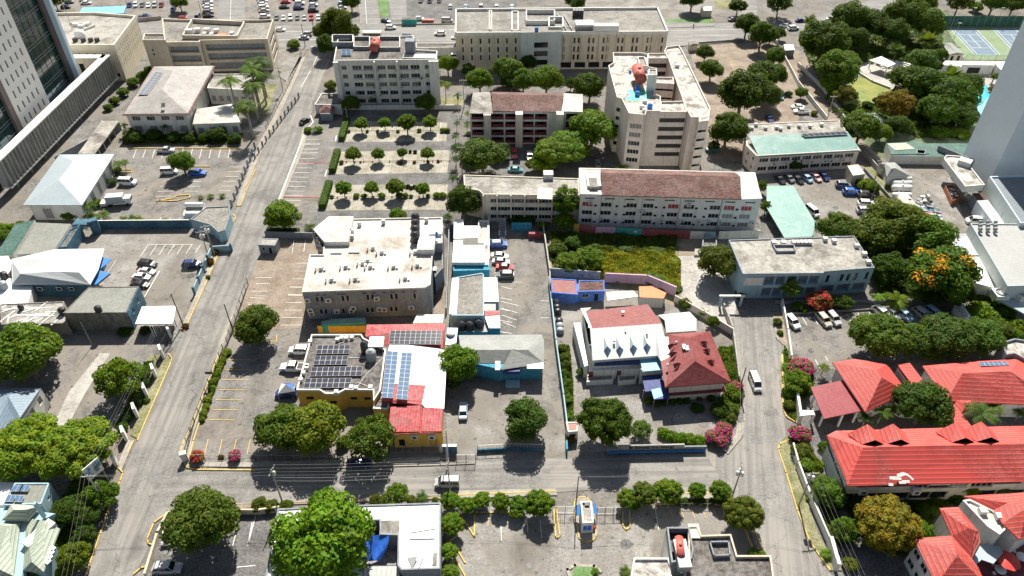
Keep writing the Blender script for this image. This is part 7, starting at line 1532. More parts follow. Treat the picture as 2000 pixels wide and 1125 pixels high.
T(1160,20,70,'broad','tree at the top edge left of the tennis fence',1);T(1400,20,90,'airy','olive tree behind the green tennis screen, left',1,OL);T(1650,30,90,'broad','tree behind the green tennis screen, middle',.9);T(1800,40,80,'broad','dark tree behind the green tennis screen, right',.9,DK);T(1520,60,50,'bush','light bush at the foot of the green tennis screen',1,BR)
T(1165,290,95,'fan','large feathery palm near the tennis hut',.8,OL);T(945,360,70,'fan','grey fan palm above the stage pavilion',.8,GR);T(1130,450,100,'broad','grey-green tree right of the stage pavilion',.8,GR);T(1250,400,55,'bush','bush left of the tennis hut',1);T(1210,490,60,'broad','dark tree below the tennis hut',.8,DK)
T(500,520,155,'broad','wide round bright tree between the service lane and the lawn',.85);T(460,630,75,'broad','bright small tree below the wide round tree',.9,BR);T(560,700,80,'airy','pinkish brown bush tree left of the lawn',.8,(1.6,.8,1.3));T(480,720,60,'bush','green bush at the lower left of the lawn')
T(1000,590,110,'broad','dark tree at the right edge of the lawn',.85,DK);T(1150,650,160,'broad','big shady tree above the pool, left',.85,DK);T(1340,720,160,'broad','big shady tree next to the pool, centre',.85,DK);T(1450,640,110,'broad','shady tree next to the pool, right',.85,DK);T(1230,820,130,'broad','dark tree below the pool trees, left',.85,DK);T(1400,850,110,'broad','dark tree below the pool trees, right',.85,DK)
T(1340,560,80,'fan','tall shaggy palm rising over the pool trees',1.5,OL);T(930,780,120,'airy','brown-pink dry tree at the bottom of the lawn',.9,(2.2,.8,1.6));T(725,775,42,'bush','round dark shrub on the lawn edge, left',1,DK);T(810,740,42,'bush','round dark shrub on the lawn edge, right',1,DK)
T(680,950,130,'broad','feathery green tree behind the teal roof end',.9);T(830,980,70,'broad','yellow-green tree beside the feathery tree',.9,YE);T(950,930,85,'broad','dark tree right of the yellow-green tree',.9,DK);T(1250,970,90,'bush','ground shrub mass below the pool garden',.5);T(1400,980,80,'bush','ground shrub mass nearer the smooth tower',.5);T(1640,660,30,'bush','small red leaved bush at the pool edge',1,(2.4,.8,.8));T(1660,560,40,'fan','small palm by the poolside canopy',.8,GR);T(340,830,25,'bush','low shrub at the end of the parked white pickup',1,OL)
tile(3,1)
T(490,620,120,'broad','round bright tree left of the dark grove by the storage yard',.85);T(640,600,50,'bush','small bush right of the round bright tree');T(900,600,190,'broad','great dark tree of the grove between car park and warehouse, upper',.85,OL);T(800,700,170,'broad','great dark tree of the grove, left',.85,OL);T(1150,700,180,'broad','green tree of the grove, right, beside the white sheet roof',.85);T(1050,560,100,'broad','tree of the grove nearest the cream tank',.85)
T(890,930,125,'airy','dark sparse tree beside the pale blue framed offices',.9,DK);T(1270,960,235,'orange','big flamboyant tree with orange blossom near the warehouse',.8,(1,1.05,1));T(1100,870,90,'broad','green tree behind the orange blossomed tree',.8)
T(165,1060,88,'fan','pale silvery fan palm in front of the pale blue framed offices',.8,(1.8,1.7,3));T(720,310,60,'bush','yellow-green bush at the right edge of the tan car park',1,YE);T(770,330,50,'bush','dark green bush beside the yellow-green one');T(880,460,40,'lowpalm','small yellow palm by the low wall',.7,YE);T(200,160,50,'airy','dark tree against the front of the teal roofed block',.9,DK);T(0,130,30,'airy','dark tree at the left end of the teal roofed block',.9,DK);T(830,420,40,'bush','red-brown bush at the car park fence',1,(1.8,.6,.7));T(870,320,20,'bush','little dark shrub on the grass strip')
tile(3,2)
T(365,105,88,'red','crimson flowering tree in front of the pale blue framed offices',.8);T(470,105,50,'airy','green tree right of the crimson tree',.8);T(565,120,58,'airy','second green tree right of the crimson tree',.8);T(215,150,45,'bush','green bush left of the crimson tree');T(265,175,30,'bush','low bush beneath the crimson tree',1,BR)
T(810,75,60,'palm','areca palm behind the parked row, left',.7,BR);T(960,90,105,'lowpalm','wide yellow coconut palm over the parked cars',1.1,YE);T(1080,60,60,'palm','areca palm behind the parked row, right',.7,BR);T(1200,60,100,'broad','dark trees behind the far end of the parked row',.7,DK);T(1380,60,110,'broad','dark tree next to the fan platform',.7,DK)
T(1560,200,100,'bush','bright hedge slope at the right edge, upper',.8,BR);T(1650,260,80,'bush','bright hedge slope at the right edge, lower',.8);T(1740,180,70,'bush','bush under the fan platform',.8);T(1700,320,90,'bush','shrub at the right edge above the grey building',.8,OL);T(1800,350,60,'bush','light shrub near the right edge',.8,BR)
T(810,380,200,'dense','very large dense tree left of the tree bank above the hotel',.8,(1.05,.95,1.2));T(1060,400,140,'broad','dense tree second in the tree bank above the hotel',.8,(.95,.95,1.3));T(1330,390,180,'broad','large dense grey-green tree, third in the tree bank above the hotel',.8,GR);T(1540,380,150,'broad','dense grey-green tree, last in the tree bank above the hotel',.8,GR);T(1200,290,80,'dense','dark top crown in the tree bank above the hotel',1,DK);T(1190,480,90,'broad','bright small crown at the foot of the tree bank',.8)
T(410,590,55,'palm','palm beside the white wall of the hotel house',.7);T(245,600,88,'pink','pink and white bougainvillea bush by the hotel car park',.8);T(130,580,45,'lowpalm','low palm on the verge at the hotel entrance',.8,BR);T(215,700,100,'airy','bright green tree on the verge in front of the hotel',.7,BR);T(160,780,55,'bush','shrub below the bright verge tree',1,BR);T(160,870,45,'bush','shrub at the lower end of the verge',1,OL);T(70,260,35,'bush','dry shrub on the strip by the entrance wall',1,OL);T(90,340,25,'bush','small shrub at the strip end',1);T(130,470,30,'lowpalm','small palm at the strip by the wall',.8)
T(720,960,70,'palm','dark palm in front of the hotel house, left',.7,DK);T(840,920,80,'palm','palm in front of the hotel house, middle',.7);T(900,900,60,'palm','palm in front of the hotel house, right',.7);T(1130,890,190,'broad','dense dark tree in the hotel garden court',.8,DK);T(1010,830,100,'broad','bright crown left part of the hotel court tree',.8)
T(1570,930,130,'palm','cluster palm in front of the large hotel wing, left',.7,(1,.9,1.4));T(1640,880,90,'palm','cluster palm in front of the large hotel wing, right',.7);T(1850,920,60,'palm','palm at the right edge in front of the large hotel wing',.7)
tile(3,3)
T(230,95,78,'pink','magenta bougainvillea at the verge corner',.9);T(250,220,80,'bush','green bush below the magenta bougainvillea',.9,OL);T(270,310,65,'bush','yellow-green bush on the wall side of the verge',.9,YE);T(440,530,115,'broad','dark green tree at the end wall of the lettered hotel wing',.8);T(410,180,50,'bush','green shrub at the top corner of the lettered hotel wing',.9);T(630,590,60,'bush','dark shrub in front of the lettered hotel wing, left',1,DK);T(720,580,45,'bush','dark shrub in front of the lettered hotel wing, second',1,DK);T(900,570,45,'bush','dark shrub in front of the lettered hotel wing, third',1,DK)
T(870,770,205,'dense','large dome shaped tree with yellow-brown flush in the hotel yard',.85,(2.4,1.15,1.2));T(780,860,90,'dense','lower left part of the dome shaped yellow-brown tree',.7,(1.8,1.1,1.1));T(1090,790,85,'broad','green tree between the dome tree and the red hip roofs',.8,BR);T(1030,900,65,'broad','bright small tree below the dome tree',.8,BR);T(570,790,95,'airy','light green slender tree by the white boundary wall',.9,BR);T(1200,800,60,'bush','green shrub at the corner of the lower red roof',.8)
T(1480,480,80,'palm','tall palm in front of the lettered hotel wing, left',.7,YE);T(1720,470,75,'palm','palm in front of the lettered hotel wing, right',.7);T(1225,640,50,'lowpalm','bright low palm at the red hip roof',.9,BR);T(1290,745,45,'bush','orange-green shrub on the red hip roof edge',.9,(2.2,1,1));T(435,960,55,'lowpalm','small palm on the grass verge by the power lines',.9,BR);T(310,560,35,'bush','bush at the foot of the right power pole',.9,BR);T(600,1040,60,'bush','green bush by the lower hotel entrance',.9,OL);T(400,650,35,'bush','dry bush behind the white boundary wall',.9,OL);T(1545,1115,25,'bush','orange shrub at the bottom edge',.9,(2.4,1,1));T(1130,640,60,'bush','dark shrub behind the dome tree',1,DK);T(1380,560,50,'bush','dark shrub between the red roofs',1,DK)
tile(2,2)
T(680,1000,185,'dense','very dense dark round tree in the restaurant forecourt',1.0,(.6,.58,.5));T(945,1050,70,'airy','spiky pale shrub tree right of the dense round tree',.8,(1.3,1.2,2));T(505,625,35,'ball','dark egg shaped shrub at the left corner of the restaurant',.6,DK);T(1005,840,35,'bush','yellow-green bush at the entrance awning',1,YE)
row_of_shrubs([(1060,855,32),(1110,850,30),(1170,845,30),(1225,840,30),(1280,835,30),(1370,820,24),(1455,820,34)],'%s shrub from the left under the red roofed wing',(.8,.9,.8))
row_of_shrubs([(1510,470,22),(1545,472,22),(1580,475,22),(1605,475,16)],'%s yellow-green shrub of the little hedge beside the dark red roof',YE)
T(1640,740,55,'pink','thin magenta bougainvillea at the wall above the red roof corner',.8);T(1600,760,55,'bush','bright bush beside the thin bougainvillea',.9,BR);T(1640,800,50,'bush','bush below the thin bougainvillea',.9,BR);T(1520,910,70,'bush','dark shrub inside the restaurant garden corner',.9,DK);T(1600,900,55,'bush','green shrub by the curved garden wall, upper',.9);T(1590,960,50,'bush','olive shrub by the curved garden wall, lower',.9,OL);T(1360,890,50,'bush','low shrub in the shade before the red roofed wing',.5,DK);T(1550,1060,65,'pink','big magenta bougainvillea at the street corner, upper',.9);T(1400,190,50,'lowpalm','palm by the dusty pink garden wall',.9,BR);T(1270,130,50,'bush','pale bush by the gravel driveway',1,OL);T(1470,260,45,'airy','thin reddish tree behind the dusty pink wall',.9,OL)
tile(2,3)
T(1500,120,78,'pink','big magenta bougainvillea at the street corner, lower',.8);row_of_shrubs([(1110,80,45),(1170,105,50),(1240,120,50),(1300,130,50),(1370,140,50)],'%s bright shrub from the left behind the lettered street wall',BR)
tile(2,2)
row_of_shrubs([(365,455,35),(385,520,40),(390,580,42),(385,640,40)],'%s dark mixed shrub down the strip right of the long pale wall',(.9,.75,.7));row_of_shrubs([(390,690,50),(410,820,45),(425,940,45)],'%s small palm down the strip right of the long pale wall',None,'lowpalm')
T(430,1110,40,'bush','red-green shrub at the gate kiosk',1,(1.6,.7,.7))
T(85,990,150,'broad','dark grey-green round tree in the cyan house lot',.95,(.7,.85,1.3))
tile(1,2)
T(1485,580,138,'broad','bright tree between the white sheet roof and the cyan house',.95,BR);T(1440,700,60,'airy','lower hanging part of the bright tree beside the cyan house',.9)
T(180,1040,175,'broad','large round olive tree, left of the pair below the yellow building',.85,(1,.9,1));T(440,1050,200,'broad','large round pale olive tree, right of the pair below the yellow building',.85,(1.6,1.25,1.3));T(840,1120,175,'airy','fine leaved dark tree in front of the red roofed hall',.85,(.9,.85,1));T(0,290,155,'broad','dark round tree at the bottom of the brown brick car park',.9,(.75,.72,.7))
tile(1,3)
T(640,150,55,'bush','brown-green shrub between the two olive tree groups',.9,OL)
tile(0,2)
T(180,510,245,'broad','huge bright tree by the grey hall at the left edge',.9,BR);T(-20,560,140,'broad','left part of the huge tree at the left edge',.9);T(300,450,130,'broad','upper right crown next to the huge tree',1.0,BR)
T(870,680,155,'airy','lone bright bushy tree in the grey yard by the street fence',.9,BR);T(900,620,80,'broad','top crown of the lone yard tree',1.2,BR)
row_of_shrubs([(1670,480,28),(1630,540,30),(1600,590,30),(1590,640,32),(1560,700,32),(1550,750,30),(1520,830,32),(1510,880,30),(1490,930,32),(1480,970,24)],'%s bright shrub from the top of the hedge along the yellow-lined car park',YE)
row_of_shrubs([(1060,650,40),(1080,700,30),(1000,840,45),(960,900,40),(930,960,40),(900,1030,40)],'%s grey-green shrub from the top behind the white slab pillar fence',GR);T(1075,835,25,'bush','bright shrub on the verge outside the slab pillar fence')
tile(0,3)
T(200,200,250,'dense','large flat topped clipped tree, left of the pair by the street corner',.7,YE);T(570,200,240,'dense','large flat topped clipped tree, right of the pair by the street corner',.7,YE);T(30,220,150,'dense','flat topped tree at the very left edge',.7,YE)
T(1440,255,52,'red','crimson bougainvillea at the corner fence',.8,name='flowering_bush',cat='flowering bush');T(1720,250,48,'pink','magenta bougainvillea by the corner fence');T(1620,255,22,'bush','small red-brown bush between the two bougainvilleas',1,(1.8,.6,.6))
T(1480,740,245,'broad','large round olive tree at the bottom left car park',.85,(1,.85,.9))
T(740,540,110,'airy','leafy tree under the power lines by the street, upper',.9);T(520,650,110,'broad','dark tree beside the green roofed house',.9,DK);T(640,700,90,'broad','dark tree between the house and the street',.9,DK);T(620,840,80,'airy','sparse tree by the white street wall',.9,GR);T(540,990,110,'airy','bright yellow-green tree at the bottom left street edge',.9,YE);T(250,1120,90,'airy','bright tree at the bottom left corner',.8,YE);T(470,1090,60,'bush','bright bush below the yellow-green tree',.9,BR);T(80,1130,60,'bush','bright bush in the bottom left corner',.9,BR)
T(820,520,50,'airy','small leafy branch tree over the kerb',1.0)
tile(1,3)
T(480,860,320,'broad','huge bright clumpy tree over the white roof at the bottom',.9,(1.55,1.9,1));T(520,680,150,'broad','top crown of the huge clumpy tree',1.25,(1.5,1.8,1));T(300,1000,150,'broad','lower left crown of the huge clumpy tree',1.0,(1.5,1.85,1))
T(1030,540,88,'airy','light palm-like tree behind the wide white roof',.9,BR);T(1220,540,55,'lowpalm','grey green low palm behind the wide white roof',.9,GR)
row_of_shrubs([(20,610,60),(110,615,55),(220,615,50)],'%s hedge shrub from the left at the car park wall',OL);row_of_shrubs([(870,570,45),(930,575,40),(1140,575,40),(1310,570,25)],'%s verge shrub from the left behind the wide white roof',OL)
row=[(1425,580,70,'leftmost upper'),(1545,610,62,'second upper'),(1655,570,62,'third upper'),(1795,585,66,'fourth upper'),(1435,750,82,'second down the left column'),(1415,950,62,'third down the left column'),(1425,1110,68,'lowest of the left column')]
for X,Y,r,lb in row:T(X,Y,r,'ball','bright clipped tree of the bottom car park, '+lb,.8,BR,group='bright clipped trees of the bottom car park')
tile(2,3)
row=[(45,600,62,'left of the gates, first'),(200,600,105,'left of the gates, large one'),(840,560,72,'right of the gates, first'),(975,530,92,'right of the gates, second, brownish'),(1140,510,100,'right of the gates, third, large'),(1355,500,60,'right of the gates, fourth'),(1530,505,78,'right of the gates, fifth'),(30,660,50,'left of the gates, lower small one'),(900,610,40,'right of the gates, low front one')]
for X,Y,r,lb in row:T(X,Y,r,'ball','bright clipped tree of the bottom car park, '+lb,.8,(OL if 'brown' in lb else BR),group='bright clipped trees of the bottom car park')
row_of_shrubs([(1210,580,35),(1270,580,32),(1350,580,30),(1400,578,30),(1460,580,30),(1520,580,30),(1570,580,26)],'%s dark low shrub from the left in the bed right of the gates',DK)
T(1690,680,130,'dense','very large dense clipped tree at the end of the gate bed',.95,(1.4,1.05,1.8),name='clipped_tree');T(1770,960,42,'bush','yellow bush behind the dark stepped roof, left',.8,YE);T(1830,965,32,'bush','yellow bush behind the dark stepped roof, right',.8,YE)
T(610,1085,38,'lowpalm','low palm at the green island at the bottom',.8);T(835,1085,50,'lowpalm','low palm beside the peeling white roof',.8)
tile(0,1)
T(1335,150,85,'broad','tree growing between parked vehicles in the upper left car park',1.0,BR);T(870,150,60,'palm','palm at the far corner of the white hall',.7);T(905,140,45,'palm','second palm at the far corner of the white hall',.7);T(820,280,32,'ball','dark round shrub beside the parked white van',.5,DK);T(850,200,35,'bush','shrub at the yellow kerb near the white van')
for X,Y,r,k,lb in((430,500,60,'bush','dark shrub in front of the white hall, left'),(520,520,65,'bush','green shrub in front of the white hall, second'),(650,460,60,'palm','palm in front of the white hall'),(690,440,50,'bush','reddish shrub in front of the white hall'),(650,520,55,'lowpalm','low palm in front of the white hall, middle'),(750,520,65,'lowpalm','low palm in front of the white hall, right'),(905,550,40,'lowpalm','first small palm behind the tall blue wall'),(965,545,45,'lowpalm','second small palm behind the tall blue wall'),(1020,548,38,'lowpalm','third small palm behind the tall blue wall'),(1205,560,28,'lowpalm','fourth small palm behind the tall blue wall'),(1470,390,25,'lowpalm','first small palm of three by the white pipes'),(1540,382,32,'lowpalm','second small palm of three by the white pipes'),(1625,375,32,'lowpalm','third small palm of three by the white pipes')):
 T(X,Y,r,k,lb,.8,(DK if 'dark' in lb else None))
row_of_shrubs([(20,640,60),(20,680,50),(80,620,35),(150,590,30)],'%s bright hedge shrub at the far left edge',YE);T(1540,870,30,'bush','dark maroon shrub on the pavement by the pale blue wall',1,(1.5,.3,.5));T(1580,800,26,'bush','second dark maroon shrub on the pavement by the pale blue wall',1,(1.5,.3,.5));T(1525,980,18,'bush','small green shrub on the pavement by the pale blue wall')
tile(0,2);T(1360,290,25,'bush','maroon shrub at the foot of the street pole',1,(1.5,.3,.5));T(1070,320,45,'bush','dark weeds under the white carport',.6,DK);T(920,320,60,'bush','dark weeds at the foot of the block wall',.4,DK)
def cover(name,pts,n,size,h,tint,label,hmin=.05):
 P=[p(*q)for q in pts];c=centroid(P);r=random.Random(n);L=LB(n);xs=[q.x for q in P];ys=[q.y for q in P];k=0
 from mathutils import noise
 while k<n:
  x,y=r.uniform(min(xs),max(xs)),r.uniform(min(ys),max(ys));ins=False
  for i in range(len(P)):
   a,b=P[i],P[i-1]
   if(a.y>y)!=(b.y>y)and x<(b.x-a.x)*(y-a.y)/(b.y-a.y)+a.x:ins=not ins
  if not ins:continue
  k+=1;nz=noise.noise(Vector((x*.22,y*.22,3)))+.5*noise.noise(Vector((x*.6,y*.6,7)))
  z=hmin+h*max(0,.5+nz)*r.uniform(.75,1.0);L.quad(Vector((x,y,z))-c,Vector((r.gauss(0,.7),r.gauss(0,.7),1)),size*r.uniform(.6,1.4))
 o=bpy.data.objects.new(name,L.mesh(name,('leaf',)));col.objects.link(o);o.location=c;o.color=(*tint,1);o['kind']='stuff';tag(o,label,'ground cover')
tile(2,1)
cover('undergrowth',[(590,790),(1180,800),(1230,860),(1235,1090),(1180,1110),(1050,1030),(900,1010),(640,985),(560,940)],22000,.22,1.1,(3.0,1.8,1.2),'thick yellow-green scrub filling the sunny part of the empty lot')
cover('undergrowth',[(280,660),(1210,690),(1190,800),(620,800),(560,960),(300,960)],9000,.3,1.1,(.9,.8,.8),'low scrub tinted dark as the wall shadow on the empty lot')  # same scrub as the sunny part, the wall shadow put into its tint
tile(3,0)
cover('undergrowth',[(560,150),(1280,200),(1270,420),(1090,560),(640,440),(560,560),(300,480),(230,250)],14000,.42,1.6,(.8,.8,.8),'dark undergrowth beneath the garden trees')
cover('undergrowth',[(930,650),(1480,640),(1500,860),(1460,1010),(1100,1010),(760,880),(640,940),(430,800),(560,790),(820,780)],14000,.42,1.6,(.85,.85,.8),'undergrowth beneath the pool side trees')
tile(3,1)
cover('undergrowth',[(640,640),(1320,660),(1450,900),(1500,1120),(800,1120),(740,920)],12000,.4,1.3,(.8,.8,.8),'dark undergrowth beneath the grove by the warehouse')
tile(3,2)
cover('undergrowth',[(1480,30),(1620,110),(1880,300),(1880,400),(1640,420),(1500,280)],7000,.35,2.2,(1.6,1.4,.9),'bright hedge growth on the slope at the right edge')
tile(3,3)
cover('undergrowth',[(330,420),(560,540),(1000,580),(1420,560),(1240,640),(1100,1000),(850,960),(560,640),(430,640)],8000,.32,.8,(.75,.8,.8),'dark garden planting in front of the lettered hotel wing')
tile(3,3)
cover('undergrowth',[(180,110),(340,240),(400,330),(330,470),(250,400),(210,330),(170,190)],5000,.3,1.2,(1.3,1.2,.9),'mixed planting between the verge wall and the lettered hotel wing')
cover('undergrowth',[(320,560),(440,640),(560,760),(620,900),(470,900),(380,720)],4000,.3,1.0,(1.0,.95,.8),'rough planting behind the white boundary wall')
tile(3,2)
cover('undergrowth',[(115,440),(160,540),(330,640),(320,780),(210,860),(200,990),(120,900),(120,620)],6000,.28,.9,(1.2,1.1,.9),'mixed planting on the verge at the hotel entrance')
tile(2,2)
cover('undergrowth',[(1510,450),(1610,450),(1650,640),(1700,800),(1640,960),(1560,1110),(1480,1080),(1540,960),(1460,900),(1560,780)],7000,.28,1.0,(1.2,1.1,.9),'mixed planting along the curved garden wall of the restaurant')
cover('undergrowth',[(345,440),(420,440),(445,700),(450,1000),(400,1000),(370,700)],3000,.26,.7,(.9,.9,.8),'narrow planting strip right of the long pale wall')
tile(0,2)
cover('undergrowth',[(1060,560),(1130,560),(1060,760),(940,960),(880,1040),(850,1030),(960,820)],3500,.26,.8,(.95,1,1.2),'grey-green planting behind the slab pillar fence')
cover('undergrowth',[(1640,470),(1680,480),(1560,800),(1490,985),(1465,975),(1560,720)],4500,.22,.9,(1.9,1.5,.9),'bright hedge planting beside the yellow-lined car park')
tile(0,0)
cover('undergrowth',[(900,960),(1780,985),(1760,1060),(900,1060)],5000,.28,.6,(.7,.75,.7),'dark planting bed along the front of the villa')
tile(0,3)
cover('undergrowth',[(560,430),(800,440),(700,700),(580,1000),(420,1125),(300,1125),(460,780),(400,640)],9000,.32,1.2,(1.3,1.2,.9),'rough greenery between the green roofed house and the street')
def hedge(a,b_,w_,h,label,tint):
 A,B=p(*a),p(*b_);d=B-A;L=d.length;r=random.Random(int(L*100));LBx=LB(int(L*10));u=d/L;s=Vector((-u.y,u.x,0))
 n=int(L*(w_+2*h)*26)
 for i in range(n):
  t=r.uniform(-.0,1)*L;k=r.random()*(w_+2*h)
  if k<w_:q=u*t+s*(k-w_/2)+Vector((0,0,h));nn=Vector((0,0,1))
  else:
   sd=1 if r.random()<.5 else-1;q=u*t+s*sd*w_/2+Vector((0,0,r.uniform(0,h)));nn=s*sd
  LBx.quad(q+nn*r.uniform(-.08,.08),nn+Vector((r.gauss(0,.4),r.gauss(0,.4),r.gauss(0,.4))),r.uniform(.12,.24))
 i0=len(LBx.v);hw=w_/2-.06;c=[u*.05-s*hw,u*(L-.05)-s*hw,u*(L-.05)+s*hw,u*.05+s*hw]
 LBx.v+=c+[q+Vector((0,0,h-.07))for q in c]
 for f in((0,1,5,4),(1,2,6,5),(2,3,7,6),(3,0,4,7),(4,5,6,7)):LBx.f.append(tuple(i0+k for k in f));LBx.m.append(0)
 o=bpy.data.objects.new('hedge',LBx.mesh('hedge',('leaf',)));col.objects.link(o);o.location=A;o.color=(*tint,1);tag(o,label,'hedge','clipped box hedges at the row ends')
tile(1,0);hedge((668,885),(628,1030),1.9,1.5,'upper clipped box hedge at the end of the paved rows',(.8,.9,1.2))
tile(1,1);hedge((600,70),(560,215),1.9,1.5,'middle clipped box hedge at the end of the paved rows',(.8,.9,1.2));hedge((540,300),(485,480),1.9,1.5,'lower clipped box hedge at the end of the paved rows',(.8,.9,1.2))
tile(1,1);hedge((80,640),(320,645),1.0,.8,'low dark hedge under the wide corner tree',(.4,.45,.5))
def loft(b,secs,m):
 rings=[[Vector((x,-wb,zb)),Vector((x,-wm,zm)),Vector((x,-wt,zt)),Vector((x,wt,zt)),Vector((x,wm,zm)),Vector((x,wb,zb))]for(x,wb,wm,wt,zb,zm,zt)in secs]
 for A,B in zip(rings[:-1],rings[1:]):
  for i in range(6):j=(i+1)%6;b.poly([A[i],A[j],B[j],B[i]],m,True)
 b.poly(rings[0][::-1],m);b.poly(rings[-1],m)
CARK={'sedan':(4.5,1.75,1.25,.55,-.9,-1.6,.82,.92,1.42),'hatch':(4.0,1.7,1.15,.5,-1.3,-1.85,.9,.98,1.5),'suv':(4.7,1.9,1.3,.65,-1.65,-2.15,1.02,1.12,1.75),'van':(4.8,1.85,1.75,1.05,-2.2,-2.35,1.05,1.2,2.05),'pickup':(5.2,1.85,1.35,.75,-.45,-.75,1.05,1.1,1.75)}
CM={}
def car_parts(kind):
 if kind in CM:return CM[kind]
 L,W,xw,xr,xr2,xb,zh,zb,zr=CARK[kind];h=L/2;w_=W/2;out=[]
 b=MB()
 secs=[(h,w_*.74,w_*.80,w_*.66,.38,.52,.66),(h-.12,w_*.9,w_*.92,w_*.8,.26,.55,zh-.12),(xw+.35,w_*.94,w_,w_*.88,.22,.62,zh),(xw,w_*.94,w_,w_*.9,.22,.62,zb),(0,w_*.94,w_,w_*.9,.22,.62,zb+.02)]
 if kind=='pickup':secs+=[(xb,w_*.94,w_,w_*.93,.25,.62,zb),(xb-.05,w_*.94,w_,w_*.95,.35,.7,1.08),(-h,w_*.92,w_*.98,w_*.94,.4,.7,1.08)]
 elif kind=='sedan':secs+=[(xb+.1,w_*.94,w_,w_*.9,.22,.62,zb+.02),(-h+.25,w_*.92,w_*.97,w_*.84,.25,.6,zb-.02),(-h,w_*.78,w_*.86,w_*.74,.38,.55,zb-.16)]
 else:secs+=[(-h+.15,w_*.92,w_*.98,w_*.9,.25,.62,zb),(-h,w_*.84,w_*.9,w_*.82,.36,.55,zb-.1)]
 loft(b,secs,'car_paint')
 rw=w_*.74;z0=zb-.02;g=w_*.88
 roofp=[Vector((xr+.02,-rw,zr)),Vector((xr+.02,rw,zr)),Vector((xr2-.02,rw,zr)),Vector((xr2-.02,-rw,zr))]
 mid=[Vector((xr-.3,-rw*.85,zr+.05)),Vector((xr-.3,rw*.85,zr+.05)),Vector((xr2+.25,rw*.85,zr+.05)),Vector((xr2+.25,-rw*.85,zr+.05))]
 b.poly([mid[0],mid[1],mid[2],mid[3]],'car_paint',True)
 for i in range(4):j=(i+1)%4;b.poly([roofp[i],roofp[j],mid[j],mid[i]],'car_paint',True)
 base=[Vector((xw,-g,z0)),Vector((xw,g,z0)),Vector((xb,g,z0)),Vector((xb,-g,z0))]
 for i,(p0,p1)in enumerate(zip(base,roofp)):b.tube(p0,p1,.06,.05,'car_paint',5,False)
 for sd,i0,i1 in((-1,0,3),(1,1,2)):
  for t in(.36,.68)if kind!='pickup' else(.5,):b.tube(base[i0].lerp(base[i1],t),roofp[i0].lerp(roofp[i1],t),.045,.04,'car_paint',4,False)
 if kind=='pickup':b.box(((xb-h)/2,0,1.085),(h+xb-.2,W*.82,.01),'car_black')
 for s in(-1,1):b.box((xw-.15,s*(w_+.08),zb-.02),(.14,.16,.14),'car_paint')
 b.box((h-.01,0,.42),(.03,W*.45,.16),'car_black');b.box((0,0,.2),(L*.86,W*.8,.14),'car_black')
 out.append(('body',b.mesh('body')))
 sh=lambda q,k:q*1.0
 def pane(name,pts):c=MB();c.poly(pts,'glass_car');out.append((name,c.mesh(name)))
 pane('windscreen',[base[0],base[1],roofp[1],roofp[0]]);pane('rear_window',[base[2],base[3],roofp[3],roofp[2]])
 pane('side_window',[base[3],base[0],roofp[0],roofp[3]]);pane('side_window',[base[1],base[2],roofp[2],roofp[1]])
 r=.33 if kind in('sedan','hatch')else .38
 for x in(h-.85,-h+.85):
  for s in(-1,1):
   c=MB();y=s*(w_-.08);c.tube((x,y-.11,r),(x,y+.11,r),r,r,'tyre',14,True,False);e=MB();e.tube((x,y+s*.105,r),(x,y+s*.122,r),r*.62,r*.6,'steel',10,True,False);out.append(('wheel',c.mesh('wheel'),e.mesh('rim')))
 for s in(-1,1):
  c=MB();c.box((h-.1,s*w_*.66,zh-.32),(.16,.34,.15),'head_lamp');out.append(('headlight',c.mesh('headlight')))
  c=MB();c.box((-h+.08,s*w_*.72,zb-.28),(.16,.26,.2),'tail_lamp');out.append(('tail_light',c.mesh('tail_light')))
 c=MB();c.box((h+.01,0,.45),(.03,.5,.12),'white_metal');out.append(('number_plate',c.mesh('number_plate')))
 CM[kind]=out;return out
FARM={}
def far_mesh(kind):
 if kind in FARM:return FARM[kind]
 b=MB()
 for nm,me,*ex in car_parts(kind):
  for f in me.polygons:b.poly([me.vertices[i].co.copy()for i in f.vertices],me.materials[f.material_index].name,f.use_smooth)
 FARM[kind]=b.mesh('car');return FARM[kind]
CC={'white':(.78,.78,.76),'silver':(.42,.43,.44),'grey':(.16,.17,.18),'black':(.015,.015,.018),'blue':(.02,.12,.50),'navy':(.01,.03,.14),'red':(.45,.02,.03),'lightblue':(.30,.45,.58),'green':(.01,.14,.12),'beige':(.45,.42,.35),'maroon':(.20,.03,.04),'orange':(.6,.15,.06),'pink':(.65,.4,.38),'teal':(.02,.2,.25)}
def car(X,Y,ang,kind,colr,label,group=None,far=False,z=0.0,s=1.0):
 q=p(X,Y,.7+z);loc=Vector((q.x,q.y,z));c4=(*CC[colr],1);nm={'sedan':'parked_car','hatch':'parked_car','suv':'parked_car','van':'van','pickup':'pickup_truck'}[kind];cat={'van':'van','pickup':'pickup'}.get(kind,'car')
 if far:
  o=bpy.data.objects.new(nm,far_mesh(kind));col.objects.link(o);o.location=loc;o.rotation_euler.z=R(ang);o.color=c4;o.scale=(s,s,s);return tag(o,label,cat,group)
 rt=root(nm,loc,label,cat,group);rt.rotation_euler.z=R(ang);rt.scale=(s,s,s)
 for n2,me,*ex in car_parts(kind):
  o=bpy.data.objects.new(n2,me);col.objects.link(o);o.parent=rt;o.color=c4
  if ex:e=bpy.data.objects.new('rim',ex[0]);col.objects.link(e);e.parent=o
 return rt
tile(0,1)
car(935,285,-3,'van','white','white panel van with red marking parked beside the white hall',s=1.05)
car(1240,205,5,'van','white','white van half hidden by the car park tree');car(1445,215,-4,'pickup','blue','bright blue pickup right of the car park tree');car(1215,50,4,'pickup','silver','silver pickup in the shaded top row before the villa')
tk=root('box_truck',p(870,440),'white slatted box truck parked against the white hall','truck');a_=R(8)
b=MB();c0=p(862,450,0);M=Matrix.Rotation(a_,3,'Z')
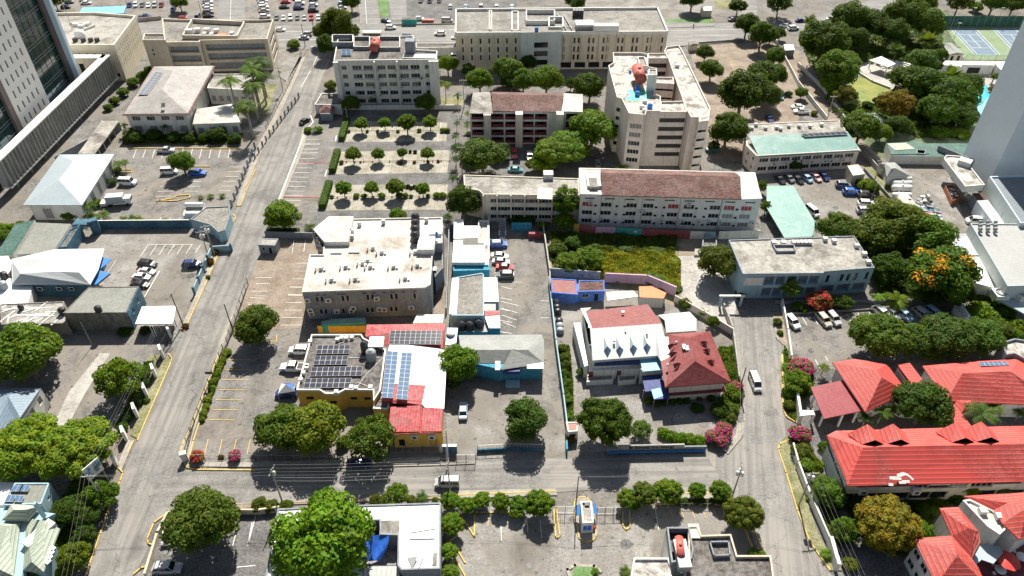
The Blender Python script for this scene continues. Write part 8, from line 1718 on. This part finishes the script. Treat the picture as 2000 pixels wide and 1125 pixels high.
b.box(c0+Vector((0,0,1.0)),(4.6,2.3,2.2),'roof_metal_white',a_);b.build('cargo_box',tk)
b=MB();b.box(c0+M@Vector((3.3,0,.6)),(1.7,2.1,1.9),'white_metal',a_);b.build('cab',tk);b=MB();b.box(c0+M@Vector((4.16,0,1.5)),(.04,1.8,.75),'glass_car',a_);b.build('windscreen',tk)
b=MB();b.box(c0+M@Vector((-3.2,0,.5)),(1.6,2.2,.9),'white_metal',a_);b.build('tail_lift',tk);b=MB();b.box(c0+M@Vector((.3,0,.55)),(6.6,1.0,.35),'car_black',a_);b.build('chassis',tk)
for x in(3.1,-1.6):
 for s in(-1,1):b=MB();q=c0+M@Vector((x,s*1.0,.48));v=M@Vector((0,.15,0));b.tube(q-v,q+v,.48,.48,'tyre',14,True,False);b.build('wheel',tk)
g='cars parked in the concrete lot of the blue compound'
car(1078,882,-8,'suv','black','black car, topmost of the four side by side in the concrete lot',g);car(1070,935,-8,'sedan','silver','silver sedan, second of the four side by side in the concrete lot',g);car(1032,975,-6,'sedan','white','white sedan, third of the four side by side in the concrete lot',g);car(1022,1030,-8,'sedan','black','black sedan, lowest of the four side by side in the concrete lot',g)
car(1405,885,3,'suv','navy','dark blue SUV alone near the pale blue wall')
tile(1,0)
car(355,885,65,'sedan','black','black sedan driving on the left street');
tile(1,1)
def carz(x,y,*a,**k):
 global OX,OY,OS
 s=(OX,OY,OS);OX,OY,OS=0,0,1.0;r=car(x,y,*a,**k);OX,OY,OS=s;return r
g='cars parked in the narrow car park'
carz(973,477,2,'suv','blue','bright blue car below the outdoor stair',g);carz(976,499,-8,'sedan','white','white sedan, upper of the two white ones in the narrow car park',g);carz(978,510,-5,'sedan','silver','whitish silver sedan just above the red car',g);carz(986,521,-5,'sedan','red','red car in the narrow car park',g);carz(986,537,180,'suv','grey','dark grey car, lowest in the narrow car park',g)
tile(1,2)
car(318,465,178,'suv','white','white SUV beside the solar roofed yellow building');car(275,590,178,'pickup','white','white double cab pickup beside the solar roofed yellow building',s=1.1)
car(225,780,180,'suv','navy','dark car under the blue and white tent');
tn=root('tent',p(230,770),'small blue and white pop-up tent over a parked car','tent')
zt=2.4;A=[p(160,785,zt),p(285,765,zt),p(270,705,zt),p(185,708,zt)];top=centroid(A)+Vector((0,0,1.1));b=MB()
for i in range(4):b.poly([A[i],A[(i+1)%4],top],('tower_smooth_light','wall_royal','awning_navy','plaster_white')[i])
b.build('canopy',tn)
for q in A:b=MB();b.tube(V2(q),q,.04,.04,'steel',5);b.build('leg',tn)
car(1517,905,92,'sedan','lightblue','light blue sedan parked in tree shade in the cyan house lot')
tile(1,3)
car(752,295,2,'sedan','navy','dark blue car in the shade under the fine leaved tree');car(1400,440,180,'van','silver','silver and white van driving on the cross street',s=.95)
tile(0,3)
car(1245,805,-88,'van','white','white van parked beside the olive tree at the bottom left',s=1.0);car(1225,1065,2,'suv','silver','silver SUV at the bottom left car park edge')
tile(2,2);car(1780,700,-88,'van','white','white van driving down the right street',s=.98)
tile(3,2)
g='cars parked under the framed offices'
for X,Y,a,k,c,lb in((178,255,-72,'suv','white','white car at the left end of the right car park'),(408,240,-75,'suv','beige','beige SUV in the right car park below the crimson tree'),(478,230,-75,'suv','silver','silver SUV next to the beige one below the crimson tree'),(832,190,-62,'suv','white','white car, first from the left under the yellow coconut palm'),(912,190,-65,'sedan','silver','silver sedan, second under the yellow coconut palm'),(995,205,-62,'suv','lightblue','light blue car, third under the yellow coconut palm'),(1128,200,-68,'suv','silver','grey-silver car right of the yellow coconut palm'),(1212,190,-65,'suv','lightblue','pale blue car, last in the row near the plant container')):
 car(X,Y,a,k,c,lb,g)
tile(3,1)
g='cars parked before the teal roofed block'
for k,(X,Y,c)in enumerate(((85,260,'black'),(155,255,'grey'),(218,260,'black'),(288,255,'lightblue'),(348,245,'pink'),(408,240,'navy'))):
 car(X,Y,-68,'hatch' if k%2 else 'sedan',c,('first','second','third','fourth','fifth','sixth')[k]+' car from the left in the shaded row before the teal roofed block, '+{'black':'black','grey':'dark grey','lightblue':'pale blue','pink':'pinkish','navy':'dark blue'}[c],g)
for X,Y,a,k,c,lb in((555,305,-8,'suv','grey','dark grey car at the beige hut corner'),(607,355,-5,'suv','blue','bright blue car below the dark grey one in the tan car park'),(715,375,-5,'suv','black','black car at the right edge of the tan car park'),(720,440,-4,'suv','white','white SUV in the tan car park, upper of two'),(712,492,-4,'suv','silver','silver SUV in the tan car park, lower of two'),(775,540,5,'sedan','white','white car by the grove in the tan car park'),(560,555,170,'sedan','red','red car half hidden behind the round bright tree'),(325,500,-70,'van','white','white van beside the teal carport'),(1520,570,170,'van','white','white van behind the ribbed warehouse')):car(X,Y,a,k,c,lb)
tile(2,1)
g='cars in the yard of the pink flats'
for X,Y,a,k,c,lb in((15,75,-85,'suv','red','red and white car in the pink flats yard'),(-30,80,-85,'sedan','white','white car left of the red one in the pink flats yard'),(130,95,-85,'suv','silver','silver SUV in the pink flats yard'),(185,92,-85,'suv','white','white SUV right of the silver one in the pink flats yard'),(25,190,-3,'sedan','teal','dark teal car turning in the pink flats yard'),(628,145,90,'sedan','grey','grey car between the bright tree and the white tower')):car(X,Y,a,k,c,lb,g)
tile(2,0);car(1470,1090,10,'sedan','green','dark green car beneath the trees at the white tower')
tile(3,0)
car(245,815,175,'pickup','white','white boxy pickup by the service lane, lower one');car(220,780,175,'sedan','white','white car by the service lane, behind the boxy pickup');car(88,705,-85,'hatch','lightblue','pale blue car under the trees by the service lane');car(10,865,-85,'sedan','navy','dark blue car behind the teal roofed block')
car(125,185,170,'sedan','white','white car on the far road right of the junction, left',far=True);car(185,205,10,'suv','white','white car on the far road right of the junction, right',far=True);car(240,148,5,'sedan','navy','dark blue car on the far road near the shaggy palm',far=True);car(465,135,5,'sedan','white','white car on the far road behind the huge dark tree',far=True)
tile(1,0)
for X,Y,a,k,c,lb in((985,200,0,'suv','white','white SUV on the far main road near the median wall'),(1348,245,180,'suv','white','white SUV on the far main road before the cream offices'),(1110,268,0,'suv','navy','dark blue car on the far main road behind the apartments'),(1470,272,180,'sedan','white','white car at the corner of the cream offices'),(175,215,0,'sedan','white','white car on the far road beside the strip window office'),(350,275,180,'sedan','silver','silver car turning at the far street corner'),(370,250,180,'suv','silver','silver car behind the turning one at the far corner'),(950,150,-30,'sedan','navy','dark blue car at the end of the grass strip'),(1400,150-0,0,'van','silver','silver van in the yard above the far main road'),(1195,135,0,'hatch','white','white hatchback in the yard above the far main road')):
 car(X,Y,a,k,c,lb,far=True)
bu=root('bus',p(855,275),'white-topped minibus on the far main road behind the apartments','bus');b=MB();b.box(p(855,280),(7.6,2.3,2.7),'white_metal',0,'roof_white');b.build('body',bu);b=MB();b.box(p(855,280)+Vector((0,-1.16,1.4)),(6.8,.05,.8),'glass_car');b.build('side_window',bu)
for x in(-2.5,2.5):b=MB();q=p(855,280)+Vector((x,-1.1,.45));b.tube(q,q+Vector((0,.2,0)),.45,.45,'tyre',12,True,False);b.build('wheel',bu)
ct=root('container',p(1125,170),'dark teal container standing above the far main road','container');b=MB();b.box(p(1125,178),(6,2.4,2.4),'wall_teal',0,'roof_dark');b.build('shell',ct)
b=MB();b.box(p(1260,160),(5,1.5,1.0),'tank_red');solo(b,'stack','reddish stack of goods above the far main road','stack')
g='white vans at the cream offices'
for Y in(380,418):car(1450,Y,180,'van','white',('upper' if Y==380 else 'lower')+' white van squeezed between the covered entrance and the cream offices',g,far=True)
def lot(pts,ang,cols,lab,kinds=('sedan','suv','hatch')):
 n=len(cols.split());(x0,y0),(x1,y1)=pts
 for i,c in enumerate(cols.split()):
  t=i/max(1,n-1);carz(x0+(x1-x0)*t,y0+(y1-y0)*t,ang,kinds[(i*7+n)%3],c,'%s car, %s %s'%({'lightblue':'pale blue','navy':'dark blue'}.get(c,c),('first','second','third','fourth','fifth','sixth','seventh','eighth','ninth','tenth','eleventh','twelfth')[i],lab),'cars in the far car parks',True)
lot(((540,34),(635,34)),-78,'grey white white grey silver red white green','from the left in the front row behind the strip window office')
lot(((555,13),(612,17)),5,'black navy navy','from the left in the second far row of the front lot');lot(((558,3),(612,9)),5,'red white white','from the left in the third far row of the front lot')
lot(((552,-6),(612,-2)),5,'white beige silver','from the left in the fourth far row of the front lot');lot(((612,20),(612,24)),5,'black','alone at the right end of the front lot')
lot(((660,34),(672,1)),8,'blue white white silver lightblue white','from the front in the column beside the dark tree')
lot(((517,32),(512,-4)),15,'white black beige white white silver white','from the front in the column by the verge of the far street')
lot(((407,30),(405,-3)),8,'black grey white white white silver','from the front in the column left of the far street')
lot(((253,9),(315,9)),-78,'navy white grey white silver maroon','from the left in the row behind the blue canopy')
lot(((128,13),(168,5)),5,'black white','from the left beside the top left scrubby tree');lot(((135,3),(165,-1)),5,'grey white','from the left in the rear row beside the scrubby tree')
carz(283,32,5,'pickup','navy','dark blue pickup on the corner lawn by the blue canopy',far=True);carz(357,35,5,'hatch','red','red hatchback behind the strip window office',far=True);carz(386,34,-85,'van','grey','dark and white van beside the far pole',far=True);carz(338,18,-85,'hatch','navy','blue car in the tree shade of the far lot',far=True)
lot(((880,12),(1000,12)),88,'white lightblue silver white lightblue','from the left in the shaded lot behind the cream offices');lot(((822,0),(858,0)),88,'grey silver silver','from the left in the rear shaded lot')
carz(1432,37,20,'sedan','grey','dark car under the neat round tree by the far junction',far=True)
PT={}
def pole(key,X,Y,h,label,arm=True,m='wood_pole',pots=0,rz=0.0,r=.16):
 q=p(X,Y,h);base=Vector((q.x,q.y,0));rt=root('utility_pole',base,label,'utility pole');b=MB();b.tube(base,q,r,r*.65,m,8);b.build('pole',rt)
 d=Vector((math.cos(rz),math.sin(rz),0))
 if arm:
  b=MB();b.box(q+Vector((0,0,-.5)),(2.4,.12,.14),'pole_grey',rz);ca=b.build('crossarm',rt)
  for t in(-1.1,-.4,.4,1.1):b=MB();b.lathe(q+d*t+Vector((0,0,-.36)),[(.05,0),(.09,.1),(.05,.25),(.001,.27)],'white_metal',6);b.build('insulator',ca)
 for k in range(pots):a=rz+2.1*k;c=q+Vector((.45*math.cos(a),.45*math.sin(a),-2.2));b=MB();b.lathe(c,[(.001,0),(.28,.03),(.28,.9),(.2,1.0),(.001,1.02)],'ac_body',10);b.build('transformer',rt)
 PT[key]=(q,d);return rt
def wire(a,b_,n,label,sag=.5,r=.014,low=0.0):
 (A,da),(B,db)=PT[a],PT[b_]
 for k in range(n):
  t=(-1.1,-.4,.4,1.1)[k]if n>1 else 0;P0=A+da*t+Vector((0,0,-.1-low));P1=B+db*t*(1 if da.dot(db)>0 else-1)+Vector((0,0,-.1-low));m=MB();last=P0
  for i in range(1,13):u=i/12;q=P0.lerp(P1,u)-Vector((0,0,sag*4*u*(1-u)));m.tube(last,q,r,r,'wire_grey',4,False,False);last=q
  o=bpy.data.objects.new('power_line',m.mesh('power_line',P0));col.objects.link(o);o.location=P0
  tag(o,label if n==1 else '%s, strand %s'%(label,('one','two','three','four')[k]),'power line','overhead power lines')
tile(0,3);pole('a',640,385,9.5,'utility pole with crossarm at the billboard beside the left street',m='pole_grey',rz=.1)
pole('a2',700,440,6.5,'shorter pole with bracket lamp beside the billboard pole',False,'pole_grey')
tile(1,3);pole('b',110,345,9.5,'grey utility pole on the cross street before the hedge',m='pole_grey',rz=1.4,pots=1);pole('c',1403,300,9.5,'tall pole beside the silver van on the cross street',m='pole_grey',rz=1.5)
pole('c2',1390,60,9.0,'pole at the gate of the cyan house lot',m='pole_grey',rz=1.5)
tile(2,3);pole('d',488,395,9.0,'thin dark pole rising behind the guard kiosk',False,'dark_metal',r=.12);pole('e',1685,325,9.5,'utility pole with transformers at the street corner by the big clipped tree',pots=3,m='pole_grey',rz=1.3)
tile(3,3);pole('f',330,365,10.0,'right power pole with white crossarm on the grass verge',pots=2,m='pole_grey',rz=.1)
PT['g']=(p(700,1200,8.5),Vector((1,0,0)))
tile(0,2);pole('h',1250,50,9.5,'dark leaning looking utility pole by the white carport',rz=1.2);pole('i',1640,125,8.5,'short dark pole at the brown brick car park fence',False)
pole('l',590,262,7.0,'slim lamp post in the shaded grey yard',False,'pole_grey',r=.07)
pole('l2',1530,625,3.4,'street sign post with small dark board by the pavement',False,'steel',r=.06);b=MB();b.box(p(1530,640,3.0),(1.4,.1,.7),'dark_metal');solo(b,'sign_board','small dark sign board on the post by the yellow-lined car park','sign')
tile(0,1);pole('j',1500,600,9.5,'utility pole with three grey transformers at the gatehouse',pots=3,m='pole_grey',rz=.3);pole('j2',1465,640,8.0,'second transformer pole at the gatehouse corner',pots=3,m='pole_grey',rz=.2);pole('l3',1115,335,4.5,'lamp post in the upper left car park',False,'steel',r=.06)
tile(1,0);pole('k',160,490,9.0,'utility pole with insulators at the street wall by the villa palms',pots=2,m='pole_grey');pole('m',330,175,9.0,'dark utility pole at the far street corner');pole('m2',395,60,9.0,'bent dark pole behind the far corner',False)
pole('l4',655,780,5.5,'white lamp post at the top box hedge',False,'white_metal',r=.06);pole('l5',742,668,7,'thin lamp post in front of the grey-white apartments',False,'white_metal',r=.06);pole('l6',402,685,6,'lamp post by the entrance lodge',False,'steel',r=.06);pole('n',1515,580,10,'tall pole between the car park and the pink flats',m='pole_grey')
tile(1,1);pole('l7',272,490,8,'white lamp post in front of the wide corner tree',False,'white_metal',r=.07);pole('n2',1500,20,10,'tall pole at the corner of the lower long flats',m='pole_grey',rz=.1)
tile(3,0);pole('o',485,700,9,'concrete power pole by the shaded service lane',m='pole_grey',rz=0);pole('q',1380,95,8,'floodlight pole at the left end of the green tennis screen',False,'steel',r=.09)
tile(3,1);pole('r',835,120,9,'utility pole between the tan car park and the storage yard',rz=.1,m='pole_grey');pole('r2',800,300,8,'second pole by the low car park wall',False)
tile(0,0);pole('s',1450,5,9,'dark pole beside the far car park row')
tile(2,2);pole('t',1715,590,7,'dark double pole at the wall by the white van',False)
tile(2,1);
wire('a','h',3,'power line along the left street from billboard to carport',.8);wire('h','j',3,'power line from the carport pole to the gatehouse',.8);wire('j','k',3,'power line from the gatehouse up the left street',.8)
PT['z1']=(G(120,1190,8.5),Vector((1,.1,0)));wire('a','z1',3,'power line running out at the bottom left',.4);wire('a','b',3,'power line over the left crossing',.5);wire('b','c',4,'power line along the cross street in front of the olive trees',.5);wire('b','c',2,'low cable along the cross street',.7,.028,1.6)
wire('c','d',2,'power line from the van pole to the kiosk pole',.5);wire('d','e',2,'power line from the kiosk pole to the corner pole',.5);wire('c','c2',3,'short power line across the street at the cyan lot',.3);wire('e','t',2,'power line up the right street',.5)
wire('f','g',4,'power line running down over the white boundary wall',.4);wire('f','g',2,'low cable over the white boundary wall',.7,.028,1.8);wire('e','f',2,'power line crossing the right street',.6);wire('k','m',2,'power line up to the far corner',.7);wire('n','n2',3,'power line between the tall poles',.5);wire('j','i',1,'single cable across the left street',.6);wire('o','r',2,'power line beside the teal roofed block',.6)
def person(X,Y,label,shirt='dark_metal',s=1.0):
 q=p(X,Y,0);rt=root('person',q,label,'person');b=MB();t=Vector
 for sd in(-1,1):
  b.tube(q+t((sd*.1,sd*.12,0)),q+t((sd*.1,sd*.04,.45)),.05,.075,'tower_brown',7);b.tube(q+t((sd*.1,sd*.04,.45)),q+t((sd*.09,0,.9)),.075,.1,'dark_metal',7)
  b.tube(q+t((sd*.22,0,1.42)),q+t((sd*.27,sd*.05,1.12)),.055,.045,shirt,6);b.tube(q+t((sd*.27,sd*.05,1.12)),q+t((sd*.26,-sd*.1,.86)),.04,.035,'tower_brown',6)
 b.lathe(q,[(.13,.86),(.17,.95),(.15,1.1),(.2,1.38),(.17,1.46),(.06,1.5),(.055,1.56)],shirt,10);b.lathe(q,[(.055,1.54),(.09,1.6),(.1,1.68),(.085,1.76),(.001,1.8)],'tower_brown',10);b.build('body',rt)
tile(2,0);person(1328,205,'person in dark clothes walking along the far lawn pavement')
